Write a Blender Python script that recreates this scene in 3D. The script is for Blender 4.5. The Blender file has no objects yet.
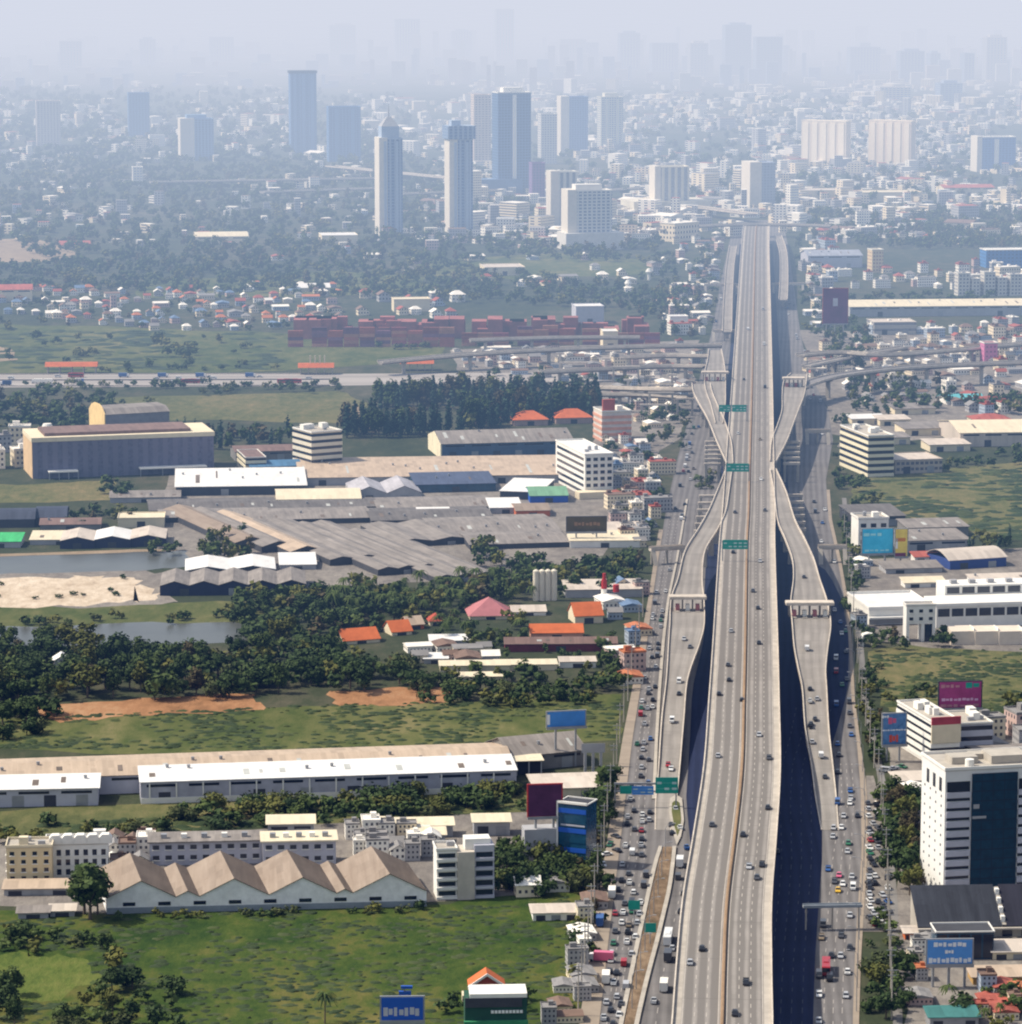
import bpy, math, random
from mathutils import Vector, noise as mnoise
R = math.radians
random.seed(7)
SC = bpy.context.scene
COL = SC.collection

# ---------------------------------------------------------------- camera geometry
FPX, CAMH, CX, CY = 3500.0, 310.0, 511.0, 512.0
PIT = math.atan(562.0 / FPX)
SP, CP = math.sin(PIT), math.cos(PIT)


def W(px, py, z=0.0):
    """ground (or height z) point seen at a pixel of the photograph: used to measure where things stand"""
    a, b = (px - CX) / FPX, -(py - CY) / FPX
    dx, dy, dz = a, b * SP + CP, b * CP - SP
    t = (z - CAMH) / dz
    return (dx * t, dy * t)


def PX(x, y, z=0.0):
    rz = z - CAMH
    d = y * CP - rz * SP
    return (CX + FPX * x / d, CY - FPX * (y * SP + rz * CP) / d, d)


def S(py, z=0.0):
    x, y = W(CX, py, z)
    return FPX / (y * CP - (z - CAMH) * SP)


# ---------------------------------------------------------------- materials
MATS = {}


def lin(c):
    return c


class NT:
    def __init__(s, name):
        s.m = bpy.data.materials.new(name)
        s.m.use_nodes = True
        s.t = s.m.node_tree
        s.b = s.t.nodes['Principled BSDF']

    def n(s, typ, **kw):
        nd = s.t.nodes.new(typ)
        for k, v in kw.items():
            setattr(nd, k, v)
        return nd

    def l(s, a, b):
        s.t.links.new(a, b)

    def math(s, op, a, b=None, clamp=False):
        nd = s.n('ShaderNodeMath', operation=op)
        nd.use_clamp = clamp
        for i, v in enumerate((a, b)):
            if v is None:
                continue
            if isinstance(v, (int, float)):
                nd.inputs[i].default_value = v
            else:
                s.l(v, nd.inputs[i])
        return nd.outputs[0]

    def mix(s, fac, a, b, typ='MIX'):
        nd = s.n('ShaderNodeMix', data_type='RGBA', blend_type=typ)
        for i, v in ((0, fac), (6, a), (7, b)):
            if isinstance(v, (int, float)):
                nd.inputs[i].default_value = v
            elif isinstance(v, tuple):
                nd.inputs[i].default_value = (*v[:3], 1)
            else:
                s.l(v, nd.inputs[i])
        return nd.outputs[2]

    def noise(s, vec, scale, detail=3.0, rough=.6):
        nd = s.n('ShaderNodeTexNoise')
        nd.inputs['Scale'].default_value = scale
        nd.inputs['Detail'].default_value = detail
        nd.inputs['Roughness'].default_value = rough
        s.l(vec, nd.inputs['Vector'])
        return nd.outputs['Fac']

    def ramp(s, fac, stops):
        nd = s.n('ShaderNodeValToRGB')
        cr = nd.color_ramp
        while len(cr.elements) < len(stops):
            cr.elements.new(.5)
        for e, (p, c) in zip(cr.elements, stops):
            e.position = p
            e.color = (*c, 1)
        s.l(fac, nd.inputs[0])
        return nd.outputs[0]

    def pos(s, sc=(1, 1, 1)):
        g = s.n('ShaderNodeNewGeometry')
        mp = s.n('ShaderNodeMapping')
        mp.inputs['Scale'].default_value = sc
        s.l(g.outputs['Position'], mp.inputs['Vector'])
        return mp.outputs[0]


def k(c, f):
    return tuple(min(1, v * f) for v in c)


def mat(name, c, rough=.85, var=.22, scale=.25, spec=.3, c2=None, metal=0.0, stretch=(1, 1, 1), objvar=0.0):
    """plain weathered surface: two scales of stains in world space"""
    if name in MATS:
        return MATS[name]
    t = NT(name)
    p = t.pos(stretch)
    n1 = t.noise(p, scale, 5)
    n2 = t.noise(p, scale * .13, 2)
    f = t.math('ADD', t.math('MULTIPLY', n1, .65), t.math('MULTIPLY', n2, .35))
    f = t.math('MULTIPLY_ADD', f, 2.2) if False else t.math('SUBTRACT', t.math('MULTIPLY', f, 2.4), .7, True)
    col = t.mix(f, k(c, 1 - var), c2 or k(c, 1 + var))
    if objvar:
        oi = t.n('ShaderNodeObjectInfo')
        v = t.math('ADD', t.math('MULTIPLY', oi.outputs['Random'], 2 * objvar), 1 - objvar)
        cc = t.n('ShaderNodeCombineColor')
        for i in range(3):
            t.l(v, cc.inputs[i])
        col = t.mix(1.0, col, cc.outputs[0], 'MULTIPLY')
    t.l(col, t.b.inputs['Base Color'])
    t.b.inputs['Roughness'].default_value = rough
    t.b.inputs['Specular IOR Level'].default_value = spec
    t.b.inputs['Metallic'].default_value = metal
    MATS[name] = t.m
    return t.m


def roofing(name, c, c2=None, rough=.7, rib=(0.9, 0.0), var=.25):
    """sheet roof: sheets along the slope with their own tone, rust stains"""
    if name in MATS:
        return MATS[name]
    t = NT(name)
    tc = t.n('ShaderNodeTexCoord')
    mp = t.n('ShaderNodeMapping')
    mp.inputs['Scale'].default_value = (.55, .035, .02) if rib[1] == 0 else (.035, .55, .02)
    t.l(tc.outputs['Object'], mp.inputs['Vector'])
    n1 = t.noise(mp.outputs[0], 1.0, 4, .7)
    n2 = t.noise(t.pos(), .06, 4)
    f = t.math('SUBTRACT', t.math('MULTIPLY', t.math('ADD', t.math('MULTIPLY', n1, .6), t.math('MULTIPLY', n2, .4)), 2.6), .8, True)
    col = t.mix(f, k(c, 1 - var), c2 or k(c, 1 + var))
    sn = t.n('ShaderNodeVectorMath', operation='FLOOR')
    m2 = t.n('ShaderNodeMapping')
    m2.inputs['Scale'].default_value = (.45, .13, 0)
    t.l(tc.outputs['Object'], m2.inputs['Vector'])
    t.l(m2.outputs[0], sn.inputs[0])
    wn = t.n('ShaderNodeTexWhiteNoise', noise_dimensions='2D')
    t.l(sn.outputs[0], wn.inputs['Vector'])
    col = t.mix(t.math('MULTIPLY', t.math('POWER', wn.outputs[0], 3.0), .38 if max(c) < .6 else .2), col, k(c, .5))
    n3 = t.noise(t.pos((1, 1, 1)), .35, 5, .75)
    col = t.mix(t.math('MULTIPLY', t.math('GREATER_THAN', n3, .62), .35), col, k((c[0], c[1] * .86, c[2] * .74), .62))
    t.l(col, t.b.inputs['Base Color'])
    t.b.inputs['Roughness'].default_value = rough
    t.b.inputs['Specular IOR Level'].default_value = .25
    MATS[name] = t.m
    return t.m


def facade(name, wall, glass, su=3.2, sz=3.2, fu=.35, fz=.4, var=.12):
    """wall with a regular pattern of openings, in the part's own coordinates"""
    if name in MATS:
        return MATS[name]
    t = NT(name)
    tc = t.n('ShaderNodeTexCoord')
    sx = t.n('ShaderNodeSeparateXYZ')
    t.l(tc.outputs['Object'], sx.inputs[0])
    u = t.math('ADD', sx.outputs[0], sx.outputs[1])
    a = t.math('GREATER_THAN', t.math('FRACT', t.math('MULTIPLY', u, 1 / su)), fu)
    b = t.math('GREATER_THAN', t.math('FRACT', t.math('MULTIPLY', sx.outputs[2], 1 / sz)), fz)
    g = t.n('ShaderNodeNewGeometry')
    sn = t.n('ShaderNodeSeparateXYZ')
    t.l(g.outputs['Normal'], sn.inputs[0])
    up = t.math('LESS_THAN', sn.outputs[2], .5)
    w = t.math('MULTIPLY', t.math('MULTIPLY', a, b), up)
    # each room's pane a little different
    nz = t.noise(tc.outputs['Object'], .45, 1)
    gl = t.mix(nz, k(glass, .5), k(glass, 1.6))
    n2 = t.noise(t.pos(), .08, 3)
    wl = t.mix(n2, k(wall, 1 - var), k(wall, 1 + var))
    t.l(t.mix(w, wl, gl), t.b.inputs['Base Color'])
    t.b.inputs['Roughness'].default_value = .6
    t.b.inputs['Specular IOR Level'].default_value = .3
    MATS[name] = t.m
    return t.m


def leafmat(name, c, c2):
    if name in MATS:
        return MATS[name]
    t = NT(name)
    at = t.n('ShaderNodeVertexColor', layer_name='tone')
    oi = t.n('ShaderNodeObjectInfo')
    sp = t.n('ShaderNodeSeparateColor')
    t.l(at.outputs[0], sp.inputs[0])
    f = t.math('ADD', t.math('MULTIPLY', sp.outputs[0], .6), t.math('MULTIPLY', oi.outputs['Random'], .4))
    t.l(t.mix(f, c, c2), t.b.inputs['Base Color'])
    t.b.inputs['Roughness'].default_value = .75
    t.b.inputs['Specular IOR Level'].default_value = .15
    MATS[name] = t.m
    return t.m


def ground(name, stops, s1=.02, s2=.3, stretch=(1, .45, 1), rough=.95, amt=.5):
    """open land: patches at field scale broken by fine mottling"""
    if name in MATS:
        return MATS[name]
    t = NT(name)
    p = t.pos(stretch)
    f = t.math('ADD', t.math('MULTIPLY', t.noise(p, s1, 6, .62), 1 - amt), t.math('MULTIPLY', t.noise(p, s2, 5, .7), amt))
    f = t.math('SUBTRACT', t.math('MULTIPLY', f, 2.6), .8, True)
    t.l(t.ramp(f, stops), t.b.inputs['Base Color'])
    t.b.inputs['Roughness'].default_value = rough
    t.b.inputs['Specular IOR Level'].default_value = .1
    bp = t.n('ShaderNodeBump')
    bp.inputs['Strength'].default_value = .6
    bp.inputs['Distance'].default_value = 1.2
    t.l(t.noise(p, s2 * 1.2, 5, .7), bp.inputs['Height'])
    t.l(bp.outputs[0], t.b.inputs['Normal'])
    MATS[name] = t.m
    return t.m


def roadmat(name, c, lane=3.6, off=0.0, streak=.2, joint=0.0, half=13.6):
    """carriageway by UV in metres: u across, v along; tyre bands, oil, joints"""
    if name in MATS:
        return MATS[name]
    t = NT(name)
    uv = t.n('ShaderNodeUVMap')
    s = t.n('ShaderNodeSeparateXYZ')
    t.l(uv.outputs[0], s.inputs[0])
    ph = t.math('MULTIPLY', t.math('ADD', s.outputs[0], off), 2 * math.pi / lane)
    w = t.math('MULTIPLY_ADD', t.math('COSINE', ph), .5)
    w.node.inputs[2].default_value = .5
    mp = t.n('ShaderNodeMapping')
    mp.inputs['Scale'].default_value = (.8, .02, 1)
    t.l(uv.outputs[0], mp.inputs[0])
    n1 = t.noise(mp.outputs[0], 1.0, 5, .7)
    n2 = t.noise(t.pos(), .05, 4)
    n3 = t.noise(t.pos(), .6, 3)
    f = t.math('ADD', t.math('MULTIPLY', w, streak), t.math('ADD', t.math('MULTIPLY', n1, .6), t.math('ADD', t.math('MULTIPLY', n2, .5), t.math('MULTIPLY', n3, .15))))
    f = t.math('SUBTRACT', t.math('MULTIPLY', f, 1.5), .5, True)
    col = t.mix(f, k(c, 1.28), k(c, .60))
    if joint:
        j = t.math('LESS_THAN', t.math('FRACT', t.math('MULTIPLY', s.outputs[1], 1 / joint)), .014)
        col = t.mix(t.math('MULTIPLY', j, .45), col, k(c, .4))
        sl = t.math('FLOOR', t.math('MULTIPLY', s.outputs[1], 1 / joint))
        wn = t.n('ShaderNodeTexWhiteNoise', noise_dimensions='1D')
        t.l(sl, wn.inputs['W'])
        col = t.mix(t.math('MULTIPLY', wn.outputs[0], .16), col, k(c, .55))
        fl = t.n('ShaderNodeVectorMath', operation='FLOOR')
        m3 = t.n('ShaderNodeMapping')
        m3.inputs['Scale'].default_value = (1 / 3.6, 1 / 17.0, 1)
        t.l(uv.outputs[0], m3.inputs[0])
        t.l(m3.outputs[0], fl.inputs[0])
        w2 = t.n('ShaderNodeTexWhiteNoise', noise_dimensions='2D')
        t.l(fl.outputs[0], w2.inputs['Vector'])
        col = t.mix(t.math('MULTIPLY', t.math('GREATER_THAN', w2.outputs[0], .86), .3), col, k(c, .62))
    t.l(col, t.b.inputs['Base Color'])
    t.b.inputs['Roughness'].default_value = .9
    t.b.inputs['Specular IOR Level'].default_value = .15
    MATS[name] = t.m
    return t.m


# ---------------------------------------------------------------- mesh building
class MB:
    def __init__(s):
        s.v, s.f, s.m, s.uv = [], [], [], []

    def face(s, pts, m=0, uv=None):
        b = len(s.v)
        s.v.extend(pts)
        s.f.append(tuple(range(b, b + len(pts))))
        s.m.append(m)
        s.uv.extend(uv if uv else [(p[0], p[1]) for p in pts])

    def grid(s, idx, m=0):
        s.f.append(idx)
        s.m.append(m)
        s.uv.extend([(s.v[i][0], s.v[i][1]) for i in idx])

    def box(s, x0, y0, z0, x1, y1, z1, m=0, mt=None):
        b = len(s.v)
        s.v.extend([(x0, y0, z0), (x1, y0, z0), (x1, y1, z0), (x0, y1, z0), (x0, y0, z1), (x1, y0, z1), (x1, y1, z1), (x0, y1, z1)])
        for q in ((0, 3, 2, 1), (4, 5, 6, 7), (0, 1, 5, 4), (1, 2, 6, 5), (2, 3, 7, 6), (3, 0, 4, 7)):
            s.grid(tuple(b + i for i in q), mt if (mt is not None and q[0] == 4) else m)

    def prism(s, pts, z0, z1, m=0, mt=None):
        b, n = len(s.v), len(pts)
        s.v.extend([(p[0], p[1], z0) for p in pts] + [(p[0], p[1], z1) for p in pts])
        s.grid(tuple(b + i for i in range(n))[::-1], m)
        s.grid(tuple(b + n + i for i in range(n)), m if mt is None else mt)
        for i in range(n):
            j = (i + 1) % n
            s.grid((b + i, b + j, b + n + j, b + n + i), m)

    def extr(s, prof, y0, y1, m=0):
        """profile in xz swept along y"""
        b, n = len(s.v), len(prof)
        s.v.extend([(p[0], y0, p[1]) for p in prof] + [(p[0], y1, p[1]) for p in prof])
        s.grid(tuple(b + i for i in range(n)), m)
        s.grid(tuple(b + n + i for i in range(n))[::-1], m)
        for i in range(n):
            j = (i + 1) % n
            s.grid((b + i, b + n + i, b + n + j, b + j), m)

    def extrx(s, prof, x0, x1, m=0):
        """profile in yz swept along x"""
        b, n = len(s.v), len(prof)
        s.v.extend([(x0, p[0], p[1]) for p in prof] + [(x1, p[0], p[1]) for p in prof])
        s.grid(tuple(b + i for i in range(n))[::-1], m)
        s.grid(tuple(b + n + i for i in range(n)), m)
        for i in range(n):
            j = (i + 1) % n
            s.grid((b + i, b + j, b + n + j, b + n + i), m)

    def frustum(s, r0, z0, r1, z1, m=0, mt=None):
        """rectangles (x0,y0,x1,y1) at two heights"""
        b = len(s.v)
        for (x0, y0, x1, y1), z in ((r0, z0), (r1, z1)):
            s.v.extend([(x0, y0, z), (x1, y0, z), (x1, y1, z), (x0, y1, z)])
        for q in ((0, 3, 2, 1), (4, 5, 6, 7), (0, 1, 5, 4), (1, 2, 6, 5), (2, 3, 7, 6), (3, 0, 4, 7)):
            s.grid(tuple(b + i for i in q), mt if (mt is not None and q[0] == 4) else m)

    def cyl(s, x, y, z0, z1, r0, r1=None, n=8, m=0):
        r1 = r0 if r1 is None else r1
        b = len(s.v)
        for z, r in ((z0, r0), (z1, r1)):
            s.v.extend([(x + r * math.cos(6.2832 * i / n), y + r * math.sin(6.2832 * i / n), z) for i in range(n)])
        s.grid(tuple(b + i for i in range(n))[::-1], m)
        s.grid(tuple(b + n + i for i in range(n)), m)
        for i in range(n):
            j = (i + 1) % n
            s.grid((b + i, b + j, b + n + j, b + n + i), m)

    def tube(s, pts, r, n=5, m=0):
        b = len(s.v)
        for i, p in enumerate(pts):
            d = (Vector(pts[min(i + 1, len(pts) - 1)]) - Vector(pts[max(i - 1, 0)])).normalized()
            u = d.orthogonal().normalized()
            w = d.cross(u)
            rr = r[i] if isinstance(r, (list, tuple)) else r
            s.v.extend([tuple(Vector(p) + u * rr * math.cos(6.2832 * j / n) + w * rr * math.sin(6.2832 * j / n)) for j in range(n)])
        for i in range(len(pts) - 1):
            for j in range(n):
                q = (j + 1) % n
                s.grid((b + i * n + j, b + i * n + q, b + (i + 1) * n + q, b + (i + 1) * n + j), m)
        s.grid(tuple(b + j for j in range(n))[::-1], m)
        s.grid(tuple(b + (len(pts) - 1) * n + j for j in range(n)), m)

    def data(s, name, mats, org=(0, 0, 0)):
        me = bpy.data.meshes.new(name)
        v = s.v if org == (0, 0, 0) else [(a - org[0], b - org[1], c - org[2]) for a, b, c in s.v]
        me.from_pydata(v, [], s.f)
        if not isinstance(mats, (list, tuple)):
            mats = [mats]
        for m in mats:
            me.materials.append(m)
        me.polygons.foreach_set('material_index', s.m)
        uvl = me.uv_layers.new(name='UVMap')
        uvl.data.foreach_set('uv', [c for p in s.uv for c in p])
        me.update()
        return me

    def build(s, name, mats, parent=None, org=(0, 0, 0)):
        return link(name, s.data(name, mats, org), parent)


def link(name, data, parent=None, loc=None):
    o = bpy.data.objects.new(name, data)
    COL.objects.link(o)
    if parent is not None:
        o.parent = parent
    if loc is not None:
        o.location = loc
    return o


LM = []           # landmarks that labels refer to


def tag(o, label, cat, group=None, kind=None):
    o['label'] = label
    o['category'] = cat
    if group:
        o['group'] = group
    if kind:
        o['kind'] = kind
    return o


def T(name, label, cat, x, y, rot=0.0, group=None, z=0.0, lm=None):
    o = link(name, None)
    o.location = (x, y, z)
    o.rotation_euler = (0, 0, R(rot))
    o.empty_display_size = 1
    tag(o, label, cat, group)
    if lm:
        LM.append((lm, x, y))
    return o


PENDING = []      # repeats whose labels are told apart at the end: (object, description, group, x, y)


def later(o, desc, cat, group, x, y):
    o['category'] = cat
    o['group'] = group
    PENDING.append((o, desc, x, y))


# ---------------------------------------------------------------- palette
ASPH = (.10, .10, .11)
CONC = (.36, .33, .29)
M_conc = mat('concrete', (.40, .365, .315), var=.2)
M_concd = mat('concrete_dark', (.20, .19, .18))
M_white = mat('white_paint', (.76, .74, .69), var=.1)
M_cream = mat('cream_paint', (.70, .61, .44), var=.12)
M_grey = mat('grey_paint', (.36, .36, .37), var=.15)
M_dark = mat('dark_paint', (.05, .052, .06), var=.25)
M_glass = mat('dark_glass', (.016, .022, .035), rough=.12, spec=.6, var=.3)
M_blueglass = mat('blue_glass_and_shade', (.012, .06, .11), rough=.15, spec=.6, var=.35, scale=.4)
M_teal = mat('teal_sign', (.01, .30, .23), rough=.5, var=.1)
M_blue = mat('blue_sign', (.015, .09, .45), rough=.5, var=.12)
M_mblue = mat('mid_blue', (.06, .24, .62), rough=.5, var=.15)
M_red = mat('red_paint', (.42, .03, .03), rough=.5, var=.15)
M_orange = mat('orange_tile', (.52, .13, .04), var=.22)
M_redtile = mat('red_tile', (.36, .07, .04), var=.22)
M_pink = mat('pink_tile', (.42, .16, .17), var=.2)
M_steel = mat('steel', (.30, .31, .33), rough=.5, metal=.3, var=.2)
M_bark = mat('bark', (.11, .085, .06), var=.3)
M_tyre = mat('tyre', (.015, .015, .016), var=.1)
M_wmark = mat('road_paint', (.31, .285, .265), var=.2)
M_lav = mat('painted_shade_lavender', (.46, .46, .52), var=.12)  # lavender grey, the tone of shaded white put into the colour
R_grey = roofing('roof_grey', (.235, .21, .19), var=.4)
R_dgrey = roofing('roof_dark_grey', (.14, .128, .12), var=.4)
R_tan = roofing('roof_tan', (.46, .36, .27), var=.18)
R_white = roofing('roof_white', (.72, .71, .69), var=.10)
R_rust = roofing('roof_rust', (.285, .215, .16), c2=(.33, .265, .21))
R_rust_shade = roofing('roof_rust_shade', (.12, .088, .062), c2=(.165, .125, .095))  # rust colour darkened, painted shade for slopes away from the sun
R_cream = roofing('roof_cream', (.68, .60, .44), var=.12)
R_blue = roofing('roof_blue', (.07, .17, .30))
R_cyan = roofing('roof_cyan', (.12, .42, .46))
R_red = roofing('roof_red', (.38, .10, .07))
R_pinkw = roofing('roof_pale', (.56, .49, .42), var=.15)
R_brown = roofing('roof_brown', (.20, .13, .11))

# ---------------------------------------------------------------- the ground
G_land = ground('land', [(0, (.022, .034, .018)), (.45, (.045, .055, .028)), (.75, (.085, .08, .05)), (1, (.15, .13, .095))], s1=.006, s2=.09, amt=.45)
G_lush = ground('lush_grass', [(0, (.009, .024, .005)), (.28, (.024, .050, .008)), (.5, (.052, .078, .013)), (.72, (.10, .10, .024)), (1, (.16, .13, .045))], s1=.03, s2=.16, stretch=(.8, .45, 1), amt=.42)
G_green = ground('green_field', [(0, (.026, .045, .013)), (.35, (.062, .082, .023)), (.65, (.11, .115, .04)), (1, (.20, .17, .08))], s1=.016, s2=.12, stretch=(.7, .3, 1))
G_dry = ground('dry_field', [(0, (.045, .06, .022)), (.4, (.105, .11, .042)), (.75, (.17, .145, .065)), (1, (.24, .18, .09))], s1=.015, s2=.16)
G_lawn = ground('mown_lawn', [(0, (.03, .06, .012)), (.4, (.085, .115, .022)), (.7, (.125, .14, .034)), (1, (.15, .12, .05))], s1=.03, s2=.3)
G_soil = ground('orange_soil', [(0, (.16, .085, .04)), (.5, (.32, .165, .08)), (1, (.44, .28, .16))], s1=.02, s2=.15)
G_sand = ground('pale_sand', [(0, (.28, .21, .15)), (.35, (.47, .38, .28)), (1, (.72, .62, .5))], s1=.02, s2=.2, amt=.6)
G_yard = ground('yard', [(0, (.10, .09, .085)), (.5, (.2, .18, .16)), (1, (.32, .29, .25))], s1=.03, s2=.2)
G_tan = ground('tan_earth', [(0, (.2, .15, .10)), (1, (.36, .28, .19))], s1=.01, s2=.1)
G_verge = ground('verge', [(0, (.05, .05, .025)), (.4, (.16, .11, .07)), (1, (.36, .27, .18))], s1=.05, s2=.3)

mb = MB()
ys = [300, 500, 700, 900, 1200, 1600, 2200, 3000, 4200, 6000, 8500, 12000, 18000, 28000, 42000, 60000]
xf = [-1, -.6, -.35, -.15, 0, .15, .35, .6, 1]
for y in ys:
    for u in xf:
        mb.v.append((u * (900 + y * .75), y, 0.0))
for i in range(len(ys) - 1):
    for j in range(len(xf) - 1):
        a = i * len(xf) + j
        mb.grid((a, a + 1, a + 1 + len(xf), a + len(xf)))
tag(mb.build('ground', G_land), 'flat green and brown land running out to the horizon', 'ground', kind='structure')


def patch(name, label, cat, pts, m, z, jit=2.5, seg=5, kind='structure'):
    wp = [W(*p) for p in pts]
    out = []
    for i in range(len(wp)):
        a, b = wp[i], wp[(i + 1) % len(wp)]
        for q in range(seg):
            t = q / seg
            j = jit if q else 0
            out.append((a[0] + (b[0] - a[0]) * t + random.uniform(-j, j), a[1] + (b[1] - a[1]) * t + random.uniform(-j, j) * 1.5, z))
    mb = MB()
    mb.face(out)
    return tag(mb.build(name, m), label, cat, kind=kind)


patch('grass_field', 'lush uneven green field in front of the tan gabled sheds', 'field', [(-60, 906), (110, 915), (430, 905), (500, 895), (600, 888), (592, 930), (572, 1024), (560, 1120), (-80, 1120)], G_lush, .04)
patch('lawn', 'bright yellow green lawn clearing at the bottom of the big field', 'lawn', [(-40, 958), (60, 953), (88, 960), (92, 985), (60, 1000), (15, 1004), (-40, 1006)], G_lawn, .08, 4)
patch('green_belt', 'long green meadow behind the long white roofed warehouse', 'field', [(-60, 748), (-60, 722), (90, 716), (300, 706), (470, 702), (622, 694), (618, 740), (500, 748), (200, 758)], G_green, .04)
patch('scrub_strip', 'weedy strip between the long warehouse and the townhouses', 'field', [(-60, 812), (140, 804), (520, 782), (528, 812), (180, 832), (-60, 842)], G_dry, .04)
patch('bare_soil', 'orange bare soil strip at the edge of the dark wood', 'soil', [(36, 706), (140, 698), (256, 695), (264, 710), (150, 716), (60, 723)], G_soil, .09)
patch('bare_soil', 'short orange soil bank beside the meadow shrubs', 'soil', [(330, 691), (400, 687), (452, 688), (455, 701), (395, 706), (340, 706)], G_soil, .09)
patch('sand_lot', 'pale bare sand lot beside the grey pond', 'sand', [(-60, 581), (40, 577), (90, 577), (136, 580), (150, 588), (158, 598), (120, 603), (60, 605), (-60, 608)], G_sand, .09, 5)
patch('yard', 'grey trampled ground ringing the pale sand lot', 'yard', [(-60, 578), (120, 571), (165, 572), (178, 602), (120, 606), (-60, 609)], G_yard, .075, 4)
patch('green_bank', 'grassy bank between the sand lot and the lower pond', 'field', [(-60, 607), (200, 602), (300, 600), (280, 622), (100, 626), (-60, 628)], G_green, .05)
M_pond = mat('pond_water', (.085, .09, .082), rough=.3, spec=.3, var=.25, scale=.03)
patch('pond', 'grey pond behind the sand lot', 'pond', [(-60, 557), (50, 554), (188, 551), (192, 566), (120, 572), (-60, 578)], M_pond, .06)
patch('pond', 'narrow grey pond with grassy banks by the dark wood', 'pond', [(-60, 629), (100, 624), (235, 622), (262, 626), (240, 642), (110, 646), (-60, 648)], M_pond, .07)
patch('dry_field', 'yellow green field between the white showroom and the striped offices', 'field', [(868, 652), (930, 640), (1080, 640), (1080, 724), (1000, 724), (900, 714), (880, 706)], G_dry, .04)
patch('dry_field', 'olive and brown field beyond the cyan billboard', 'field', [(852, 482), (900, 474), (1080, 456), (1080, 545), (960, 532), (905, 520), (850, 505)], G_dry, .04)
patch('far_meadow', 'green meadow between the village and the far motorway', 'field', [(-60, 324), (100, 326), (290, 334), (440, 344), (436, 360), (280, 371), (-60, 373)], G_green, .05, 6)
patch('bare_soil', 'tan clearing in the meadow by the far motorway', 'soil', [(-60, 345), (10, 347), (18, 360), (-60, 368)], G_tan, .12)
patch('olive_field', 'olive field beside the tall slim wood', 'field', [(105, 398), (340, 391), (372, 405), (350, 424), (230, 420), (120, 420)], G_dry, .05)
patch('dry_field', 'tan dry field in front of the long purple grey factory', 'field', [(-60, 486), (40, 484), (112, 480), (118, 500), (-60, 505)], G_dry, .06)
patch('far_soil', 'tan bare land among far trees near the cream dome roof', 'soil', [(-60, 236), (40, 240), (76, 252), (60, 262), (-60, 264)], G_tan, .1, 8)
patch('far_meadow', 'pale green clearing beyond the village', 'field', [(128, 282), (330, 271), (430, 276), (430, 292), (330, 296), (140, 298)], G_green, .06, 8)
patch('far_meadow', 'pale green clearing below the white twin towers', 'field', [(420, 262), (560, 253), (668, 262), (650, 274), (520, 280), (430, 276)], G_green, .06, 8)
patch('yard', 'grey yard under the sprawl of shed roofs', 'yard', [(170, 470), (560, 462), (600, 480), (640, 500), (600, 560), (470, 580), (300, 588), (150, 560)], G_yard, .05)
patch('yard', 'pale paved yard around the townhouses and caravans of roofs', 'yard', [(-60, 842), (180, 832), (528, 812), (580, 830), (600, 885), (430, 902), (110, 913), (-60, 905)], G_yard, .05)
patch('yard', 'pale yard around the white showroom', 'yard', [(850, 560), (1080, 545), (1080, 652), (930, 648), (866, 640)], G_yard, .05)
patch('yard', 'grey yard around the office blocks by the parking strip', 'yard', [(880, 712), (1080, 724), (1080, 1120), (905, 1120), (898, 880), (890, 780)], G_yard, .05)
patch('yard', 'grey gravel lot left of the shopping strip under the interchange', 'yard', [(450, 350), (700, 340), (690, 420), (640, 470), (600, 480), (600, 400), (470, 385)], G_yard, .06, 6)
patch('yard', 'grey gravel lot under the curved flyover', 'yard', [(800, 330), (1080, 340), (1080, 420), (850, 450), (830, 430), (812, 380)], G_yard, .06, 6)

# ---------------------------------------------------------------- roads on the ground


def interp(tab, y):
    tab = sorted(tab)
    if y <= tab[0][0]:
        a, b = tab[0], tab[1]
    elif y >= tab[-1][0]:
        a, b = tab[-2], tab[-1]
    else:
        for a, b in zip(tab, tab[1:]):
            if a[0] <= y <= b[0]:
                break
    t = (y - a[0]) / (b[0] - a[0])
    return a[1] + (b[1] - a[1]) * t


CORR_L = [(1100, 590), (1024, 599), (960, 606), (900, 613), (860, 618), (800, 625), (740, 632), (690, 640), (640, 647), (600, 652), (560, 658), (510, 666), (460, 677), (400, 694), (330, 712), (280, 721), (235, 731), (215, 735)]
CORR_R = [(1100, 853), (1024, 853), (960, 855), (910, 858), (850, 862), (790, 861), (740, 857), (700, 852), (640, 849), (600, 845), (560, 838), (520, 829), (480, 826), (440, 833), (410, 828), (370, 808), (330, 800), (280, 793), (240, 787), (215, 781)]


def strip(name, label, cat, ltab, rtab, ylist, m, z, kind='structure'):
    mb = MB()
    v = 0
    prev = None
    for y in ylist:
        a, b = W(interp(ltab, y), y), W(interp(rtab, y), y)
        wdt = math.dist(a, b)
        if prev:
            v2 = v + math.dist(prev[0], a)
            mb.face([(*prev[0], z), (*prev[1], z), (*b, z), (*a, z)], 0, [(0, v), (prev[2], v), (wdt, v2), (0, v2)])
            v = v2
        prev = (a, b, wdt)
    return tag(mb.build(name, m), label, cat, kind=kind)


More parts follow.
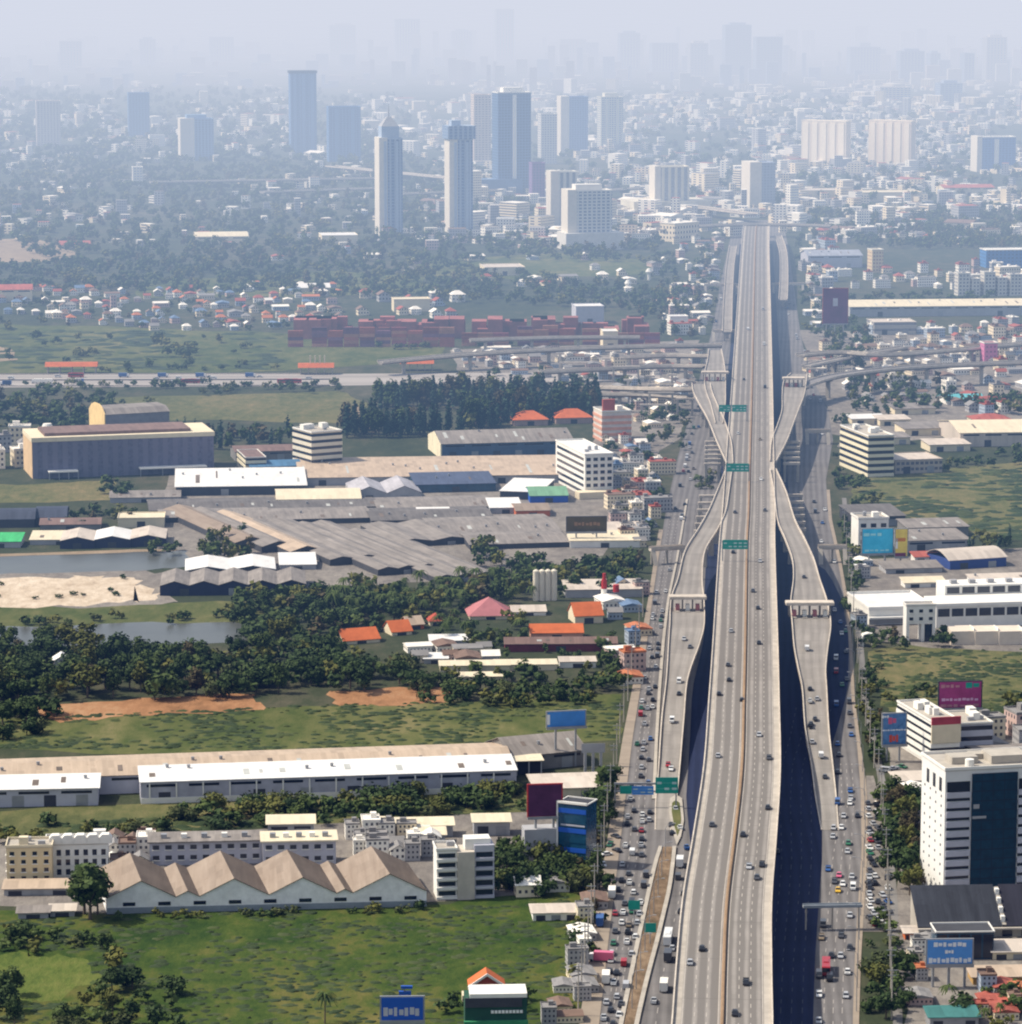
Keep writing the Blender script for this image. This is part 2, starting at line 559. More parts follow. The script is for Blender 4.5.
YL = list(range(1100, 620, -16)) + list(range(620, 400, -10)) + list(range(400, 214, -6))
M_asph = roadmat('asphalt', (.175, .165, .162), lane=3.4, streak=.25)
M_tanpave = mat('tan_paving', (.28, .23, .18), var=.2, scale=.15)
strip('road', 'wide grey highway carriageways running under the elevated expressway', 'road', CORR_L, CORR_R, YL, M_asph, .10)
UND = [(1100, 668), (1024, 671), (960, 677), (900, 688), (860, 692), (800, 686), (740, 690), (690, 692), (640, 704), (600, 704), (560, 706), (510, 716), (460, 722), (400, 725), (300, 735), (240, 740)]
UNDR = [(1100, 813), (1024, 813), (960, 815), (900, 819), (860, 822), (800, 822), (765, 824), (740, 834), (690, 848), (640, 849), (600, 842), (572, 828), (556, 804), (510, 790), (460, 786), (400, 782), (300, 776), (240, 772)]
strip('painted_shade_lanes', 'asphalt with deck and ramp shade painted navy under the elevated expressway', 'road', UND, UNDR, [y for y in YL if y > 242], roadmat('painted_shade_asphalt', (.020, .028, .068), lane=3.4, streak=.2), .13)  # deck and ramp shade painted into the asphalt colour as dark navy
PAV_L = [(y, x - (20 if y > 960 else 5 + 12 * max(0, (y - 600)) / 360 if y > 600 else 4)) for y, x in CORR_L]


def raised(name, label, cat, ltab, rtab, ylist, m, h, kind='structure'):
    """a kerbed strip: top and two sides"""
    mb = MB()
    prev = None
    for y in ylist:
        a, b = W(interp(ltab, y), y), W(interp(rtab, y), y)
        if prev:
            p, q = prev
            mb.face([(*p, h), (*q, h), (*b, h), (*a, h)])
            mb.face([(*p, 0), (*p, h), (*a, h), (*a, 0)])
            mb.face([(*q, 0), (*b, 0), (*b, h), (*q, h)])
        else:
            mb.face([(*a, 0), (*b, 0), (*b, h), (*a, h)])
        prev = (a, b)
    return tag(mb.build(name, m), label, cat, kind=kind)


raised('pavement', 'tan roadside pavement by the shops and the big green field', 'pavement', PAV_L, [(y, x + .3) for y, x in CORR_L], [y for y in YL if y > 520], M_tanpave, .22)
raised('pavement', 'tan roadside pavement by the parked motorcycles and cars', 'pavement', [(y, x - .3) for y, x in CORR_R], [(y, x + (6 if y > 740 else 3)) for y, x in CORR_R], [y for y in YL if y > 480], M_tanpave, .22)
# kerb and median between the through lanes and the inner lanes on the shop side
MED_L = [(1100, 611), (1024, 624), (940, 641), (880, 654), (852, 661), (838, 668)]
MED_R = [(1100, 622), (1024, 634), (985, 643), (940, 655), (890, 667), (852, 672), (838, 672)]
raised('planted_median', 'narrow planted median with tan kerbs between the carriageways', 'median', MED_L, MED_R, list(range(1100, 836, -12)), G_verge, .5)
raised('kerb', 'tan concrete kerb along the planted median', 'kerb', [(y, x - 5 * y / 1000) for y, x in MED_L], [(y, x - .4) for y, x in MED_L], list(range(1100, 836, -12)), M_conc, .8)
raised('kerb', 'tan concrete kerb on the inner edge of the planted median', 'kerb', [(y, x + .4) for y, x in MED_R], [(y, x + 5 * y / 1000) for y, x in MED_R], list(range(1100, 836, -12)), M_conc, .8)
raised('kerb', 'raised divider beside the shop side carriageway up to the toll plaza', 'kerb', [(800, 652), (740, 655), (690, 658), (640, 662), (600, 667), (560, 676), (500, 686)], [(800, 656), (740, 658), (690, 661), (640, 665), (600, 669.5), (560, 678), (500, 688)], list(range(800, 496, -12)), M_conc, .6)
# dirt service lane on the office side
SRV_L = [(1100, 892), (1020, 893), (900, 889), (800, 882), (700, 862), (640, 857), (560, 848), (500, 842)]
strip('service_lane', 'narrow grey service lane along the utility poles', 'road', SRV_L, [(y, x + 4.5 + 5 * (y - 500) / 500) for y, x in SRV_L], list(range(1100, 496, -14)), roadmat('lane_grey', (.19, .18, .17), streak=.1), .09)
strip('car_park', 'grey strip of ground packed with parked cars and motorcycles', 'car park', [(932, 862), (860, 866), (800, 866), (770, 866)], [(932, 893), (860, 888), (800, 880), (770, 872)], list(range(932, 768, -12)), G_yard, .12)
# far crossing motorway
fm = MB()
fm.face([(*W(-80, 388), .14), (*W(330, 386), .14), (*W(660, 381), .14), (*W(660, 372), .14), (*W(330, 374), .14), (*W(-80, 374), .14)])
tag(fm.build('motorway', mat('far_asphalt', (.34, .31, .285), var=.4, scale=.04, stretch=(.05, 1, 1))), 'pale far motorway crossing behind the factories', 'road', kind='structure')


def dashes(name, label, ltab, rtab, fracs, ylist, z, w, on, gap, m):
    mb = MB()
    for fr in fracs:
        pts = [W(interp(ltab, y) * (1 - fr) + interp(rtab, y) * fr, y) for y in ylist]
        acc = 0
        for a, b in zip(pts, pts[1:]):
            d = math.dist(a, b)
            ux, uy = (b[0] - a[0]) / d, (b[1] - a[1]) / d
            s = 0
            while s < d:
                if gap == 0:
                    e = d
                    mb.face([(a[0] - w, a[1], z), (a[0] + w, a[1], z), (b[0] + w, b[1], z), (b[0] - w, b[1], z)])
                    break
                if (acc + s) % (on + gap) < on:
                    e = min(d, s + on)
                    p, q = (a[0] + ux * s, a[1] + uy * s), (a[0] + ux * e, a[1] + uy * e)
                    mb.face([(p[0] - w, p[1], z), (p[0] + w, p[1], z), (q[0] + w, q[1], z), (q[0] - w, q[1], z)])
                    s = e + gap
                else:
                    s += 2
            acc += d
    return tag(mb.build(name, m), label, 'road markings', kind='structure')


RD_L = [(1100, 594), (1018, 602), (960, 608), (900, 614), (860, 619), (800, 626), (740, 634), (690, 641), (640, 648), (600, 653), (560, 659), (510, 667), (460, 677), (400, 691)]
RD_LR = [(1100, 606), (1018, 622), (960, 634), (900, 645), (860, 654), (800, 652), (740, 653), (690, 657), (640, 661), (600, 666), (560, 674), (510, 685), (460, 694), (400, 705)]
RI_L = [(1100, 630), (1018, 644), (960, 655), (900, 671), (860, 678)]
RI_R = [(1100, 664), (1018, 669), (960, 676), (900, 687), (860, 692)]
RR_L = [(1100, 815), (1018, 815), (960, 816), (900, 820), (860, 824), (800, 836), (760, 835), (720, 834), (680, 832), (640, 836), (600, 832), (560, 822), (500, 811), (440, 813), (400, 822)]
RR_R = [(1100, 851), (1018, 851), (960, 853), (900, 856), (860, 859), (800, 860), (760, 857), (720, 853), (680, 850), (640, 848), (600, 843), (560, 836), (500, 826), (440, 831), (400, 832)]
yy = list(range(1100, 500, -8))
dashes('lane_marking', 'white dashed lane lines on the shop side carriageway', RD_L, RD_LR, (.28, .5, .72), yy, .16, .16, 4, 7, M_wmark)
dashes('lane_marking', 'white dashed lane lines on the office side carriageway', RR_L, RR_R, (.25, .5, .75), list(range(1100, 760, -8)), .16, .16, 4, 7, M_wmark)
dashes('lane_marking', 'white dashed lane line on the inner carriageway by the expressway', RI_L, RI_R, (.5,), list(range(1100, 858, -8)), .16, .16, 4, 7, M_wmark)

# ---------------------------------------------------------------- elevated roads


def catmull(pts, step):
    out = []
    n = len(pts)
    for i in range(n - 1):
        p0, p1, p2, p3 = pts[max(0, i - 1)], pts[i], pts[i + 1], pts[min(n - 1, i + 2)]
        m = max(1, int(math.dist(p1[:2], p2[:2]) / step))
        for q in range(m):
            t = q / m
            out.append(tuple(.5 * ((2 * b) + (c - a) * t + (2 * a - 5 * b + 4 * c - d) * t * t + (3 * b - a - 3 * c + d) * t ** 3) for a, b, c, d in zip(p0, p1, p2, p3)))
    out.append(tuple(pts[-1]))
    return out


def frames(cl):
    fr = []
    for i, p in enumerate(cl):
        a, b = cl[max(0, i - 1)], cl[min(len(cl) - 1, i + 1)]
        d = Vector((b[0] - a[0], b[1] - a[1], 0)).normalized()
        fr.append((p, Vector((d.y, -d.x, 0))))     # normal points to the right of travel
    return fr


def ribbon(mb, fr, prof_fn, v0=0, m=0, close=True):
    """sweep a closed profile [(across, dz)] along the frames"""
    rows = []
    vs = 0
    for i, (p, nrm) in enumerate(fr):
        prof = prof_fn(i, p)
        rows.append(([(p[0] + nrm.x * u, p[1] + nrm.y * u, p[2] + dz) for u, dz in prof], prof, vs))
        if i < len(fr) - 1:
            vs += math.dist(p[:2], fr[i + 1][0][:2])
    for (r0, p0, a), (r1, p1, b) in zip(rows, rows[1:]):
        n = len(r0)
        for j in range(n):
            q = (j + 1) % n
            mb.face([r0[j], r0[q], r1[q], r1[j]], m, [(p0[j][0], a), (p0[q][0], a), (p1[q][0], b), (p1[j][0], b)])
    mb.face(rows[0][0][::-1], m)
    mb.face(rows[-1][0], m)


M_deck = roadmat('expressway_concrete', (.285, .262, .24), lane=3.6, off=-1.2, streak=.8, joint=40)
M_rdeck = roadmat('ramp_concrete', (.295, .272, .248), lane=3.6, streak=.15, joint=25)
M_para = mat('parapet', (.55, .485, .41), var=.3, scale=.25)
M_medb = mat('median_barrier', (.26, .17, .10), var=.25)


def elevated(name, label, cat, path, lm=None, m=None, para=True, pier_step=30, pier_w=.45, thick=1.9, group=None, step=8, pier_from=3.0):
    pts = [(*W(x, y, z), z, w) for x, y, w, z in path]
    cl = catmull(pts, step)
    fr = frames(cl)
    org = (cl[0][0], cl[0][1], 0)
    root = T(name, label, cat, org[0], org[1], 0, group)
    if lm:
        q = cl[len(cl) // 2]
        LM.append((lm, q[0], q[1]))
    mb = MB()
    ribbon(mb, fr, lambda i, p: [(-p[3] / 2, 0), (p[3] / 2, 0), (p[3] / 2, -.5), (p[3] * .28, -min(thick, p[2] - .05)), (-p[3] * .28, -min(thick, p[2] - .05)), (-p[3] / 2, -.5)])
    mb.build('deck', m or M_rdeck, root, org)
    if para:
        for s in (-1, 1):
            mb = MB()
            ribbon(mb, fr, lambda i, p: [(s * (p[3] / 2 - .02), -.55), (s * (p[3] / 2 + .45), -.55), (s * (p[3] / 2 + .45), min(1.0, .1 + .35 * p[2])), (s * (p[3] / 2 + .05), min(1.0, .1 + .35 * p[2]))][::s])
            mb.build('parapet', M_para, root, org)
    acc = pier_step * .5
    for (p, nrm), (p2, _) in zip(fr, fr[1:]):
        acc += math.dist(p[:2], p2[:2])
        if acc >= pier_step and p[2] > pier_from:
            acc = 0
            mb = MB()
            a = math.atan2(nrm.y, nrm.x)
            z = p[2] - min(thick, p[2] - .3)
            w = p[3]
            c, s_ = math.cos(a), math.sin(a)

            def loc(u, v):
                return (p[0] + c * u - s_ * v, p[1] + s_ * u + c * v)
            mb.prism([loc(-pier_w * 3, -1), loc(pier_w * 3, -1), loc(pier_w * 3, 1), loc(-pier_w * 3, 1)], 0, z - 1.4)
            b0 = [loc(-pier_w * 3 - .05, -1.05), loc(pier_w * 3 + .05, -1.05), loc(pier_w * 3 + .05, 1.05), loc(-pier_w * 3 - .05, 1.05)]
            b1 = [loc(-w * .4, -1.05), loc(w * .4, -1.05), loc(w * .4, 1.05), loc(-w * .4, 1.05)]
            b = len(mb.v)
            mb.v.extend([(*q, z - 1.4) for q in b0] + [(*q, z) for q in b1])
            mb.grid((b + 4, b + 5, b + 6, b + 7))
            for j in range(4):
                q = (j + 1) % 4
                mb.grid((b + j, b + q, b + 4 + q, b + 4 + j))
            mb.build('pier', M_conc, root, org)
    return root, fr, org


ZD = 17.0
MAIN = [(719, 1090), (721.5, 1040), (722.5, 1017), (723.8, 969), (727, 902), (735, 835), (742, 768), (744, 700), (745.3, 646), (747, 545), (748.7, 512), (750, 460), (752, 390), (754, 300), (755, 256), (755.6, 240), (756, 232), (756.5, 226)]
root, FR, ORG = elevated('elevated_expressway', 'six lane elevated concrete expressway running straight to the hazy city', 'expressway',
                         [(x, y, 27.2, ZD if y > 230 else ZD - (230 - y) * .3) for x, y in MAIN], m=M_deck, pier_step=44, pier_w=.9, thick=2.6, step=14)
EXP_ROOT = root
mb = MB()
ribbon(mb, FR, lambda i, p: [(-.55, .02), (-.55, .35), (-.28, .9), (.28, .9), (.55, .35), (.55, .02)][::-1])
mb.build('median_barrier', M_medb, root, ORG)
for s in (-1, 1):
    mb = MB()
    ribbon(mb, FR, lambda i, p: [(s * 11.5, .012), (s * 13.57, .012), (s * 13.57, .03), (s * 11.5, .03)])
    mb.build('shoulder', mat('shoulder_concrete', (.40, .36, .31), var=.25, scale=.2), root, ORG)
mb = MB()
acc = 0.0
for (p, n), (p2, n2) in zip(FR, FR[1:]):
    d = math.dist(p[:2], p2[:2])
    for u in (-11.2, -1.15, 1.15, 11.2):
        mb.face([(p[0] + n.x * (u - .13), p[1] + n.y * (u - .13), p[2] + .045), (p[0] + n.x * (u + .13), p[1] + n.y * (u + .13), p[2] + .045),
                 (p2[0] + n2.x * (u + .13), p2[1] + n2.y * (u + .13), p2[2] + .045), (p2[0] + n2.x * (u - .13), p2[1] + n2.y * (u - .13), p2[2] + .045)])
    s = 0.0
    while s < d:
        if (acc + s) % 9 < 4:
            e = min(d, s + 4 - (acc + s) % 9)
            for u in (-7.85, -4.5, 4.5, 7.85):
                q = []
                for t, du in ((s, -.11), (s, .11), (e, .11), (e, -.11)):
                    h = t / d
                    nx, ny = n.x + (n2.x - n.x) * h, n.y + (n2.y - n.y) * h
                    q.append((p[0] + (p2[0] - p[0]) * h + nx * (u + du), p[1] + (p2[1] - p[1]) * h + ny * (u + du), p[2] + (p2[2] - p[2]) * h + .045))
                mb.face(q)
            s = e + .01
        else:
            s += .75
    acc += d
mb.build('lane_marking', mat('worn_paint', (.43, .39, .345), var=.25), root, ORG)

RAMP_L = [(729, 470, 3, 17.05), (723, 492, 6, 17.05), (717, 512, 8.5, 17.05), (708, 530, 9.3, 16.6), (695, 552, 9.3, 15.5), (690, 580, 11, 14.2), (687.5, 600, 14.6, 13.4), (687, 625, 14.8, 12.8), (684, 645, 13, 11.6), (677, 680, 8.4, 9), (672.8, 720, 8.3, 5.5), (669, 770, 7.5, 2), (666, 800, 7, .4), (663, 830, 5, .18)]
RAMP_R = [(773, 470, 3, 17.05), (780, 492, 6, 17.05), (786, 520, 8.5, 16.9), (795, 540, 9.3, 16.5), (803, 560, 10, 15.6), (806.5, 580, 12, 14.2), (809, 603, 16.3, 13.4), (811.5, 625, 16.6, 12.8), (811, 648, 14, 11.6), (812, 670, 11, 10), (814.5, 690, 9.5, 8.5), (817, 730, 8.8, 5), (822, 765, 7.6, 2.2), (826, 798, 7, .5), (830, 830, 5.5, .2)]
_, FRL, _ = elevated('exit_ramp', 'concrete ramp curving off the shop side of the expressway through a toll plaza', 'ramp', RAMP_L, pier_step=28, lm='the shop side ramp')
_, FRR, _ = elevated('entry_ramp', 'concrete ramp curving off the office side of the expressway through a toll plaza', 'ramp', RAMP_R, pier_step=28, lm='the office side ramp')
elevated('flyover_branch', 'far splayed ramp forking from the expressway toward the gravel lot', 'ramp', [(730, 464, 3, 17.05), (724, 442, 8, 17.05), (716, 420, 9.5, 17), (708, 404, 11, 17), (703, 393, 12, 16.8), (701, 384, 12, 16.5)], pier_step=40)
elevated('flyover_branch', 'far ramp rising straight from the fork beside the expressway on the shop side', 'ramp', [(719, 424, 4, 16.9), (718, 405, 9, 16.9), (715.5, 390, 13, 16.5), (715, 374, 14, 16), (715.5, 360, 11, 15.2), (715, 350, 9, 14.6)], pier_step=50)
elevated('flyover_branch', 'far ramp forking from the expressway toward the curved flyover', 'ramp', [(773, 462, 3, 17.05), (779, 442, 8.5, 17.05), (785, 426, 9, 17), (790, 411, 10, 17), (793, 396, 14, 16.6), (795, 382, 15, 16), (799, 374, 11, 15)], pier_step=50)
elevated('curved_flyover', 'grey curved flyover sweeping off behind the cyan roofed hall', 'flyover', [(797, 388, 9, 14), (822, 379, 10, 14.5), (850, 373.5, 10, 15), (900, 368, 10, 15), (960, 364.5, 10, 15), (1060, 361, 10, 15)], m=mat('flyover_concrete', (.2, .19, .19)), pier_step=45, lm='the curved flyover')
elevated('viaduct', 'long pale viaduct crossing behind the tall slim wood', 'viaduct', [(380, 362, 9, 10), (470, 354, 10, 12), (560, 349, 10, 13), (650, 346, 10, 14), (722, 345, 10, 15)], pier_step=55, lm='the far viaduct')
elevated('viaduct', 'low pale viaduct joining the fork beside the expressway', 'viaduct', [(560, 386, 8, 9), (620, 388, 9, 11), (665, 389, 9, 14), (695, 389, 9, 15)], pier_step=45)
elevated('viaduct', 'pale viaduct bending behind the purple billboard frame', 'viaduct', [(800, 355, 9, 13), (840, 352, 9, 13), (900, 354, 9, 12), (1060, 340, 9, 11)], pier_step=60)


def portal(px0, px1, py, z, h=1.5):
    a, b = W(px0, py, z), W(px1, py, z)
    w = math.dist(a, b)
    o = T('portal_frame', '', 'portal frame', (a[0] + b[0]) / 2, (a[1] + b[1]) / 2, math.degrees(math.atan2(b[1] - a[1], b[0] - a[0])))
    mb = MB()
    mb.box(-w / 2, -.9, z - h, w / 2, .9, z)
    mb.build('crossbeam', M_para, o)
    for s in (-1, 1):
        mb = MB()
        mb.box(s * (w / 2 - 1.1) - .7, -.8, 0, s * (w / 2 - 1.1) + .7, .8, z - h)
        mb.build('column', M_conc, o)
    side = 'shop' if px0 < 750 else 'office'
    later(o, 'bare concrete portal frame', 'portal frame', 'bare concrete portal frames beside the expressway', (a[0] + b[0]) / 2, (a[1] + b[1]) / 2)


for i in range(6):
    portal(705 - i * .2, 722 - i * .3, 441 + i * 4.4, 12)
for i in range(7):
    portal(699 - i * 1.0, 715 - i * 1.6, 495 + i * 7, 11)
for i in range(5):
    portal(783, 800, 441 + i * 5.3, 12)
for i in range(6):
    portal(786 + i * .6, 803 + i * .6, 494 + i * 6.8, 11)


def toll(px, py, wpx, z, label, lm, lanes=4):
    s = S(py, z)
    w = wpx / s
    x, y = W(px, py, z)
    o = T('toll_plaza', label, 'toll plaza', x, y, 0, z=z, lm=lm)
    mb = MB()
    mb.box(-w / 2, -3.5, 5.4, w / 2, 3.5, 6.6)
    mb.box(-w / 2 + .5, -3, 6.6, w / 2 - .5, 3, 6.75)
    mb.build('canopy', M_para, o)
    for i in range(lanes + 1):
        u = -w / 2 + 1.6 + (w - 3.2) * i / lanes
        mb = MB()
        mb.box(u - .25, -2.6, 0, u + .25, -2.1, 5.4)
        mb.box(u - .25, 2.1, 0, u + .25, 2.6, 5.4)
        mb.build('post', M_concd, o)
        if i < lanes:
            u += (w - 3.2) / lanes * .5
            mb = MB()
            mb.box(u - .9, -1.8, 0.15, u + .9, 1.8, 2.7)
            mb.build('booth', M_white if i % 2 else M_pink, o)
            mb = MB()
            mb.box(u - 1.1, -5, 0, u + 1.1, 5, .15)
            mb.build('island', M_conc, o)
            mb = MB()
            mb.box(u - .95, -1.3, 1.3, u + .95, 1.3, 2.2)
            mb.build('booth_window', M_glass, o)


toll(687.5, 610, 37, 13.2, 'small toll plaza with flat canopy on the shop side ramp', 'the shop side toll plaza', 3)
toll(809.5, 616, 48, 13.2, 'wide toll plaza with flat canopy on the office side ramp', 'the office side toll plaza', 4)
toll(715, 381, 27, 16, 'far toll plaza on the fork beside the viaduct', 'the far shop side toll plaza', 4)
toll(793.5, 387, 22, 16, 'far toll plaza on the fork below the curved flyover', 'the far office side toll plaza', 4)


def gantry(px0, px1, py, z, label, panels, top=9.5, lm=None, hp=4.2):
    a, b = W(px0, py, z), W(px1, py, z)
    w = math.dist(a, b)
    o = T('sign_gantry', label, 'sign gantry', a[0], a[1], math.degrees(math.atan2(b[1] - a[1], b[0] - a[0])), z=z, lm=lm)
    for u in (0, w):
        mb = MB()
        mb.box(u - .25, -.25, 0, u + .25, .25, top - .2)
        mb.build('post', M_steel, o)
    mb = MB()
    mb.box(-.4, -.3, top - .2, w + .4, .3, top + .5)
    mb.box(-.4, -.3, top - 3.0, w + .4, .3, top - 2.5)
    mb.build('truss', M_steel, o)
    for f0, f1, m, dz, hh in panels:
        mb = MB()
        mb.box(w * f0, -.5, top - 3.6 + dz, w * f1, -.34, top - 3.6 + dz + hh)
        pn = mb.build('sign_panel', m, o)
        mb = MB()
        n = max(2, int(w * (f1 - f0) / 2.2))
        for r_ in range(2):
            mb.box(w * f0 + .2, -.515, top - 3.6 + dz + hh * (.29 + .36 * r_), w * f1 - .2, -.5, top - 3.6 + dz + hh * (.29 + .36 * r_) + .05)
            for i in range(n):
                if (i * 7 + r_ * 3) % 5 == 0:
                    continue
                u = w * f0 + (i + .2) * w * (f1 - f0) / n
                mb.box(u, -.53, top - 3.6 + dz + hh * (.22 + .36 * r_), u + w * (f1 - f0) / n * .62, -.505, top - 3.6 + dz + hh * (.36 + .36 * r_))
        if hh > 3:
            mb.build('lettering', mat('sign_white', (.45, .6, .58), var=.1), pn)


gantry(722.5, 748, 561, ZD, 'green overhead sign nearest on the expressway', [(.0, .98, M_teal, 0, 4.6)], lm='the near green gantry')
gantry(726, 749, 482, ZD, 'middle green overhead sign on the expressway', [(.02, .98, M_teal, 0, 4.6)], lm='the middle green gantry')
gantry(719, 747, 421, ZD, 'farthest green overhead sign reaching over the fork of the expressway', [(.0, .4, M_teal, 0, 4.4), (.46, .97, M_teal, 0, 4.4)], lm='the far green gantry')
gantry(615, 676, 808, 0, 'green and blue overhead sign spanning the shop side carriageway', [(.08, .27, M_teal, 0, 3.0), (.275, .63, M_mblue, -.3, 3.2), (.66, 1.03, M_teal, .2, 6.0)], top=9, lm='the green and blue gantry')
for q, (px, py, lab) in enumerate([(650, 945, 'small green road sign on the planted median'), (634, 922, 'small green road sign over the shop side kerb')]):
    x, y = W(px, py)
    o = T('road_sign', lab, 'sign', x, y)
    mb = MB(); mb.cyl(0, 0, 0, 7, .15, n=6); mb.build('post', M_steel, o)
    mb = MB(); mb.box(-1.9, -.3, 4.2, 1.9, -.16, 7.2); mb.build('sign_panel', M_teal, o)


def footbridge(p0, p1, z, label, w=3.2, m=None, lm=None, th=1.1, pr=1.2):
    a, b = W(*p0, z), W(*p1, z)
    L = math.dist(a, b)
    o = T('footbridge', label, 'footbridge', a[0], a[1], math.degrees(math.atan2(b[1] - a[1], b[0] - a[0])), lm=lm)
    mb = MB()
    mb.box(0, -w / 2, z - th, L, w / 2, z)
    mb.build('deck', m or M_para, o)
    for s in (-1, 1):
        mb = MB()
        mb.box(0, s * w / 2 - .08 + .1 * s, z - .3, L, s * w / 2 + .08 + .1 * s, z + pr)
        mb.build('parapet', m or M_para, o)
    for u in (1, L / 2, L - 1):
        mb = MB()
        mb.box(u - .45 * th, -.45 * th, 0, u + .45 * th, .45 * th, z - th)
        mb.build('pier', M_conc, o)
    for u, s in ((0, -1), (L - 2.4, -1)) if w > 3 else ():
        mb = MB()
        mb.extrx([(-w / 2 - 5, 0), (-w / 2 - .15, z - .3), (-w / 2 - .15, z - .7), (-w / 2 - 4.4, 0)], u, u + 2.2)
        mb.build('stairs', m or M_conc, o)


footbridge((650, 549), (684, 547), 8, 'cream footbridge over the shop side carriageway by the brown billboard', lm='the cream footbridge')
footbridge((818, 547), (847, 547), 8, 'cream footbridge over the office side carriageway by the cyan billboard')
footbridge((805, 431), (830, 431), 8, 'white footbridge over the office side carriageway far beyond the field')
footbridge((803, 906), (862, 905), 8, 'slim grey blue footbridge by the car park strip', w=2.2, th=.5, pr=.5, m=mat('bridge_blue', (.27, .30, .33)), lm='the grey blue footbridge')
footbridge((704, 285), (738, 285), 8, 'thin far footbridge on the shop side of the expressway')
footbridge((712, 331), (737, 331), 8, 'second far footbridge just beyond the viaduct')
footbridge((772, 284), (804, 284), 8, 'far footbridge on the office side of the expressway')

for (pts, wd, z, lab) in (([(727, 332), (728, 300), (730, 268), (733, 246)], 7, 9, 'far pale link road beside the expressway on the shop side'), ([(783, 300), (784, 275), (783, 252), (778, 236)], 7, 9, 'far pale link road beside the expressway on the office side')):
    elevated('viaduct', lab, 'viaduct', [(a, b, wd, z) for a, b in pts], pier_step=70)
elevated('viaduct', 'second pale viaduct crossing the gravel lot behind the tall slim wood', 'viaduct', [(540, 372, 8, 8), (600, 369, 8, 9), (660, 366, 8, 10), (704, 366, 8, 11)], pier_step=40)
for (px, py, hh) in ((650, 400, 16), (672, 400, 17), (628, 398, 12), (560, 372, 13), (606, 376, 12), (690, 402, 14)):
    x, y = W(px, py)
    o = T('gate_pillar', '', 'pillar', x, y)
    mb = MB(); mb.box(-.9, -.9, 0, .9, .9, hh); mb.build('shaft', M_para, o)
    mb = MB(); mb.box(-3.2, -1, hh + .01, 3.2, 1, hh + 1.4); mb.build('crosshead', M_para, o)
    later(o, 'pale tee headed viaduct pillar', 'pillar', 'pale unfinished viaduct pillars', x, y)
mb = MB()
isl = [W(*p) for p in ((670, 800), (676, 796), (682, 800), (684, 822), (681, 838), (677, 846), (672, 830), (669, 812))]
mb.prism(isl, 0, .7)
tag(mb.build('traffic_island', M_conc), 'oval concrete island where the shop side ramp meets the inner lanes', 'traffic island', kind='structure')
cx_, cy_ = sum(p[0] for p in isl) / 8, sum(p[1] for p in isl) / 8
mb = MB()
mb.prism([(cx_ + (p[0] - cx_) * .62, cy_ + (p[1] - cy_) * .72) for p in isl], .7, .8)
tag(mb.build('island_planting', G_green), 'green planting on the oval island', 'planting', kind='structure')

elevated('viaduct', 'pale viaduct crossing the far end of the expressway', 'viaduct', [(660, 229, 14, 13), (720, 225, 14, 14), (760, 224, 16, 14), (830, 226, 14, 13)], pier_step=80, step=30, lm='the expressway end')
for i, (dy_, h_, m_) in enumerate(((387, .9, M_para), (381, .9, M_concd), (375.2, .9, M_para))):
    a_, b_ = W(-60, dy_), W(330, dy_ - 1)
    mb = MB(); mb.face([(*a_, .15), (*b_, .15), (*b_, h_ + .15), (*a_, h_ + .15)]); mb.face([(a_[0], a_[1] + .5, .15), (b_[0], b_[1] + .5, .15), (*b_, h_ + .15), (*a_, h_ + .15)])
    tag(mb.build('motorway_barrier', m_), ['pale barrier along the near edge of the far motorway', 'dark median barrier of the far motorway', 'pale barrier along the far edge of the far motorway'][i], 'barrier')

for (a_, b_, lab) in (((470, 340, 11), (640, 337, 12), 'thin pale viaduct just before the container yard'), ((600, 394, 8), (690, 397, 10), 'nearest low viaduct on the gravel lot'), ((806, 366, 10), (905, 347, 9), 'thin pale viaduct climbing behind the curved flyover'), ((620, 357, 11), (712, 356, 13), 'short pale viaduct between two longer ones')):
    elevated('viaduct', lab, 'viaduct', [(a_[0], a_[1], 7, a_[2]), ((a_[0] + b_[0]) / 2, (a_[1] + b_[1]) / 2 - 1, 7, (a_[2] + b_[2]) / 2), (b_[0], b_[1], 7, b_[2])], pier_step=30)
for (a_, b_, y_, z_) in ((648, 674, 392, 15), (648, 674, 384, 12), (640, 668, 404, 10), (676, 694, 398, 12), (612, 640, 366, 12), (560, 588, 362, 11), (806, 824, 368, 10), (806, 826, 360, 10)):
    portal(a_, b_, y_, z_, 1.1)

dashes('lane_marking', 'faint dashed lane lines on the shaded lanes under the expressway', [(y, x + 3) for y, x in UND], [(y, x - 3) for y, x in UNDR], (.7, .78, .86, .94), list(range(1100, 700, -8)), .19, .14, 4, 7, mat('shade_paint', (.065, .072, .095)))  # lane paint darkened to match the painted shade

patch('path', 'pale dirt path slanting across the olive field to the tall slim wood', 'path', [(352, 404), (356, 404), (378, 432), (372, 433)], G_tan, .12, .5, 3)
patch('path', 'narrow earth bank along the far side of the grey pond', 'path', [(-60, 556), (120, 550), (176, 549), (176, 551), (120, 553), (-60, 559)], G_tan, .12, .8, 4)

# ---------------------------------------------------------------- buildings


def base(name, label, cat, x, y, wpx, rot, lm=None, group=None, z=0.0, dx=0.0, dy=0.0):
    """an Empty at the front corner (shop side) of a building seen at pixel x,y; width in metres from its width in the photo"""
    s = S(y, z)
    gx, gy = W(x, y, z)
    va = math.degrees(math.atan2(gx, gy))
    w = wpx / s / max(.5, math.cos(R(rot + va)))
    o = T(name, label, cat, gx + dx, gy + dy, rot, group, 0.0, lm)
    if lm:
        LM[-1] = (lm, gx + w / 2 * math.cos(R(rot)), gy + w / 2 * math.sin(R(rot)))
    return o, w, s


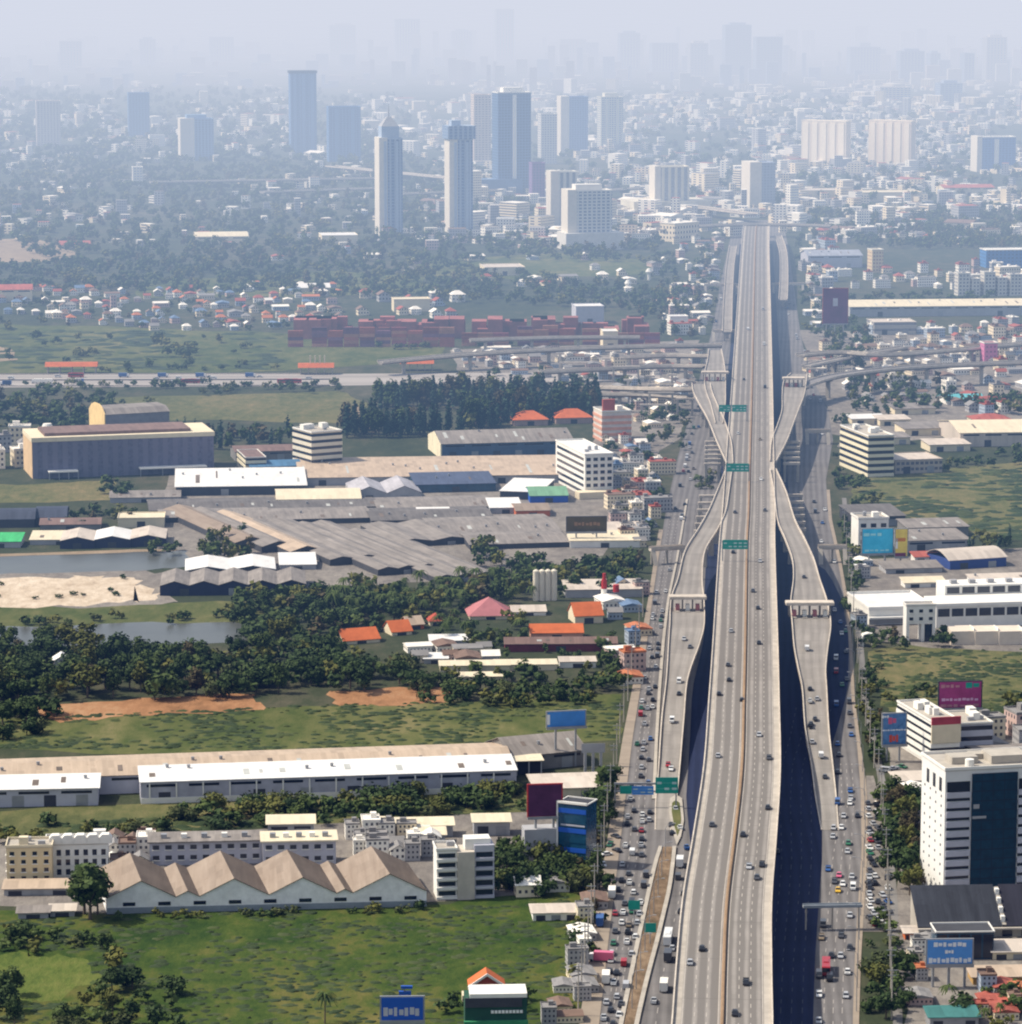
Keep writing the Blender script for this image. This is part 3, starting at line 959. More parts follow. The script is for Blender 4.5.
def flat_roof(o, w, d, h, m=None, rim=.9, gear=0, mw=None, rnd=None):
    rnd = rnd or random
    mb = MB()
    mb.box(-.15, -.15, h, w + .15, d + .15, h + .25)
    r = mb.build('roof', m or M_conc, o)
    if rim:
        mb = MB()
        t = .35
        mb.box(-.3, -.3, h + .25, w + .3, -.3 + t, h + .25 + rim)
        mb.box(-.3, d + .3 - t, h + .25, w + .3, d + .3, h + .25 + rim)
        mb.box(-.3, -.3 + t, h + .25, -.3 + t, d + .3 - t, h + .25 + rim)
        mb.box(w + .3 - t, -.3 + t, h + .25, w + .3, d + .3 - t, h + .25 + rim)
        mb.build('parapet', mw or M_white, r)
    for i in range(gear):
        a, b = rnd.uniform(.12, .8) * w, rnd.uniform(.2, .75) * d
        q = rnd.random()
        mb = MB()
        if q < .4:
            mb.box(a, b, h + .25, a + min(5, w * .2), b + min(5, d * .25), h + 3)
            mb.build('stair_house', mw or M_white, r)
        elif q < .75:
            mb.cyl(a, b, h + .25, h + 2.4, 1.1, n=10)
            mb.cyl(a, b, h + 2.4, h + 2.9, 1.1, .3, n=10)
            mb.build('water_tank', M_steel, r)
        else:
            mb.box(a, b, h + .25, a + 2.4, b + 1.6, h + 1.7)
            mb.build('cooling_unit', M_grey, r)
    return r


def wallbox(o, w, d, h, m, z0=0):
    mb = MB()
    mb.box(0, 0, z0, w, d, h)
    return mb.build('wall', m, o)


def ribbons(o, w, d, h, n, band, spandrel, glass=M_glass, frac=.5, z0=0.0, proud=.35, xr=None):
    """storey by storey: a glass band and a projecting spandrel"""
    fh = (h - z0) / n
    for i in range(n):
        za = z0 + i * fh
        mb = MB()
        mb.box(-.06, -.06, za + fh * (1 - frac), w + .06, d + .06, za + fh - .03)
        mb.build('window_band', glass, o)
        mb = MB()
        mb.box(-proud, -proud, za + .02, w + proud, d + proud, za + fh * (1 - frac))
        mb.build('spandrel', spandrel, o)


WIN_CACHE = {}


def window_grid(o, w, d, h, nx, nz, m=M_glass, ww=None, wh=None, z0=1.0, side=0, frame=None, x0=0.0, x1=None):
    fh = (h - z0) / nz
    x1 = w if x1 is None else x1
    ww = ww or (x1 - x0) / nx * .55
    wh = wh or fh * .5
    key = (round(ww, 2), round(wh, 2), m.name, frame.name if frame else '')
    if key not in WIN_CACHE:
        mb = MB()
        mb.box(-ww / 2, -.04, 0, ww / 2, .3, wh)
        a = mb.data('window', m)
        mb = MB()
        mb.box(-ww / 2 - .25, -.45, -.3, ww / 2 + .25, .1, -.05)
        WIN_CACHE[key] = (a, mb.data('sill', frame or M_white))
    for i in range(nx):
        for j in range(nz):
            p = link('window', WIN_CACHE[key][0], o, (x0 + (i + .5) * (x1 - x0) / nx, 0, z0 + j * fh + (fh - wh) * .5))
            link('sill', WIN_CACHE[key][1], p)
    if side:
        for i in range(side):
            for j in range(nz):
                p = link('window', WIN_CACHE[key][0], o, (0, (i + .5) * d / side, z0 + j * fh + (fh - wh) * .5))
                p.rotation_euler = (0, 0, -math.pi / 2)
                link('sill', WIN_CACHE[key][1], p)


def shed(name, label, cat, x, y, wpx, hpx, dep, rot=13, rise=2.0, kind='gx', n=1, roof=None, wall=None, lm=None, group=None, over=.8, door=2, end=None, bays=None, openf=False, vent=False, hm=None):
    """warehouse: kind gx = ridge along the front, gy = n gables facing the front, mono = single slope down to the front, barrel = curved"""
    roof, wall = roof or R_grey, wall or M_grey
    o, w, s = base(name, label, cat, x, y, wpx, rot, lm, group)
    h = hm or hpx / s
    th = .22
    mb = MB()
    if openf:
        for i in range(max(2, int(w / 8)) + 1):
            u = i * (w - .5) / max(2, int(w / 8))
            mb.box(u, 0, 0, u + .5, .5, h)
        mb.box(0, dep * .35, 0, w, dep, h - .05, 1)
        mb.build('wall', [wall, M_dark], o)
    elif kind == 'gx':
        mb.extrx([(0, 0), (0, h), (dep / 2, h + rise), (dep, h), (dep, 0)][::-1], 0, w)
        mb.build('wall', wall, o)
    elif kind == 'gy':
        for i in range(n):
            a, b = w * i / n, w * (i + 1) / n
            if bays:
                a, b = w * bays[i], w * bays[i + 1]
            rr = rise * (b - a) / (w / n)
            mb.extr([(a, 0), (b, 0), (b, h), ((a + b) / 2, h + rr), (a, h)], 0, dep)
        mb.build('wall', wall, o)
    elif kind == 'mono':
        mb.extrx([(0, 0), (0, h), (dep, h + rise), (dep, 0)][::-1], 0, w)
        mb.build('wall', wall, o)
    else:
        mb.box(0, 0, 0, w, dep, h)
        mb.build('wall', wall, o)
    if kind == 'gx':
        k_ = rise / (dep / 2)
        for sg in (0, 1):
            mb = MB()
            if sg == 0:
                mb.extrx([(-over, h - over * k_ + .05), (dep / 2, h + rise + .05), (dep / 2, h + rise + .05 + th), (-over, h - over * k_ + .05 + th)][::-1], -over, w + over)
            else:
                mb.extrx([(dep / 2 + .002, h + rise + .05), (dep + over, h - over * k_ + .05), (dep + over, h - over * k_ + .05 + th), (dep / 2 + .002, h + rise + .05 + th)][::-1], -over, w + over)
            r = mb.build('roof', roof, o)
        if vent:
            mb = MB()
            mb.box(1, dep / 2 - .7, h + rise + .1, w - 1, dep / 2 + .7, h + rise + 1.0)
            mb.build('ridge_vent', roof, o)
    elif kind == 'gy':
        for i in range(n):
            a, b = w * i / n, w * (i + 1) / n
            if bays:
                a, b = w * bays[i], w * bays[i + 1]
            rr = rise * (b - a) / (w / n)
            c = (a + b) / 2
            mb = MB()
            mb.extr([(a, h + .06), (c, h + rr + .06), (b, h + .06), (b, h + .06 + th), (c, h + rr + .06 + th), (a, h + .06 + th)][::-1], -over, dep + over)
            mb.build('roof', roof, o)
            if vent:
                mb = MB()
                mb.box(c - .5, 0, h + rr + .1, c + .5, dep, h + rr + .8)
                mb.build('ridge_vent', roof, o)
    elif kind == 'mono':
        mb = MB()
        k_ = rise / dep
        mb.extrx([(-over, h - over * k_ + .05), (dep + over, h + rise + over * k_ + .05), (dep + over, h + rise + over * k_ + .05 + th), (-over, h - over * k_ + .05 + th)][::-1], -over, w + over)
        mb.build('roof', roof, o)
    elif kind == 'barrel':
        mb = MB()
        N = 8
        pr = [(dep * i / N, h + .05 + rise * math.sin(math.pi * i / N)) for i in range(N + 1)]
        mb.extrx((pr + [(a, b + th) for a, b in pr[::-1]])[::-1], -over, w + over)
        mb.build('roof', roof, o)
    elif kind == 'hip':
        mb = MB()
        q = min(w, dep) * .45
        e = .9
        v = [(-e, -e, h), (w + e, -e, h), (w + e, dep + e, h), (-e, dep + e, h)]
        if w >= dep:
            t = [(q, dep / 2, h + rise), (w - q, dep / 2, h + rise)]
            mb.face([v[0], v[1], t[1], t[0]]); mb.face([v[1], v[2], t[1]]); mb.face([v[2], v[3], t[0], t[1]]); mb.face([v[3], v[0], t[0]])
        else:
            t = [(w / 2, q, h + rise), (w / 2, dep - q, h + rise)]
            mb.face([v[0], v[1], t[0]]); mb.face([v[1], v[2], t[1], t[0]]); mb.face([v[2], v[3], t[1]]); mb.face([v[3], v[0], t[0], t[1]])
        mb.face(v[::-1])
        mb.build('roof', roof, o)
    elif kind == 'flat':
        flat_roof(o, w, dep, h, roof, .5, 0, wall)
    if kind in ('gx', 'mono') and w > 30 and name in ('warehouse', 'shed', 'market_hall'):
        rg_ = random.Random(int(x * 7 + y))
        d0 = dep / 2 if kind == 'gx' else dep
        k_ = rise / d0
        ns = min(22, int(w / 8))
        for i in range(ns):
            if rg_.random() < .25:
                continue
            u = (i + rg_.uniform(.2, .8)) * w / ns
            ya = d0 * rg_.uniform(.1, .45)
            yb = ya + d0 * rg_.uniform(.2, .45)
            q = rg_.random()
            mb = MB()
            if q < .6:
                mb.extrx([(ya, h + .26 + ya * k_), (yb, h + .26 + yb * k_), (yb, h + .36 + yb * k_), (ya, h + .36 + ya * k_)][::-1], u, u + rg_.uniform(.9, 2.4))
                mb.build('skylight' if q < .35 else 'patched_sheet', M_sky if q < .35 else M_patch, o)
            else:
                mb.cyl(u, yb, h + .2 + yb * k_, h + 1.5 + yb * k_, .55, .7, 8)
                mb.build('roof_vent', M_steel, o)
    if not openf:
        for i in range(door):
            u = (i + .5) * w / door
            mb = MB()
            dw = min(2.2, w / door * .3)
            mb.box(u - dw, -.09, 0, u + dw, .2, min(4.2, h * .7))
            mb.build('roller_door', M_steel if i % 2 else M_dark, o)
        if h > 5.5 and kind != 'flat':
            nb = max(2, min(14, int(w / 14)))
            for i in range(nb):
                u = (i + .5) * w / nb
                mb = MB()
                mb.box(u - w / nb * .36, -.07, h - 1.9, u + w / nb * .36, .2, h - .9)
                mb.build('window', M_glass, o)
    return o, w, h


M_sky = mat('skylight_sheet', (.42, .43, .41))
M_patch = mat('patched_sheet', (.15, .12, .10), var=.4)
# ---- near, shop side
o, w, s = base('sawtooth_warehouse', 'row of tan rusty gabled sheds with pale grey ends facing the big green field', 'warehouse', 107, 914, 320, 5, 'the sawtooth sheds')
h = 5.2
edges = [0, .215, .288, .505, .717, .768, 1.0]
dep = 35
mb = MB()
for a, b in zip(edges, edges[1:]):
    a, b = a * w, b * w
    mb.extr([(a, 0), (b, 0), (b, h), ((a + b) / 2, h + (b - a) * .25), (a, h)], 0, dep)
wallo = mb.build('wall', mat('shed_wall', (.80, .79, .77), var=.2, scale=.4), o)
wallo.data.transform(__import__('mathutils').Matrix(((1, -.12, 0, 0), (0, 1, 0, 0), (0, 0, 1, 0), (0, 0, 0, 1))))
mb = MB()
mb.box(-.1, -.12, 0, w + .1, .1, 2.0)
mb.build('plinth', mat('plinth_blue', (.25, .28, .31)), o)
for a, b in zip(edges, edges[1:]):
    a, b = a * w, b * w
    c, rr = (a + b) / 2, (b - a) * .25
    for sg in (0, 1):
        mb = MB()
        if sg == 0:
            mb.extr([(a - .05, h + .05), (c, h + rr + .06), (c, h + rr + .3), (a - .05, h + .29)][::-1], -.6, dep + .6)
        else:
            mb.extr([(c, h + rr + .06), (b + .05, h + .05), (b + .05, h + .29), (c, h + rr + .3)][::-1], -.6, dep + .6)
        r = mb.build('roof', R_rust_shade if sg else R_rust, o)
        r.data.transform(__import__('mathutils').Matrix(((1, -.12, 0, 0), (0, 1, 0, 0), (0, 0, 1, 0), (0, 0, 0, 1))))
for i in range(9):
    u = w * (.05 + i * .11)
    mb = MB(); mb.box(u, -.16, 2.5, u + 4, .1, 3.7); mb.build('window', M_glass, o)

o, w, h2 = shed('warehouse', 'very long warehouse with tan sheet roof behind the white roofed one', 'warehouse', -60, 800, 578, 19, 32, 8.5, 2.0, 'gx', roof=R_tan, wall=M_lav, lm='the long tan warehouse', door=6)
o, w, h2 = shed('warehouse', 'very long warehouse with bright white roof and grey wall along the tree row', 'warehouse', 141, 804, 379, 22, 17, 8, 2.0, 'mono', roof=R_white, wall=mat('purple_grey', (.36, .36, .42)), lm='the long white warehouse', door=8, over=.5)
mb = MB(); mb.box(0, -.35, 0, w, -.05, 2.2); mb.build('boundary_wall', M_white, o)
for i in range(14):
    mb = MB(); mb.box(3 + i * w / 14.2, -.5, .1, 3.5 + i * w / 14.2, .1, h2 - .5); mb.build('column', M_white, o)
shed('warehouse', 'white roofed warehouse with a band of small windows at the picture edge', 'warehouse', -30, 808, 127, 18, 15, 5, 1.6, 'mono', roof=R_white, wall=M_lav, lm='the edge white warehouse', door=4)
shed('warehouse', 'grey gabled shed at the end of the long white warehouse', 'warehouse', 512, 772, 74, 16, 26, 22, 4.5, 'gx', roof=R_grey, wall=M_concd, door=2, lm='the grey gabled shed')
shed('canopy', 'small cream canopy beside the end of the long white warehouse', 'canopy', 516, 776, 26, 15, 8, 8, .4, 'mono', roof=R_cream, wall=M_grey, openf=True)
shed('market_hall', 'pale pink flat hall behind the red framed billboard', 'hall', 536, 798, 68, 9, 20, 8, .6, 'mono', roof=R_pinkw, wall=M_cream)


def billboard(label, x, y, wpx, z0px, hpx, face, rot=10, posts=2, frame=None, lm=None, marks=None, zbase=0, name='billboard', lattice=False, back=1.2):
    """board on posts: base pixel, bottom and height of the panel in pixels"""
    s = S(y)
    gx, gy = W(x, y)
    w, z0, h = wpx / s, z0px / s, hpx / s
    o = T(name, label, 'billboard', gx, gy, rot, lm=lm)
    mb = MB()
    mb.box(0, -.35, z0, w, .35, z0 + h)
    mb.build('frame', frame or M_steel, o)
    mb = MB()
    mb.box(.5, -.5, z0 + .4, w - .5, -.36, z0 + h - .4)
    p = mb.build('panel', face, o)
    for i in range(posts):
        u = w * (i + .5) / posts
        mb = MB()
        mb.cyl(u, .9, 0, z0 + h * .9, .45, n=8)
        mb.box(u - .2, .35, z0 + h * .3, u + .2, .9, z0 + h * .3 + .4)
        mb.build('post', M_steel, o)
    mb = MB()
    mb.box(0, -1.6, z0 - .5, w, -.2, z0 - .3)
    mb.box(0, -1.62, z0 - .5, w, -1.52, z0 + .5)
    mb.build('catwalk', M_steel, o)
    if marks:
        for mm, rows in marks:
            q = MB()
            for (u0, u1, v, hh, nseg) in rows:
                for i in range(nseg):
                    a = w * (u0 + (u1 - u0) * i / nseg)
                    b = w * (u0 + (u1 - u0) * (i + .86) / nseg)
                    zz = z0 + h * v
                    H = h * hh
                    # only pale blots are legible at this distance in the photograph
                    e = (b - a) * (.0, .12, .3, .05, .2)[i % 5]
                    q.box(a, -.56, zz + H * (.0, .15, .0, .1)[i % 4], b - e, -.51, zz + H * (1, .85, 1, .75, .95)[i % 5])
                q.box(w * u0, -.525, zz + H * .45, w * u1 * .98, -.505, zz + H * .45 + .06)
            q.build('lettering', mm, p)
    return o, w, z0, h


M_sw = mat('letter_white', (.8, .8, .8), var=.05)
billboard('blue billboard on posts above the grey gabled shed', 546, 768, 41, 41, 17, M_mblue, 12, 2, lm='the blue roadside billboard', marks=[(M_sw, [(.02, .1, .2, .6, 1)])])
o, w, z0, h = billboard('red framed billboard standing on a low pale block among trees', 527, 866, 36, 50, 34, mat('wine', (.09, .025, .07), var=.3), 8, 2, M_red, 'the red framed billboard')
mb = MB(); mb.box(-1.0, -1.0, 0, w * .9, 6, 13); mb.build('block', M_grey, o)
o, w, s = base('wrapped_tower', 'slim block wrapped in blue glass panels with a white edge by the highway', 'building', 558, 866, 28, -24, 'the blue wrapped block')
wallbox(o, w, 9, 22, M_blueglass)
mb = MB(); mb.box(-.5, -.25, 0, 0.0, .6, 22.4); mb.build('corner_post', M_white, o)
mb = MB(); mb.box(-.5, -.25, 22.4, w, .6, 23); mb.build('top_rail', M_white, o)
for i in range(6):
    mb = MB(); mb.box(.1, -.14, 2 + i * 3.4, w - .1, .05, 3.6 + i * 3.4); mb.build('panel', M_blue if i % 2 else M_blueglass, o)
mb = MB(); mb.box(w * .1, -.2, 14.6, w * .95, .04, 15.1); mb.build('cornice', M_lav, o)
flat_roof(o, w, 9, 22.0, M_dark, .4)

# grey three pillar frame behind the grey shed
x, y = W(584, 776)
o = T('sign_pylon', 'empty grey three legged sign frame by the highway pavement', 'sign frame', x, y, 5)
for i in range(3):
    mb = MB(); mb.box(i * 3, 0, 0, i * 3 + 1, 1, 11.5); mb.build('post', M_grey, o)
mb = MB(); mb.box(-1, -.1, 9, 8, 0, 12.6); mb.build('panel', M_grey, o)

# townhouses and blocks
o, w, s = base('apartment_block', 'cream four storey apartment block with arched windows at the picture edge', 'apartment block', 7, 886, 45, 4, 'the cream apartment block')
wallbox(o, w, 11, 13, mat('warm_cream', (.66, .54, .34), var=.12)); window_grid(o, w, 11, 12.5, 4, 4, side=3, ww=1.5, wh=1.3, z0=1.2); flat_roof(o, w, 11, 13, M_conc, .8, 3, M_cream)
o, w, s = base('apartment_block', 'white five storey corner block with balconies beside the tan sheds', 'apartment block', 437, 900, 20, 8, 'the white balcony block')
wallbox(o, w, 10, 16.5, M_white)
for i in range(5):
    mb = MB(); mb.box(.5, -.05, 1.4 + i * 3.2, w - .5, .2, 2.9 + i * 3.2); mb.build('window', M_glass, o)
    mb = MB(); mb.box(-.2, -1.0, .3 + i * 3.2, w + .1, -.06, 1.2 + i * 3.2); mb.build('balcony', M_white, o)
mb = MB(); mb.box(w + .05, -1.2, 0, w + 5.8, 9, 16.2); mb.build('stair_tower', mat('beige', (.52, .47, .40)), o)
mb = MB(); mb.box(w + 5.85, .3, 0, w + 12.5, 10, 18); wr = mb.build('wing', M_lav, o)
for i in range(5):
    mb = MB(); mb.box(w + 6.4, .24, 1.2 + i * 3.2, w + 12, .4, 2.9 + i * 3.2); mb.build('window', M_glass, o)
    mb = MB(); mb.box(w + 5.9, -.7, .2 + i * 3.2, w + 12.4, .28, 1.1 + i * 3.2); mb.build('balcony', M_lav, o)
flat_roof(o, w, 10, 16.5, M_conc, .8, 1)
mb = MB(); mb.box(w + 3, 2, 16.25, w + 11.5, 8, 19.8); mb.build('stair_house', M_white, o)
o, w, s = base('terrace_house', 'white row houses with arched tops beside the cream apartment block', 'terrace', 46, 880, 62, 5, 'the arched white terrace')
wallbox(o, w, 12, 12, M_white)
window_grid(o, w, 12, 11, 7, 3, ww=1.5, wh=2)
flat_roof(o, w, 12, 12, M_conc, .6, 2)
for i in range(5):
    mb = MB(); a = w * (.06 + i * .2); mb.extr([(a, 12.4), (a + 4.4, 12.4), (a + 4.4, 14.2), (a + 3.4, 15.4), (a + 1, 15.4), (a, 14.2)], -.4, 3); mb.build('dormer', M_white, o)
for (x_, y_, w_, h_, d_, lab, rf) in [(150, 866, 112, 24, 12, 'long two storey white block with deep grey eaves behind the tan sheds', R_grey), (263, 868, 73, 27, 12, 'two storey white block with cream eave behind the tan sheds', R_cream)]:
    o, w, s = base('office_block', lab, 'building', x_, y_, w_, 5, 'the eaved white block' if x_ == 150 else 'the cream eaved block')
    h = h_ / s
    wallbox(o, w, d_, h, M_lav)
    window_grid(o, w, d_, h, 9 if x_ == 150 else 6, 2, ww=2.2, wh=1.5)
    mb = MB(); mb.box(-.8, -1.6, h + .02, w + .8, d_ + .8, h + .5); mb.build('roof', rf, o)
    for i in range(5):
        a = w * (.1 + .18 * i); mb = MB(); mb.box(a, 3, h + .52, a + 2, 5, h + 2.0); mb.build('water_tank', M_white if i % 2 else M_steel, o)
for (x_, y_, w_, h_, d_, lab) in [(268, 840, 46, 16, 9, 'cream roofed hall behind the cream eaved block'), (393, 838, 60, 12, 8, 'long cream roofed hall beside the tree row'), (413, 845, 32, 10, 7, 'short cream roofed hall in front of the long cream one'), (474, 836, 36, 14, 8, 'cream roofed hall near the red framed billboard'), (366, 832, 18, 8, 6, 'tiny cream roofed shed between the cream halls')]:
    shed('hall', lab, 'hall', x_, y_, w_, h_, d_, 4, .8, 'mono', roof=R_cream, wall=M_grey, door=2)
shed('field_shed', 'low pale shed alone on the edge of the big green field', 'shed', 533, 921, 46, 8, 8, 4, .5, 'mono', roof=R_pinkw, wall=M_white, door=3, lm='the low field shed')
shed('shed', 'low tan roofed shed behind the field below the cream apartment block', 'shed', 4, 896, 66, 7, 9, 3, .6, 'mono', roof=R_tan, wall=M_grey, door=3)
shed('shed', 'flat grey shed at the field edge in front of the big dark tree', 'shed', 18, 919, 30, 6, 6, 4, .4, 'mono', roof=R_grey, wall=M_grey, door=1)
shed('shed', 'flat grey brown shed beside the trunk of the big dark tree', 'shed', 50, 917, 24, 6, 6, 4, .4, 'mono', roof=R_pinkw, wall=M_grey, door=1)
# bottom edge
o, w, s = base('pavilion', 'small pavilion with steep red roof and white gable trim in the field corner', 'pavilion', 472, 1001, 30, 3, 'the red pavilion')
wallbox(o, w, 7, 4.2, mat('pinkish', (.42, .33, .3)))
for sg in (-1, 1):
    mb = MB(); mb.extr([(w / 2, 7.8), (w / 2 + sg * (w / 2 + 1.1), 4.0), (w / 2 + sg * (w / 2 + 1.1), 4.3), (w / 2, 8.1)][::sg], -1, 8); mb.build('roof', M_orange, o)
    mb = MB(); mb.extr([(w / 2, 8.0), (w / 2 + sg * (w / 2 + 1.3), 4.1), (w / 2 + sg * (w / 2 + 1.3), 4.9), (w / 2, 8.8)][::sg], -1.5, -1.05); mb.build('gable_trim', M_white, o)
mb = MB(); mb.face([(-.6, -.7, 4.2), (w + .6, -.7, 4.2), (w / 2, -.7, 7.7)]); mb.build('gable', M_redtile, o)
mb = MB(); mb.box(-3, -3, 0, -.4, 2, 2.6); mb.build('porch', M_cream, o)
o, w, s = base('shop', 'green fronted shop with white eave sign below the red pavilion', 'shop', 465, 1036, 62, 3, 'the green fronted shop')
wallbox(o, w, 9, 11, mat('dark_green', (.02, .07, .045), var=.2))
mb = MB(); mb.box(-.3, -1.2, 1.5, w + .3, -.02, 4.6); mb.build('fascia', mat('green_sign', (.04, .22, .10)), o)
mb = MB(); mb.box(0, -.5, 8.6, w * .92, -.02, 11.4); mb.build('sign_panel', M_dark, o)
mb = MB(); mb.box(1.4, -.4, 11.4, w, 9, 12.6); mb.build('roof', M_white, o)
mb = MB()
for i in range(9):
    mb.box(w * .42 + i * w * .058, -.56, 6.8, w * .42 + i * w * .058 + w * .045, -.1, 7.6)
mb.build('lettering', M_sw, o)
billboard('dark blue billboard with white lettering at the bottom edge by the field', 380, 1052, 45, 32, 26, M_blue, 2, 2, lm='the bottom edge billboard', marks=[(M_lav, [(.08, .9, .22, .34, 7)])])
x, y = W(399, 1018)
o = T('lamp_mast', 'dark floodlight mast behind the bottom edge billboard', 'mast', x, y)
mb = MB(); mb.cyl(1.6, 0, 0, 9, .25, n=6); mb.build('post', M_steel, o)
mb = MB(); mb.box(0, -.5, 7, 3.6, .5, 8.2); mb.box(.6, -.5, 9, 4, .5, 9.8); mb.build('floodlight', M_blue, o)

# ---- near, office side
o, w, s = base('office_tower', 'tall white office tower with banded windows and blue glass centre by the car park strip', 'office tower', 943, 900, 110, 12, 'the white office tower')
h, d = 43.5, 24
wallbox(o, w, d, h, mat('tower_white', (.72, .71, .68), var=.06))
zb = [h - 7.6 - i * 3.3 for i in range(11)]
for (xa, xb) in ((.6, 8.6), (25.5, w - .4)):
    mb = MB(); mb.box(xa, -.08, h - 7.4, xb, .2, h - 3.6); mb.build('window_band', M_glass, o)
    for zz in zb:
        mb = MB(); mb.box(xa, -.08, zz - 2.6, xb, .2, zz - 1.5); mb.build('window_band', M_glass, o)
        mb = MB(); mb.box(xa - .2, -.55, zz - 1.45, xb + .2, -.09, zz + .45); mb.build('spandrel', M_lav, o)
mb = MB(); mb.box(9.2, -.7, 1, 24.9, -.02, h - 1.2); cg = mb.build('curtain_wall', facade('curtain', (.008, .016, .03), (.003, .028, .05), 3.9, 3.3, .06, .1), o)
mb = MB(); mb.box(9.25, -1.15, h - 16.2, 14.0, -.72, h - 15.4); mb.build('ledge', M_grey, cg)
mb = MB(); mb.box(9.6, -1.0, h - 12.8, 11.6, -.72, h - 11.4); mb.build('ledge', M_grey, cg)
for j in range(10):
    for i in range(4):
        p = MB(); yy_ = 3.2 + i * 5.6; p.box(-.06, yy_, h - 9.5 - j * 3.3, .2, yy_ + .9, h - 8.7 - j * 3.3); p.build('window', M_glass, o)
for i in range(3):
    p = MB(); yy_ = 3.4 + i * 6.4; p.box(-.06, yy_, h - 7.6, .2, yy_ + 2.6, h - 3.0); p.build('window', M_glass, o)
r = flat_roof(o, w, d, h, M_conc, 1.0, 0, M_white)
for (a, b, c, e, zz) in ((5, 8, 9, 7, 2.6), (18, 6, 13, 10, 3.0), (14, 14, 5, 5, 2)):
    mb = MB(); mb.box(a, b, h + .26, a + c, b + e, h + zz); mb.build('plant_room', M_conc, r)
mb = MB(); mb.cyl(10, 5, h + .26, h + 2.6, 1.5, n=12); mb.build('water_tank', M_white, r)

o, w, s = base('roof_hall', 'dark charcoal roofed hall in front of the white office tower', 'hall', 918, 938, 120, 3, 'the dark roofed hall')
mb = MB(); mb.extrx([(0, 0), (0, 4), (15, 12.4), (15, 0)][::-1], 0, w); mb.build('wall', M_conc, o)
mb = MB(); mb.extrx([(-1.2, 3.6), (15.4, 12.8), (15.4, 13.1), (-1.2, 3.9)][::-1], -.3, 26.5); mb.build('roof', roofing('roof_charcoal', (.032, .036, .046), var=.5), o)
mb = MB(); mb.extrx([(-1.2, 3.6), (15.4, 12.8), (15.4, 13.1), (-1.2, 3.9)][::-1], 28.2, w + .3); mb.build('roof', roofing('roof_black', (.02, .02, .03), var=.4), o)
for i in range(4):
    mb = MB(); mb.box(26.7, 1.0 + i * 3.6, 4.5 + i * 2.0, 28.0, 2.8 + i * 3.6, 6.4 + i * 2.0); mb.build('skylight', M_white, o)
mb = MB(); mb.box(-.4, -2.6, 3.0, w + .4, -1.25, 3.55); mb.build('canopy', M_conc, o)
for i in range(6):
    mb = MB(); mb.box(2 + i * w / 6.2, -.12, .2, 2 + i * w / 6.2 + 3.2, .1, 3.8); mb.build('window', M_glass, o)
o, w, s = base('low_block', 'low block with painted navy shade wall behind the blue lettered billboard', 'building', 936, 960, 57, 3, 'the navy shade block')
wallbox(o, w, 10, 8.5, M_blueglass); flat_roof(o, w, 10, 8.5, M_dark, .4)  # wall shadow put into the colour as dark blue glass
for i in range(5):
    mb = MB(); mb.box(i * w / 5 + .3, -.12, .4, (i + 1) * w / 5 - .3, .05, 8); mb.build('window', M_glass, o)
billboard('sky blue billboard with three rows of white lettering', 925, 988, 48, 24, 27, mat('sky_blue', (.10, .29, .66), var=.12), 2, 3, lm='the blue lettered billboard',
          marks=[(M_sw, [(.16, .86, .70, .17, 7), (.40, .60, .44, .13, 3), (.06, .97, .08, .2, 10)])])
for (x_, y_, w_, h_, d_, rf, wl, lab) in [(993, 960, 50, 8, 11, R_pinkw, M_cream, 'pale flat concrete shed at the picture edge behind the ochre hall'), (973, 985, 70, 8, 9, R_tan, mat('ochre', (.42, .26, .09)), 'ochre hall with tan roof at the picture edge'), (930, 1030, 48, 13, 8, roofing('roof_teal', (.05, .17, .16)), M_steel, 'teal canopy at the bottom edge below the lettered billboard'), (905, 940, 14, 7, 5, R_pinkw, M_orange, 'small orange kiosk beside the dark roofed hall'), (985, 1012, 60, 7, 8, R_red, M_orange, 'orange roofed stall row at the bottom corner'), (958, 936, 34, 3, 5, R_pinkw, M_white, 'narrow pale porch in front of the dark roofed hall')]:
    shed('hall', lab, 'hall', x_, y_, w_, h_, d_, 3, .6, 'mono', roof=rf, wall=wl, door=3)
# striped offices
o, w, s = base('striped_office', 'white office with slanting dark window stripes and a red white sign', 'office', 931, 766, 27, 14, 'the striped office')
wallbox(o, w, 38, 17, M_white); ribbons(o, w, 38, 16, 5, 0, M_white, frac=.42, z0=1)
mb = MB(); mb.box(-.4, -1.1, 9, w + .4, -.4, 16.2); mb.build('sign_panel', M_cream, o)
mb = MB(); mb.box(-.4, -1.1, 16.2, w + .4, -.4, 19.2); mb.build('sign_top', mat('dull_red', (.4, .06, .08)), o)
flat_roof(o, w, 38, 17, M_conc, .7, 4)
o, w, s = base('grey_office', 'grey office with dark window bands joined to the striped office', 'office', 957.5, 758, 34, 12, 'the banded grey office')
wallbox(o, w, 22, 13, M_lav); ribbons(o, w, 22, 12.5, 3, 0, M_lav, frac=.42); flat_roof(o, w, 22, 13, M_conc, .7, 5)
billboard('bright blue advertising board with pink and red pictures beside the striped office', 881, 762, 26, 17, 33, mat('ad_blue', (.06, .2, .5), var=.5, scale=.6, c2=(.15, .3, .55)), 10, 2, lm='the blue advertising board',
          marks=[(mat('ad_pink', (.6, .12, .22)), [(.25, .6, .66, .2, 2)]), (mat('ad_red', (.55, .08, .04)), [(.3, .7, .1, .22, 3)]), (M_sw, [(.02, .98, .45, .04, 9), (.0, .3, .85, .08, 3)])])
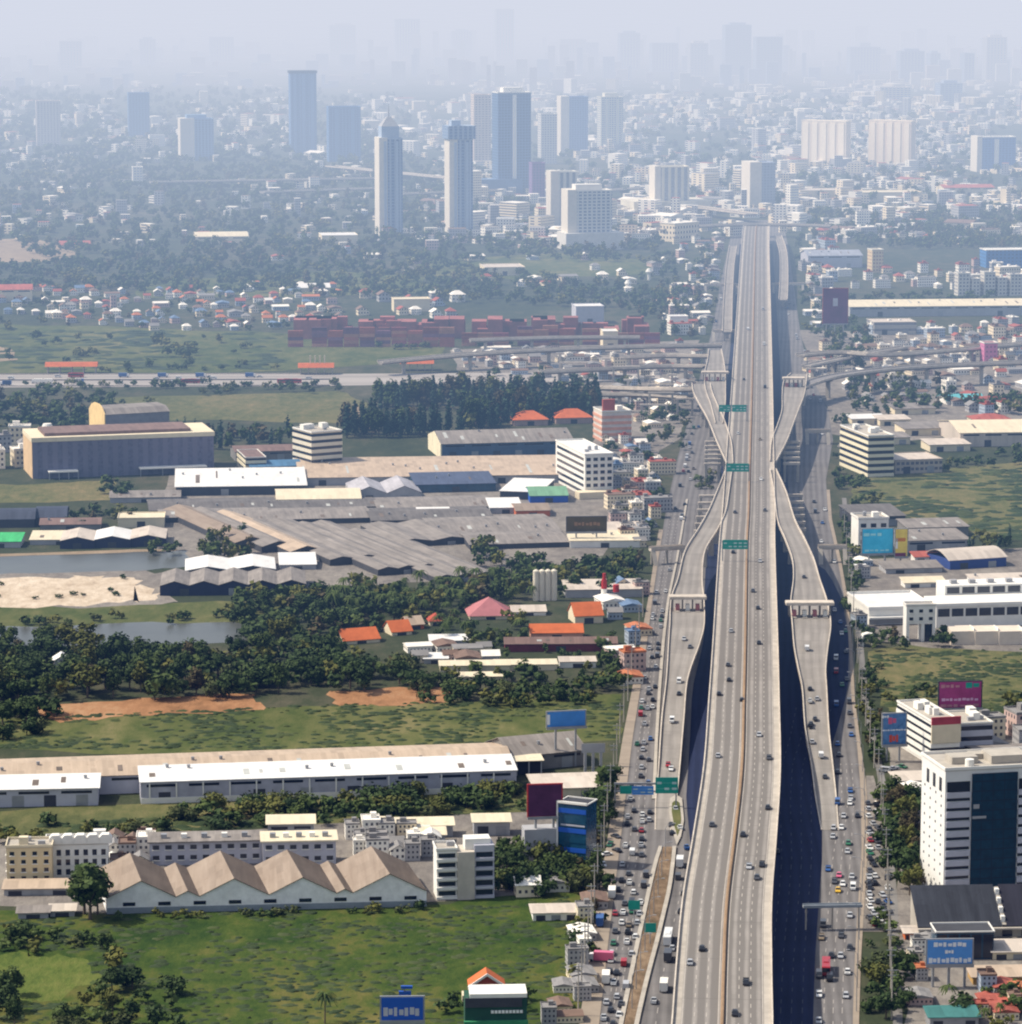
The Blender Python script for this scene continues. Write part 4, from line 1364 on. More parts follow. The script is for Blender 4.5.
billboard('magenta billboard with a pale line of lettering in the dry field', 937, 742, 45, 34, 28, mat('magenta', (.32, .05, .17), var=.35, scale=.2), 6, 3, M_dark, 'the magenta billboard',
          marks=[(mat('pale_pink', (.62, .38, .55)), [(.08, .92, .28, .1, 9)]), (M_teal, [(.62, .96, .74, .2, 2)]), (mat('dull_pink', (.42, .2, .24)), [(.06, .94, .06, .1, 6), (.06, .5, .76, .12, 4)])])
shed('warehouse', 'dark grey low shed at the picture edge beyond the banded grey office', 'warehouse', 985, 772, 70, 12, 24, 10, 1.5, 'gx', roof=R_grey, wall=M_dark)
shed('parking_roof', 'pale low roof behind the white office tower', 'shed', 898, 788, 48, 7, 12, 8, .5, 'mono', roof=R_pinkw, wall=M_grey, openf=True)
# showroom complex
o, w, s = base('showroom', 'long white two storey showroom with dark window bays', 'showroom', 936, 628, 150, 9, 'the white showroom')
wallbox(o, w, 20, 10, M_white)
for i in range(10):
    mb = MB(); mb.box(.8 + i * 6.6, -.08, 5.2, 6.4 + i * 6.6, .2, 8.9); mb.build('window', M_glass, o)
mb = MB(); mb.box(-.4, -.6, 10.02, w, 20, 11.4); mb.build('roof', M_white, o)
mb = MB(); mb.box(10, 21, 0, w, 36, 15.8); up = mb.build('upper_wing', M_white, o)
for i in range(7):
    mb = MB(); mb.box(11 + i * 7.4, 20.9, 12, 17 + i * 7.4, 21.1, 15); mb.build('window', M_glass, o)
for i in range(5):
    mb = MB(); mb.box(14 + i * 9, 25, 15.85, 17 + i * 9, 28, 17.6); mb.build('cooling_unit', M_grey, o)
o, w, s = base('showroom_wing', 'low white wing with bright flat roof joined to the white showroom', 'building', 869, 625, 64, 9, 'the white flat wing')
wallbox(o, w, 40, 7, M_white); flat_roof(o, w, 40, 7, R_white, 1.2)
mb = MB(); mb.box(-.5, -3, 3.2, w + 1, -.32, 4.0); mb.build('canopy', M_white, o)
mb = MB(); mb.box(0, -.1, .3, w, .1, 2.8); mb.build('window_band', M_grey, o)
o, w, s = base('portico', 'white portico block with small windows and a tall arch in front of the showroom', 'portico', 906, 642, 29, 6, 'the white portico')
h = 16.5
wallbox(o, w, 7, h, M_white, 8.2)
for u in (0, w - 1.4, w * .52):
    mb = MB(); mb.box(u, 0, 0, u + 1.4, 7, 8.18); mb.build('leg', M_white, o)
window_grid(o, w, 7, h - .5, 3, 2, z0=8.8, ww=1.8, wh=1.5)
mb = MB(); mb.box(w * .52 + 1.6, .5, .1, w - 1.6, 1, 7.8); mb.build('arch_door', M_glass, o)
flat_roof(o, w, 7, h, M_conc, .7)
for i in range(3):
    x0_ = 951 + i * 24
    o, w, s = base('boundary_wall', '', 'wall', x0_, 645, 23, 6)
    mb = MB(); mb.extrx([(0, 0), (0, 6.2), (8, 7.4 ), (8, 0)][::-1], 0, w - .3); mb.build('panel', mat('warm_white', (.66, .57, .47), var=.12), o)
    mb = MB(); mb.box(w - .28, -.3, 0, w - .02, 8, 7.6); mb.build('buttress', M_white, o)
    later(o, 'tall warm white enclosure wall bay', 'wall', 'enclosure wall bays below the showroom', *W(x0_ + 11, 645)[:2])
x, y = W(862, 647)
o = T('gatehouse', 'small white arched gatehouse beside the service lane', 'gatehouse', x, y, 8)
for u in (0, 5.4):
    mb = MB(); mb.box(u, 0, 0, u + .9, 4, 4); mb.build('pier', M_white, o)
mb = MB(); mb.extr([(0, 4.02), (6.3, 4.02), (5.6, 5.6), (3.1, 6.2), (.7, 5.6)], 0, 4); mb.build('arch', M_white, o)
shed('hangar', 'curved white roofed hall with blue front behind the showroom', 'hall', 950, 570, 56, 9, 26, 20, 3.6, 'barrel', roof=R_pinkw, wall=mat('deep_blue', (.03, .06, .22)), lm='the curved white hall')
for (x_, y_, w_, h_, d_, rf, wl, lab) in [(905, 553, 64, 12, 28, R_grey, M_grey, 'grey roofed shed beside the yellow billboard'), (908, 538, 60, 10, 22, R_grey, M_concd, 'grey shed at the edge of the olive field'), (855, 527, 50, 10, 34, R_dgrey, M_dark, 'dark roofed shed behind the white shop block'), (886, 574, 56, 5, 14, R_grey, M_grey, 'low grey roof behind the showroom wing'), (915, 563, 24, 6, 8, R_red, M_white, 'small red roofed kiosk between grey sheds'), (905, 588, 40, 5, 8, R_cream, M_white, 'cream plant room on the lot behind the showroom'), (975, 590, 60, 8, 14, R_pinkw, M_white, 'pale block behind the upper wing of the showroom'), (858, 578, 9, 9, 5, R_white, M_white, 'small white cabin by the service lane')]:
    shed('shed', lab, 'shed', x_, y_, w_, h_, d_, 9, 1.2, 'mono', roof=rf, wall=wl)
o, w, s = base('shop_block', 'white three storey shop block behind the cyan billboard', 'shop', 858, 556, 30, 8, 'the white shop block')
wallbox(o, w, 16, 19, M_white); window_grid(o, w, 16, 18, 3, 4); flat_roof(o, w, 16, 19, M_conc, 1, 2)
billboard('large cyan billboard with faint pale bands', 861, 566, 33, 12, 26, mat('cyan_ad', (.03, .58, .92), var=.18, scale=.3, c2=(.10, .72, 1.0)), 8, 2, lm='the cyan billboard',
          marks=[(mat('pale_cyan', (.4, .85, 1.0)), [(.06, .7, .7, .12, 3), (.1, .9, .1, .08, 5)])])
billboard('yellow and orange billboard next to the cyan one', 894, 566, 14, 9, 29, mat('yellow_ad', (.95, .62, .12), var=.3, scale=.25), 8, 1, lm='the yellow billboard',
          marks=[(mat('ad_orange', (.6, .2, .03)), [(.1, .9, .55, .12, 1)]), (mat('ad_maroon', (.2, .03, .08)), [(.05, .95, .03, .12, 1)]), (M_sw, [(.08, .25, .3, .35, 1)])])

# cream striped block and its neighbours beyond the olive field
o, w, s = base('striped_block', 'cream six storey block with white floor stripes beyond the olive field', 'office', 868, 477, 25, 14, 'the cream striped block')
wallbox(o, w, 50, 24, M_cream); ribbons(o, w, 50, 23.4, 6, 0, mat('stripe_cream', (.74, .68, .5), var=.08), frac=.5); flat_roof(o, w, 50, 24, M_conc, .8, 4)
shed('hall', 'tan three storey hall beside the cream striped block', 'hall', 895, 474, 47, 13, 30, 13, 1.2, 'flat', roof=R_pinkw, wall=facade('tan_fac', (.42, .36, .3), (.1, .1, .12), 3, 3.5, .3, .5), lm='the tan hall')
shed('warehouse', 'wide cream roofed hall at the picture edge above the olive field', 'warehouse', 960, 447, 110, 14, 60, 6, 4, 'gx', roof=R_cream, wall=R_pinkw, lm='the wide cream hall')
shed('hall', 'hall with bright cyan roof below the curved flyover', 'hall', 947, 405, 38, 4, 26, 8, 3, 'gx', roof=R_cyan, wall=M_white, lm='the cyan roofed hall')
shed('house', 'low hall with faded red roof near the cyan roofed hall', 'hall', 975, 423, 36, 3, 20, 8, 3, 'hip', roof=R_red, wall=M_cream)
for i, (x_, y_, w_, h_, d_, rf, lab) in enumerate([(855, 440, 26, 8, 14, R_white, 'white roofed shop beside the service lane'), (880, 445, 30, 7, 18, R_grey, 'grey roofed shop behind the cream striped block'), (905, 436, 40, 7, 24, R_grey, 'wide grey roof near the wide cream hall'), (852, 425, 34, 6, 14, R_white, 'long white roofed shop by the road bend'), (880, 426, 30, 6, 16, R_pinkw, 'pale roofed shop by the road bend'), (930, 452, 40, 7, 20, R_pinkw, 'pale roofed shed above the olive field'), (895, 415, 40, 6, 20, R_grey, 'grey roofed shed among trees under the flyover')]):
    shed('shop', lab, 'shop', x_, y_, w_, h_, d_, 10, 1, 'mono', roof=rf, wall=M_cream)
shed('warehouse', 'very long cream roofed warehouse beyond the flyover', 'warehouse', 850, 317, 240, 10, 60, 5, 3, 'gx', roof=R_cream, wall=M_grey, lm='the long cream warehouse', door=4)
shed('warehouse', 'grey banded shed in front of the long cream warehouse', 'warehouse', 874, 335, 42, 12, 30, 6, 1, 'flat', roof=R_pinkw, wall=facade('band_fac', (.42, .4, .36), (.2, .2, .22), 500, 5, 0, .6))
shed('warehouse', 'wide blue grey roofed hall beyond the purple billboard', 'warehouse', 808, 268, 54, 12, 40, 6, 4, 'gx', roof=roofing('roof_blue_grey', (.3, .32, .38)), wall=M_lav, lm='the blue grey hall')
o, w, s = base('pink_block', 'small bright pink block behind the flyover', 'building', 984, 365, 13, 8, 'the pink block')
wallbox(o, w, 12, 16, facade('pink_fac', (.62, .2, .36), (.3, .1, .2), 3, 3.6, .5, .6)); flat_roof(o, w, 12, 16, M_pink, .8)
o, w, z0, h = billboard('tall purple brown billboard frame by the expressway beyond the flyover', 822, 340, 26, 16, 36, mat('purple_brown', (.14, .035, .10), var=.5, scale=.08), 5, 3, M_brown if False else M_redtile, 'the purple billboard', marks=[(M_lav, [(.4, .62, .5, .22, 1)])])
o, w, s = base('blue_block', 'cobalt blue block with white end at the picture edge', 'building', 986, 268, 44, 8, 'the cobalt block')
wallbox(o, w, 24, 17, facade('cobalt_fac', (.06, .19, .44), (.03, .08, .2), 4, 3.4, .5, .6)); flat_roof(o, w, 24, 17, M_white, .8)
o, w, s = base('cream_tower', 'slim cream block with one lit side beside the long cream warehouse', 'building', 872, 273, 11, 14)
wallbox(o, w, 14, 22, facade('slimcream', (.66, .52, .3), (.35, .22, .16), 3, 3.4, .4, .5)); flat_roof(o, w, 14, 22, M_cream, .8)
for i, (x_, w_, hh) in enumerate([(958, 12, 20), (972, 8, 15), (984, 11, 21), (998, 9, 16), (1010, 14, 19)]):
    o, w, s = base('apartment_block', '', 'apartment block', x_, 296, w_, 9)
    wallbox(o, w, 13, hh, facade('apt%d' % (i % 2), (.6, .57, .5), (.16, .16, .2), 3.2, 3.2, .45, .5)); flat_roof(o, w, 13, hh, M_conc, .7, 1)
    later(o, ('tall' if hh > 18 else 'short') + ' pale apartment block', 'apartment block', 'pale blocks above the long cream warehouse', *W(x_ + 5, 296)[:2])

# ---- middle distance, shop side
o, w, s = base('factory', 'long purple grey factory with pale roof edge and painted sunlit cream end', 'factory', 33, 479, 182, 15, 'the purple grey factory')
h = 37 / s
wallbox(o, w, 42, h, facade('factory_fac', (.17, .16, .22), (.13, .125, .18), 6, 40, .5, 0, .2))  # shade of the front put into the purple grey colour
mb = MB(); mb.box(-.5, -.5, h + .02, w + .5, 42.5, h + 2.6); mb.build('roof_edge', M_cream, o)
mb = MB(); mb.box(8, 5, h + 2.62, w * .88, 36, h + 4.4); mb.build('roof', R_brown, o)
mb = MB(); mb.box(-.25, 0.2, 0, -.02, 41.8, h); mb.build('end_wall', mat('painted_sunlit_tan', (.62, .44, .26)), o)  # sunlight on the end put into the wall colour
for (a, b) in ((.08, .24), (.58, .95)):
    mb = MB(); mb.box(w * a, -7, 4.2, w * b, -.1, 5.0); mb.build('canopy', M_white, o)
    for i in range(4):
        mb = MB(); q = w * (a + (b - a) * i / 3.05); mb.box(q, -6.8, 0, q + .5, -6.3, 4.2); mb.build('post', M_steel, o)
o, w, s = base('factory', 'tall grey hall with a curved cream end behind the purple grey factory', 'factory', 106, 453, 64, 24, 'the tall grey hall')
wallbox(o, w, 32, 24, mat('hall_grey', (.24, .23, .24)))
mb = MB(); mb.extrx([(-.5, 24.05), (32.5, 24.05), (25, 27), (7, 27)][::-1], -.4, w + .4); mb.build('roof', R_grey, o)
mb = MB(); mb.extrx([(-.2, 0), (-.2, 24.5), (5, 28), (11, 29.6), (21, 29.6), (27, 28), (32.2, 24.5), (32.2, 0)][::-1], -.6, -.02); mb.build('end_wall', mat('painted_sun_cream', (.75, .55, .26)), o)  # sun on the end wall put into its cream colour
x, y = W(48, 452)
o = T('water_tower', 'slim water tower with a round white tank behind the purple grey factory', 'water tower', x, y, lm='the water tower')
mb = MB(); mb.cyl(0, 0, 0, 14, 1.3, 1.0, 10); mb.build('shaft', M_grey, o)
mb = MB(); mb.cyl(0, 0, 14, 16, 1.4, 3.6, 12); mb.cyl(0, 0, 16.01, 18, 3.6, 2.6, 12); mb.build('tank', M_white, o)
o, w, s = base('striped_block', 'six storey block with white balcony stripes beside the blue roofed hall', 'office', 312, 473, 30, 30, 'the white striped block')
wallbox(o, w, 25, 24, M_cream); ribbons(o, w, 25, 23.6, 6, 0, mat('stripe_white', (.68, .62, .5), var=.1), frac=.45); flat_roof(o, w, 25, 24, M_conc, .8, 4)
o, w, s = base('low_office', 'low cream office with white floor stripes next to the blue roofed hall', 'office', 246, 474, 20, 13, 'the low cream office')
wallbox(o, w, 34, 9.5, M_cream); ribbons(o, w, 34, 9.3, 3, 0, mat('stripe_cream', (.74, .68, .5)), frac=.4); flat_roof(o, w, 34, 9.5, R_brown, .4)
shed('hall', 'blue roofed hall beside the white striped block', 'hall', 251, 475, 50, 8, 24, 12, 2, 'gx', roof=R_blue, wall=M_dark, lm='the blue roofed hall')
shed('hall', 'brown roofed hall behind the low cream office', 'hall', 236, 462, 60, 10, 26, 12, 2, 'gx', roof=R_brown, wall=M_concd)
o, w, h2 = shed('warehouse', 'long blue fronted warehouse with grey roof and painted sunlit cream gable end', 'warehouse', 442, 459, 132, 15, 46, 11, 5, 'gx', roof=R_grey, wall=mat('slate_blue', (.07, .11, .17)), lm='the blue fronted warehouse', door=6)
mb = MB(); mb.extrx([(0, 0), (0, h2), (23, h2 + 5), (46, h2), (46, 0)][::-1], -.9, -.05); mb.build('gable', mat('painted_sun_white', (.78, .70, .5)), o)  # sun on the gable put into its pale colour
o, w, s = base('white_office', 'white six storey block with grey windows over the tan market roof', 'office', 585, 497, 28, 15, 'the white six storey block')
wallbox(o, w, 62, 24, M_white)
for i in range(6):
    mb = MB(); mb.box(-.08, 3, 1.6 + i * 3.8, .2, 59, 3.2 + i * 3.8); mb.build('window_band', M_glass, o)
window_grid(o, w, 62, 23.5, 4, 6, ww=2.6, wh=1.9)
flat_roof(o, w, 62, 24, R_white, .8, 3)
mb = MB(); mb.box(-6, -9, 0, w + 4, -.1, 4); mb.build('podium', M_cream, o)
o, w, s = base('orange_office', 'salmon and white striped block with a red rooftop sign', 'office', 602, 442, 29, 13, 'the salmon block')
wallbox(o, w, 22, 19, M_cream); ribbons(o, w, 22, 18.6, 5, 0, mat('salmon', (.62, .32, .22)), glass=mat('pale_band', (.6, .55, .5)), frac=.5); flat_roof(o, w, 22, 19, M_conc, .8, 2)
mb = MB(); mb.box(1, 2, 19.3, 9, 4, 27); mb.build('rooftop_sign', mat('brick_red', (.42, .1, .07)), o)
for (x_, y_, w_, lab) in [(464, 424, 36, 'villa with a wide orange hip roof beside the tall slim wood'), (514, 426, 34, 'villa with tall orange roof between two others'), (556, 424, 36, 'villa with coral hip roof near the salmon block')]:
    shed('villa', lab, 'villa', x_, y_, w_, 6, 18, 10, 5, 'hip', roof=M_orange, wall=mat('villa_pink', (.42, .3, .26)), door=1)
# the sprawl of roofs
o, w, h2 = shed('market_hall', 'huge flat tan roofed market hall below the blue fronted warehouse', 'hall', 300, 486, 270, 8, 70, 5, 1.5, 'mono', roof=R_tan, wall=M_grey, lm='the tan market hall', door=6)
shed('market_hall', 'bright white roofed hall at the end of the tan market hall', 'hall', 176, 496, 130, 9, 60, 5, 1.6, 'mono', roof=R_white, wall=M_dark, lm='the bright white hall', door=4)
for i, (x_, y_, w_, h_, d_, rot, rise, kind, n, rf, wl, lab) in enumerate([
    (277, 507, 84, 7, 40, 5, 2, 'barrel', 1, R_cream, M_cream, 'cream rounded roof hall below the tan market hall'),
    (352, 500, 70, 6, 40, 8, 4, 'gy', 2, roofing('roof_lilac', (.40, .39, .42)), M_grey, 'twin pale lilac gabled roofs beside the cream rounded hall'),
    (416, 493, 80, 8, 34, 8, 2, 'mono', 1, roofing('roof_navy', (.07, .09, .15)), M_blueglass, 'dark navy roofed hall on the edge of the tan market hall'),
    (500, 499, 40, 8, 40, -12, 1.5, 'mono', 1, R_white, M_dark, 'slanted white roof beside the white six storey block'),
    (530, 503, 38, 7, 30, 5, 3, 'gx', 1, roofing('roof_green', (.16, .32, .2)), M_blue, 'green roofed hall below the white six storey block'),
    (150, 516, 128, 5, 40, 8, 1.2, 'gx', 1, R_dgrey, M_dark, 'dark ridged roof below the bright white hall'),
    (160, 523, 110, 5, 30, 8, 1.2, 'gx', 1, R_grey, M_dark, 'grey roof in front of the dark ridged roof'),
    (222, 526, 150, 5, 40, 8, 1.4, 'gx', 1, R_grey, M_dark, 'longest grey roof in the middle of the sprawl'),
    (268, 514, 110, 5, 34, 8, 1.2, 'gx', 1, R_dgrey, M_dark, 'dark grey roof just below the cream rounded hall'),
    (378, 514, 116, 5, 40, 8, 1.4, 'gx', 1, R_grey, M_dark, 'long grey roof under the navy roofed hall'),
    (372, 526, 122, 5, 44, 8, 1.4, 'gx', 1, R_dgrey, M_dark, 'long dark grey roof beside the small white one'),
    (418, 519, 32, 5, 16, 4, 1, 'mono', 1, R_white, M_white, 'small white roof set among the grey ridged roofs'),
    (490, 514, 32, 6, 26, 5, 1.5, 'mono', 1, R_white, M_grey, 'white roof at the end of the grey ridged rows'),
    (516, 517, 34, 6, 26, 6, 2, 'gx', 1, R_rust, M_orange, 'rusty orange roof behind the brown billboard'),
    (436, 540, 126, 5, 60, 9, 1.6, 'gx', 1, R_grey, M_dark, 'wide grey roof left of the brown billboard'),
    (470, 550, 100, 5, 40, 10, 1.5, 'gx', 1, R_grey, M_dark, 'long grey roof below the brown billboard'),
    (395, 548, 76, 5, 60, 20, 1.6, 'gy', 2, R_grey, M_dark, 'twin grey roofs between the slanting roofs and the wide grey ones'),
    (570, 548, 70, 7, 24, 3, 1.4, 'mono', 1, R_cream, M_white, 'long cream white shop row beside the cream footbridge'),
    (604, 540, 42, 6, 30, 6, 1.4, 'mono', 1, R_pinkw, M_grey, 'pale roof behind the long cream shop row'),
    (235, 549, 34, 6, 120, 24, 2.5, 'gy', 1, R_rust, M_dark, 'long slanting rusty roof leading away beside the dark tree clump'),
    (262, 553, 34, 6, 125, 24, 2.5, 'gy', 1, R_grey, M_dark, 'long slanting grey roof beside the rusty one'),
    (290, 558, 34, 6, 130, 24, 2.5, 'gy', 1, R_tan, M_dark, 'long slanting tan roof between grey ones'),
    (330, 566, 50, 6, 130, 24, 1.3, 'gy', 2, R_grey, M_dark, 'broad slanting grey roof with a dark navy wall'),
    (378, 576, 60, 6, 150, 24, 1.2, 'gy', 3, R_grey, M_dark, 'broadest slanting grey roof above the palm grove'),
    (436, 584, 60, 6, 150, 24, 1.2, 'gy', 3, R_grey, M_dark, 'slanting grey roof with its end in the palm grove'),
    (160, 596, 146, 10, 36, 4, 2.2, 'gy', 5, R_grey, mat('navy_wall', (.02, .025, .06)), 'wavy grey roofed sheds with a dark navy open front beside the sand lot'),
    (185, 577, 46, 6, 34, 5, 2, 'gy', 1, R_white, M_dark, 'white gabled roof behind the wavy grey sheds'),
    (230, 576, 46, 6, 34, 5, 2, 'gy', 1, R_white, M_dark, 'second white gabled roof behind the wavy grey sheds'),
    (280, 570, 36, 5, 24, 5, 2, 'mono', 1, R_white, M_grey, 'small white roof at the foot of the slanting roofs'),
    (60, 549, 34, 8, 30, 4, 2.0, 'gy', 1, R_pinkw, mat('navy_wall', (.02, .025, .06)), 'pale gabled shed on the pond bank nearest the picture edge'),
    (94, 548, 36, 8, 30, 4, 2.0, 'gy', 1, R_white, mat('navy_wall', (.02, .025, .06)), 'white gabled shed in the middle of the pond bank row'),
    (130, 547, 36, 8, 30, 4, 2.0, 'gy', 1, R_pinkw, mat('navy_wall', (.02, .025, .06)), 'pale gabled shed at the tree end of the pond bank row'),
    (30, 545, 60, 5, 20, 2, 1.5, 'mono', 1, R_cream, M_grey, 'low cream roof on the pond bank beside the green awning'),
    (-20, 548, 40, 6, 20, 2, 1.5, 'mono', 1, roofing('roof_bright_green', (.05, .42, .14)), M_grey, 'bright green awning roof at the picture edge by the pond'),
    (118, 528, 46, 9, 20, 4, 1, 'flat', 1, R_cream, M_cream, 'cream flat roofed building with roof posts above the pond bank row'),
    (40, 530, 60, 5, 20, 4, 2, 'gx', 1, R_brown, M_concd, 'brown roofed shed behind the pond bank row'),
    (-10, 528, 44, 8, 26, 4, 4, 'barrel', 1, roofing('roof_slate', (.05, .06, .09)), M_dark, 'dark slate rounded shed at the picture edge'),
    (36, 526, 30, 8, 26, 4, 4, 'barrel', 1, roofing('roof_slate', (.05, .06, .09)), M_dark, 'dark slate rounded shed beside the first one'),
    (110, 503, 70, 5, 26, 5, 1.5, 'gx', 1, R_grey, M_grey, 'grey roofed shed before the bright white hall'),
    (182, 523, 30, 5, 16, 5, 1, 'mono', 1, R_white, M_white, 'white roofed shed beside the dark ridged roofs'),
    (196, 527, 40, 5, 14, 5, 1, 'mono', 1, R_cream, M_cream, 'cream roofed shed beside the dark tree clump'),
    (505, 652, 112, 8, 10, 2, 2, 'gx', 1, R_brown, mat('maroon', (.16, .03, .04)), 'long maroon walled row house below the orange roofs'),
    (531, 640, 52, 7, 12, 3, 3, 'gx', 1, M_orange, mat('salmon', (.62, .32, .22)), 'long orange roofed house among the trees'),
    (575, 624, 28, 8, 14, 12, 5, 'gx', 1, M_orange, M_cream, 'steep bright orange roofed house beside the red chimney'),
    (470, 620, 42, 4, 20, 6, 7, 'hip', 1, M_pink, M_cream, 'house with a large dusty pink hip roof in the palms'),
    (512, 616, 34, 4, 12, 5, 2, 'gx', 1, R_pinkw, M_white, 'pale roofed house beside the pink roofed house'),
    (344, 645, 36, 4, 14, 22, 4, 'gx', 1, M_orange, M_cream, 'orange roofed house in the wood nearest the sprawl'),
    (392, 636, 20, 4, 12, 22, 4, 'gx', 1, M_orange, M_cream, 'small orange roofed house between wood and palms'),
    (408, 630, 16, 5, 10, 22, 3, 'gx', 1, R_tan, M_orange, 'tan and orange house deep in the palms'),
    (430, 626, 14, 5, 8, 10, 3, 'hip', 1, M_redtile, M_cream, 'little red roofed house deep in the palms'),
    (566, 598, 76, 8, 22, 4, 1, 'mono', 1, R_pinkw, M_grey, 'pale roofed workshop behind the red chimney'),
    (430, 646, 40, 5, 9, 4, 1, 'mono', 1, R_white, M_grey, 'white roofed shed at the edge of the dark wood'),
    (424, 664, 24, 5, 8, 4, 1, 'mono', 1, R_white, M_grey, 'small white shed beside the long wall in the clearing'),
    (440, 672, 70, 6, 8, 3, .6, 'mono', 1, R_cream, M_cream, 'long cream low wall house in the clearing'),
    (495, 671, 62, 6, 8, 3, .6, 'mono', 1, R_cream, M_cream, 'cream low house in the clearing nearer the highway'),
    (560, 668, 36, 6, 8, 3, .6, 'mono', 1, R_pinkw, M_white, 'pale low house in the clearing by the highway trees'),
    (455, 681, 56, 4, 7, 3, .5, 'mono', 1, R_cream, M_cream, 'second row cream shed beside the orange soil bank'),
]):
    shed('shed' if i < 43 else 'house', lab, 'shed' if i < 43 else 'house', x_, y_, w_, h_, d_, rot, rise, kind, n, rf, wl, door=min(3, max(1, n)), over=.5)
x, y = W(612, 574)
o, w, z0, h = billboard('dull brown billboard among the shop roofs by the footbridge', 566, 546, 41, 14, 16, mat('brown_sign', (.11, .08, .03), var=.3), 4, 2, M_dark, 'the brown billboard', marks=[(mat('brown_mark', (.3, .17, .08)), [(.2, .85, .4, .24, 7)])])
x, y = W(533, 601)
o = T('grain_silo', 'block of four tall white silo tanks rising from the trees', 'silo', x, y, 5, lm='the white silo')
for i in range(4):
    mb = MB(); mb.cyl(1.6 + i * 2.9, 1.5, 0, 14.5, 1.5, n=12); mb.cyl(1.6 + i * 2.9, 1.5, 14.5, 15.2, 1.5, .5, 12); mb.build('silo_tank', mat('silo_white', (.72, .66, .54), var=.1), o)
x, y = W(604, 604)
o = T('chimney', 'red topped white chimney beside the pale workshop', 'chimney', x, y, lm='the red chimney')
mb = MB(); mb.cyl(0, 0, 0, 7.5, 1.4, n=10); mb.build('shaft', M_white, o)
mb = MB(); mb.cyl(0, 0, 7.5, 12, 1.4, 1.3, 10); mb.cyl(0, 0, 12.01, 15, .8, n=8); mb.build('top', M_red, o)
x, y = W(616, 602)
o = T('tank', 'small red water tank on legs beside the red chimney', 'tank', x, y)
mb = MB(); mb.cyl(0, 0, 5, 8.5, 1.5, n=10); mb.build('drum', M_red, o)
for sx_ in (-1, 1):
    mb = MB(); mb.box(sx_ - .15, -.15, 0, sx_ + .15, .15, 5); mb.build('leg', M_steel, o)
# far toll canopies on the motorway
for (x_, y_, w_, lab) in [(47, 374, 48, 'wide orange roofed toll canopy on the far motorway'), (300, 375, 32, 'orange and grey toll canopy with roof spikes on the far motorway'), (402, 371, 30, 'small bright orange toll roof beside the tall slim wood')]:
    o, w, s = base('toll_canopy', lab, 'toll canopy', x_, y_, w_, 2, 'the orange toll canopy' if x_ == 47 else None)
    for i in range(5):
        mb = MB(); u = w * i / 4.05; mb.box(u, 1, 0, u + .7, 9, 5.4); mb.build('pier', M_conc, o)
    mb = MB(); mb.extrx([(-1, 5.42), (11, 5.42), (7, 8.2), (3, 8.2)][::-1], -1.5, w + 1.5); mb.build('roof', M_orange, o)
    if x_ == 300:
        for i in range(4):
            mb = MB(); mb.box(w * (.3 + .15 * i), 4, 8.2, w * (.3 + .15 * i) + .9, 5, 14); mb.build('spike', M_cream, o)
# container stacks
CONT = [bpy.data.meshes.new('x')] * 0
for cname, cc in (('rust', (.34, .11, .085)), ('maroon', (.28, .085, .10)), ('brown', (.40, .19, .13)), ('purple', (.20, .09, .14))):
    mb = MB()
    mb.box(0, 0, 0, 12, 2.4, 2.55, 0)
    for i in range(12):
        mb.box(.3 + i, -.06, .2, .8 + i, 0, 2.35, 0)
    CONT.append(mb.data('shipping_container', mat('container_' + cname, cc, var=.3, objvar=.3)))
rng = random.Random(3)
nC = 0
for seg in ((288, 447, 347), (462, 543, 346), (543, 602, 345), (613, 652, 346)):
    x_ = seg[0]
    while x_ < seg[1]:
        s = S(seg[2])
        hgt = rng.choice((4, 5, 5, 6, 6)) if seg[0] != 613 else 4
        for r_ in range(1):
            gx, gy = W(x_, seg[2])
            for j in range(hgt):
                o = link('shipping_container', rng.choice(CONT), None, (gx, gy, j * 2.6))
                o.rotation_euler = (0, 0, R(2))
                tag(o, 'rusty red shipping container stacked in the long yard before the village', 'container', 'rust red containers stacked in the yard')
                nC += 1
        x_ += 12.6 * s * (1.0 if rng.random() < .85 else 1.5)
mb = MB()
for i in range(60):
    gx, gy = W(rng.uniform(290, 640), 341)
    n = rng.choice((3, 4, 5, 6))
    mb.box(gx, gy + 12 + 30 * rng.random(), 0, gx + 12, gy + 12 + 34, n * 2.6)
tag(mb.build('container_mass', mat('container_mix', (.30, .11, .10), var=.5, scale=.1)), 'mass of rust red containers behind the front stacks', 'containers', kind='stuff')
shed('warehouse', 'white box warehouse between the container stacks', 'warehouse', 603, 349, 15, 17, 20, 5, .5, 'flat', roof=R_white, wall=M_cream, door=1)
shed('warehouse', 'grey white box building behind the container yard', 'warehouse', 576, 324, 28, 17, 24, 8, .5, 'flat', roof=R_white, wall=M_lav, door=1)
shed('warehouse', 'white block beside the lane end of the container yard', 'warehouse', 670, 333, 18, 16, 14, 8, .5, 'flat', roof=R_white, wall=M_white, door=1)

# ---------------------------------------------------------------- far towers
TW_P = {}


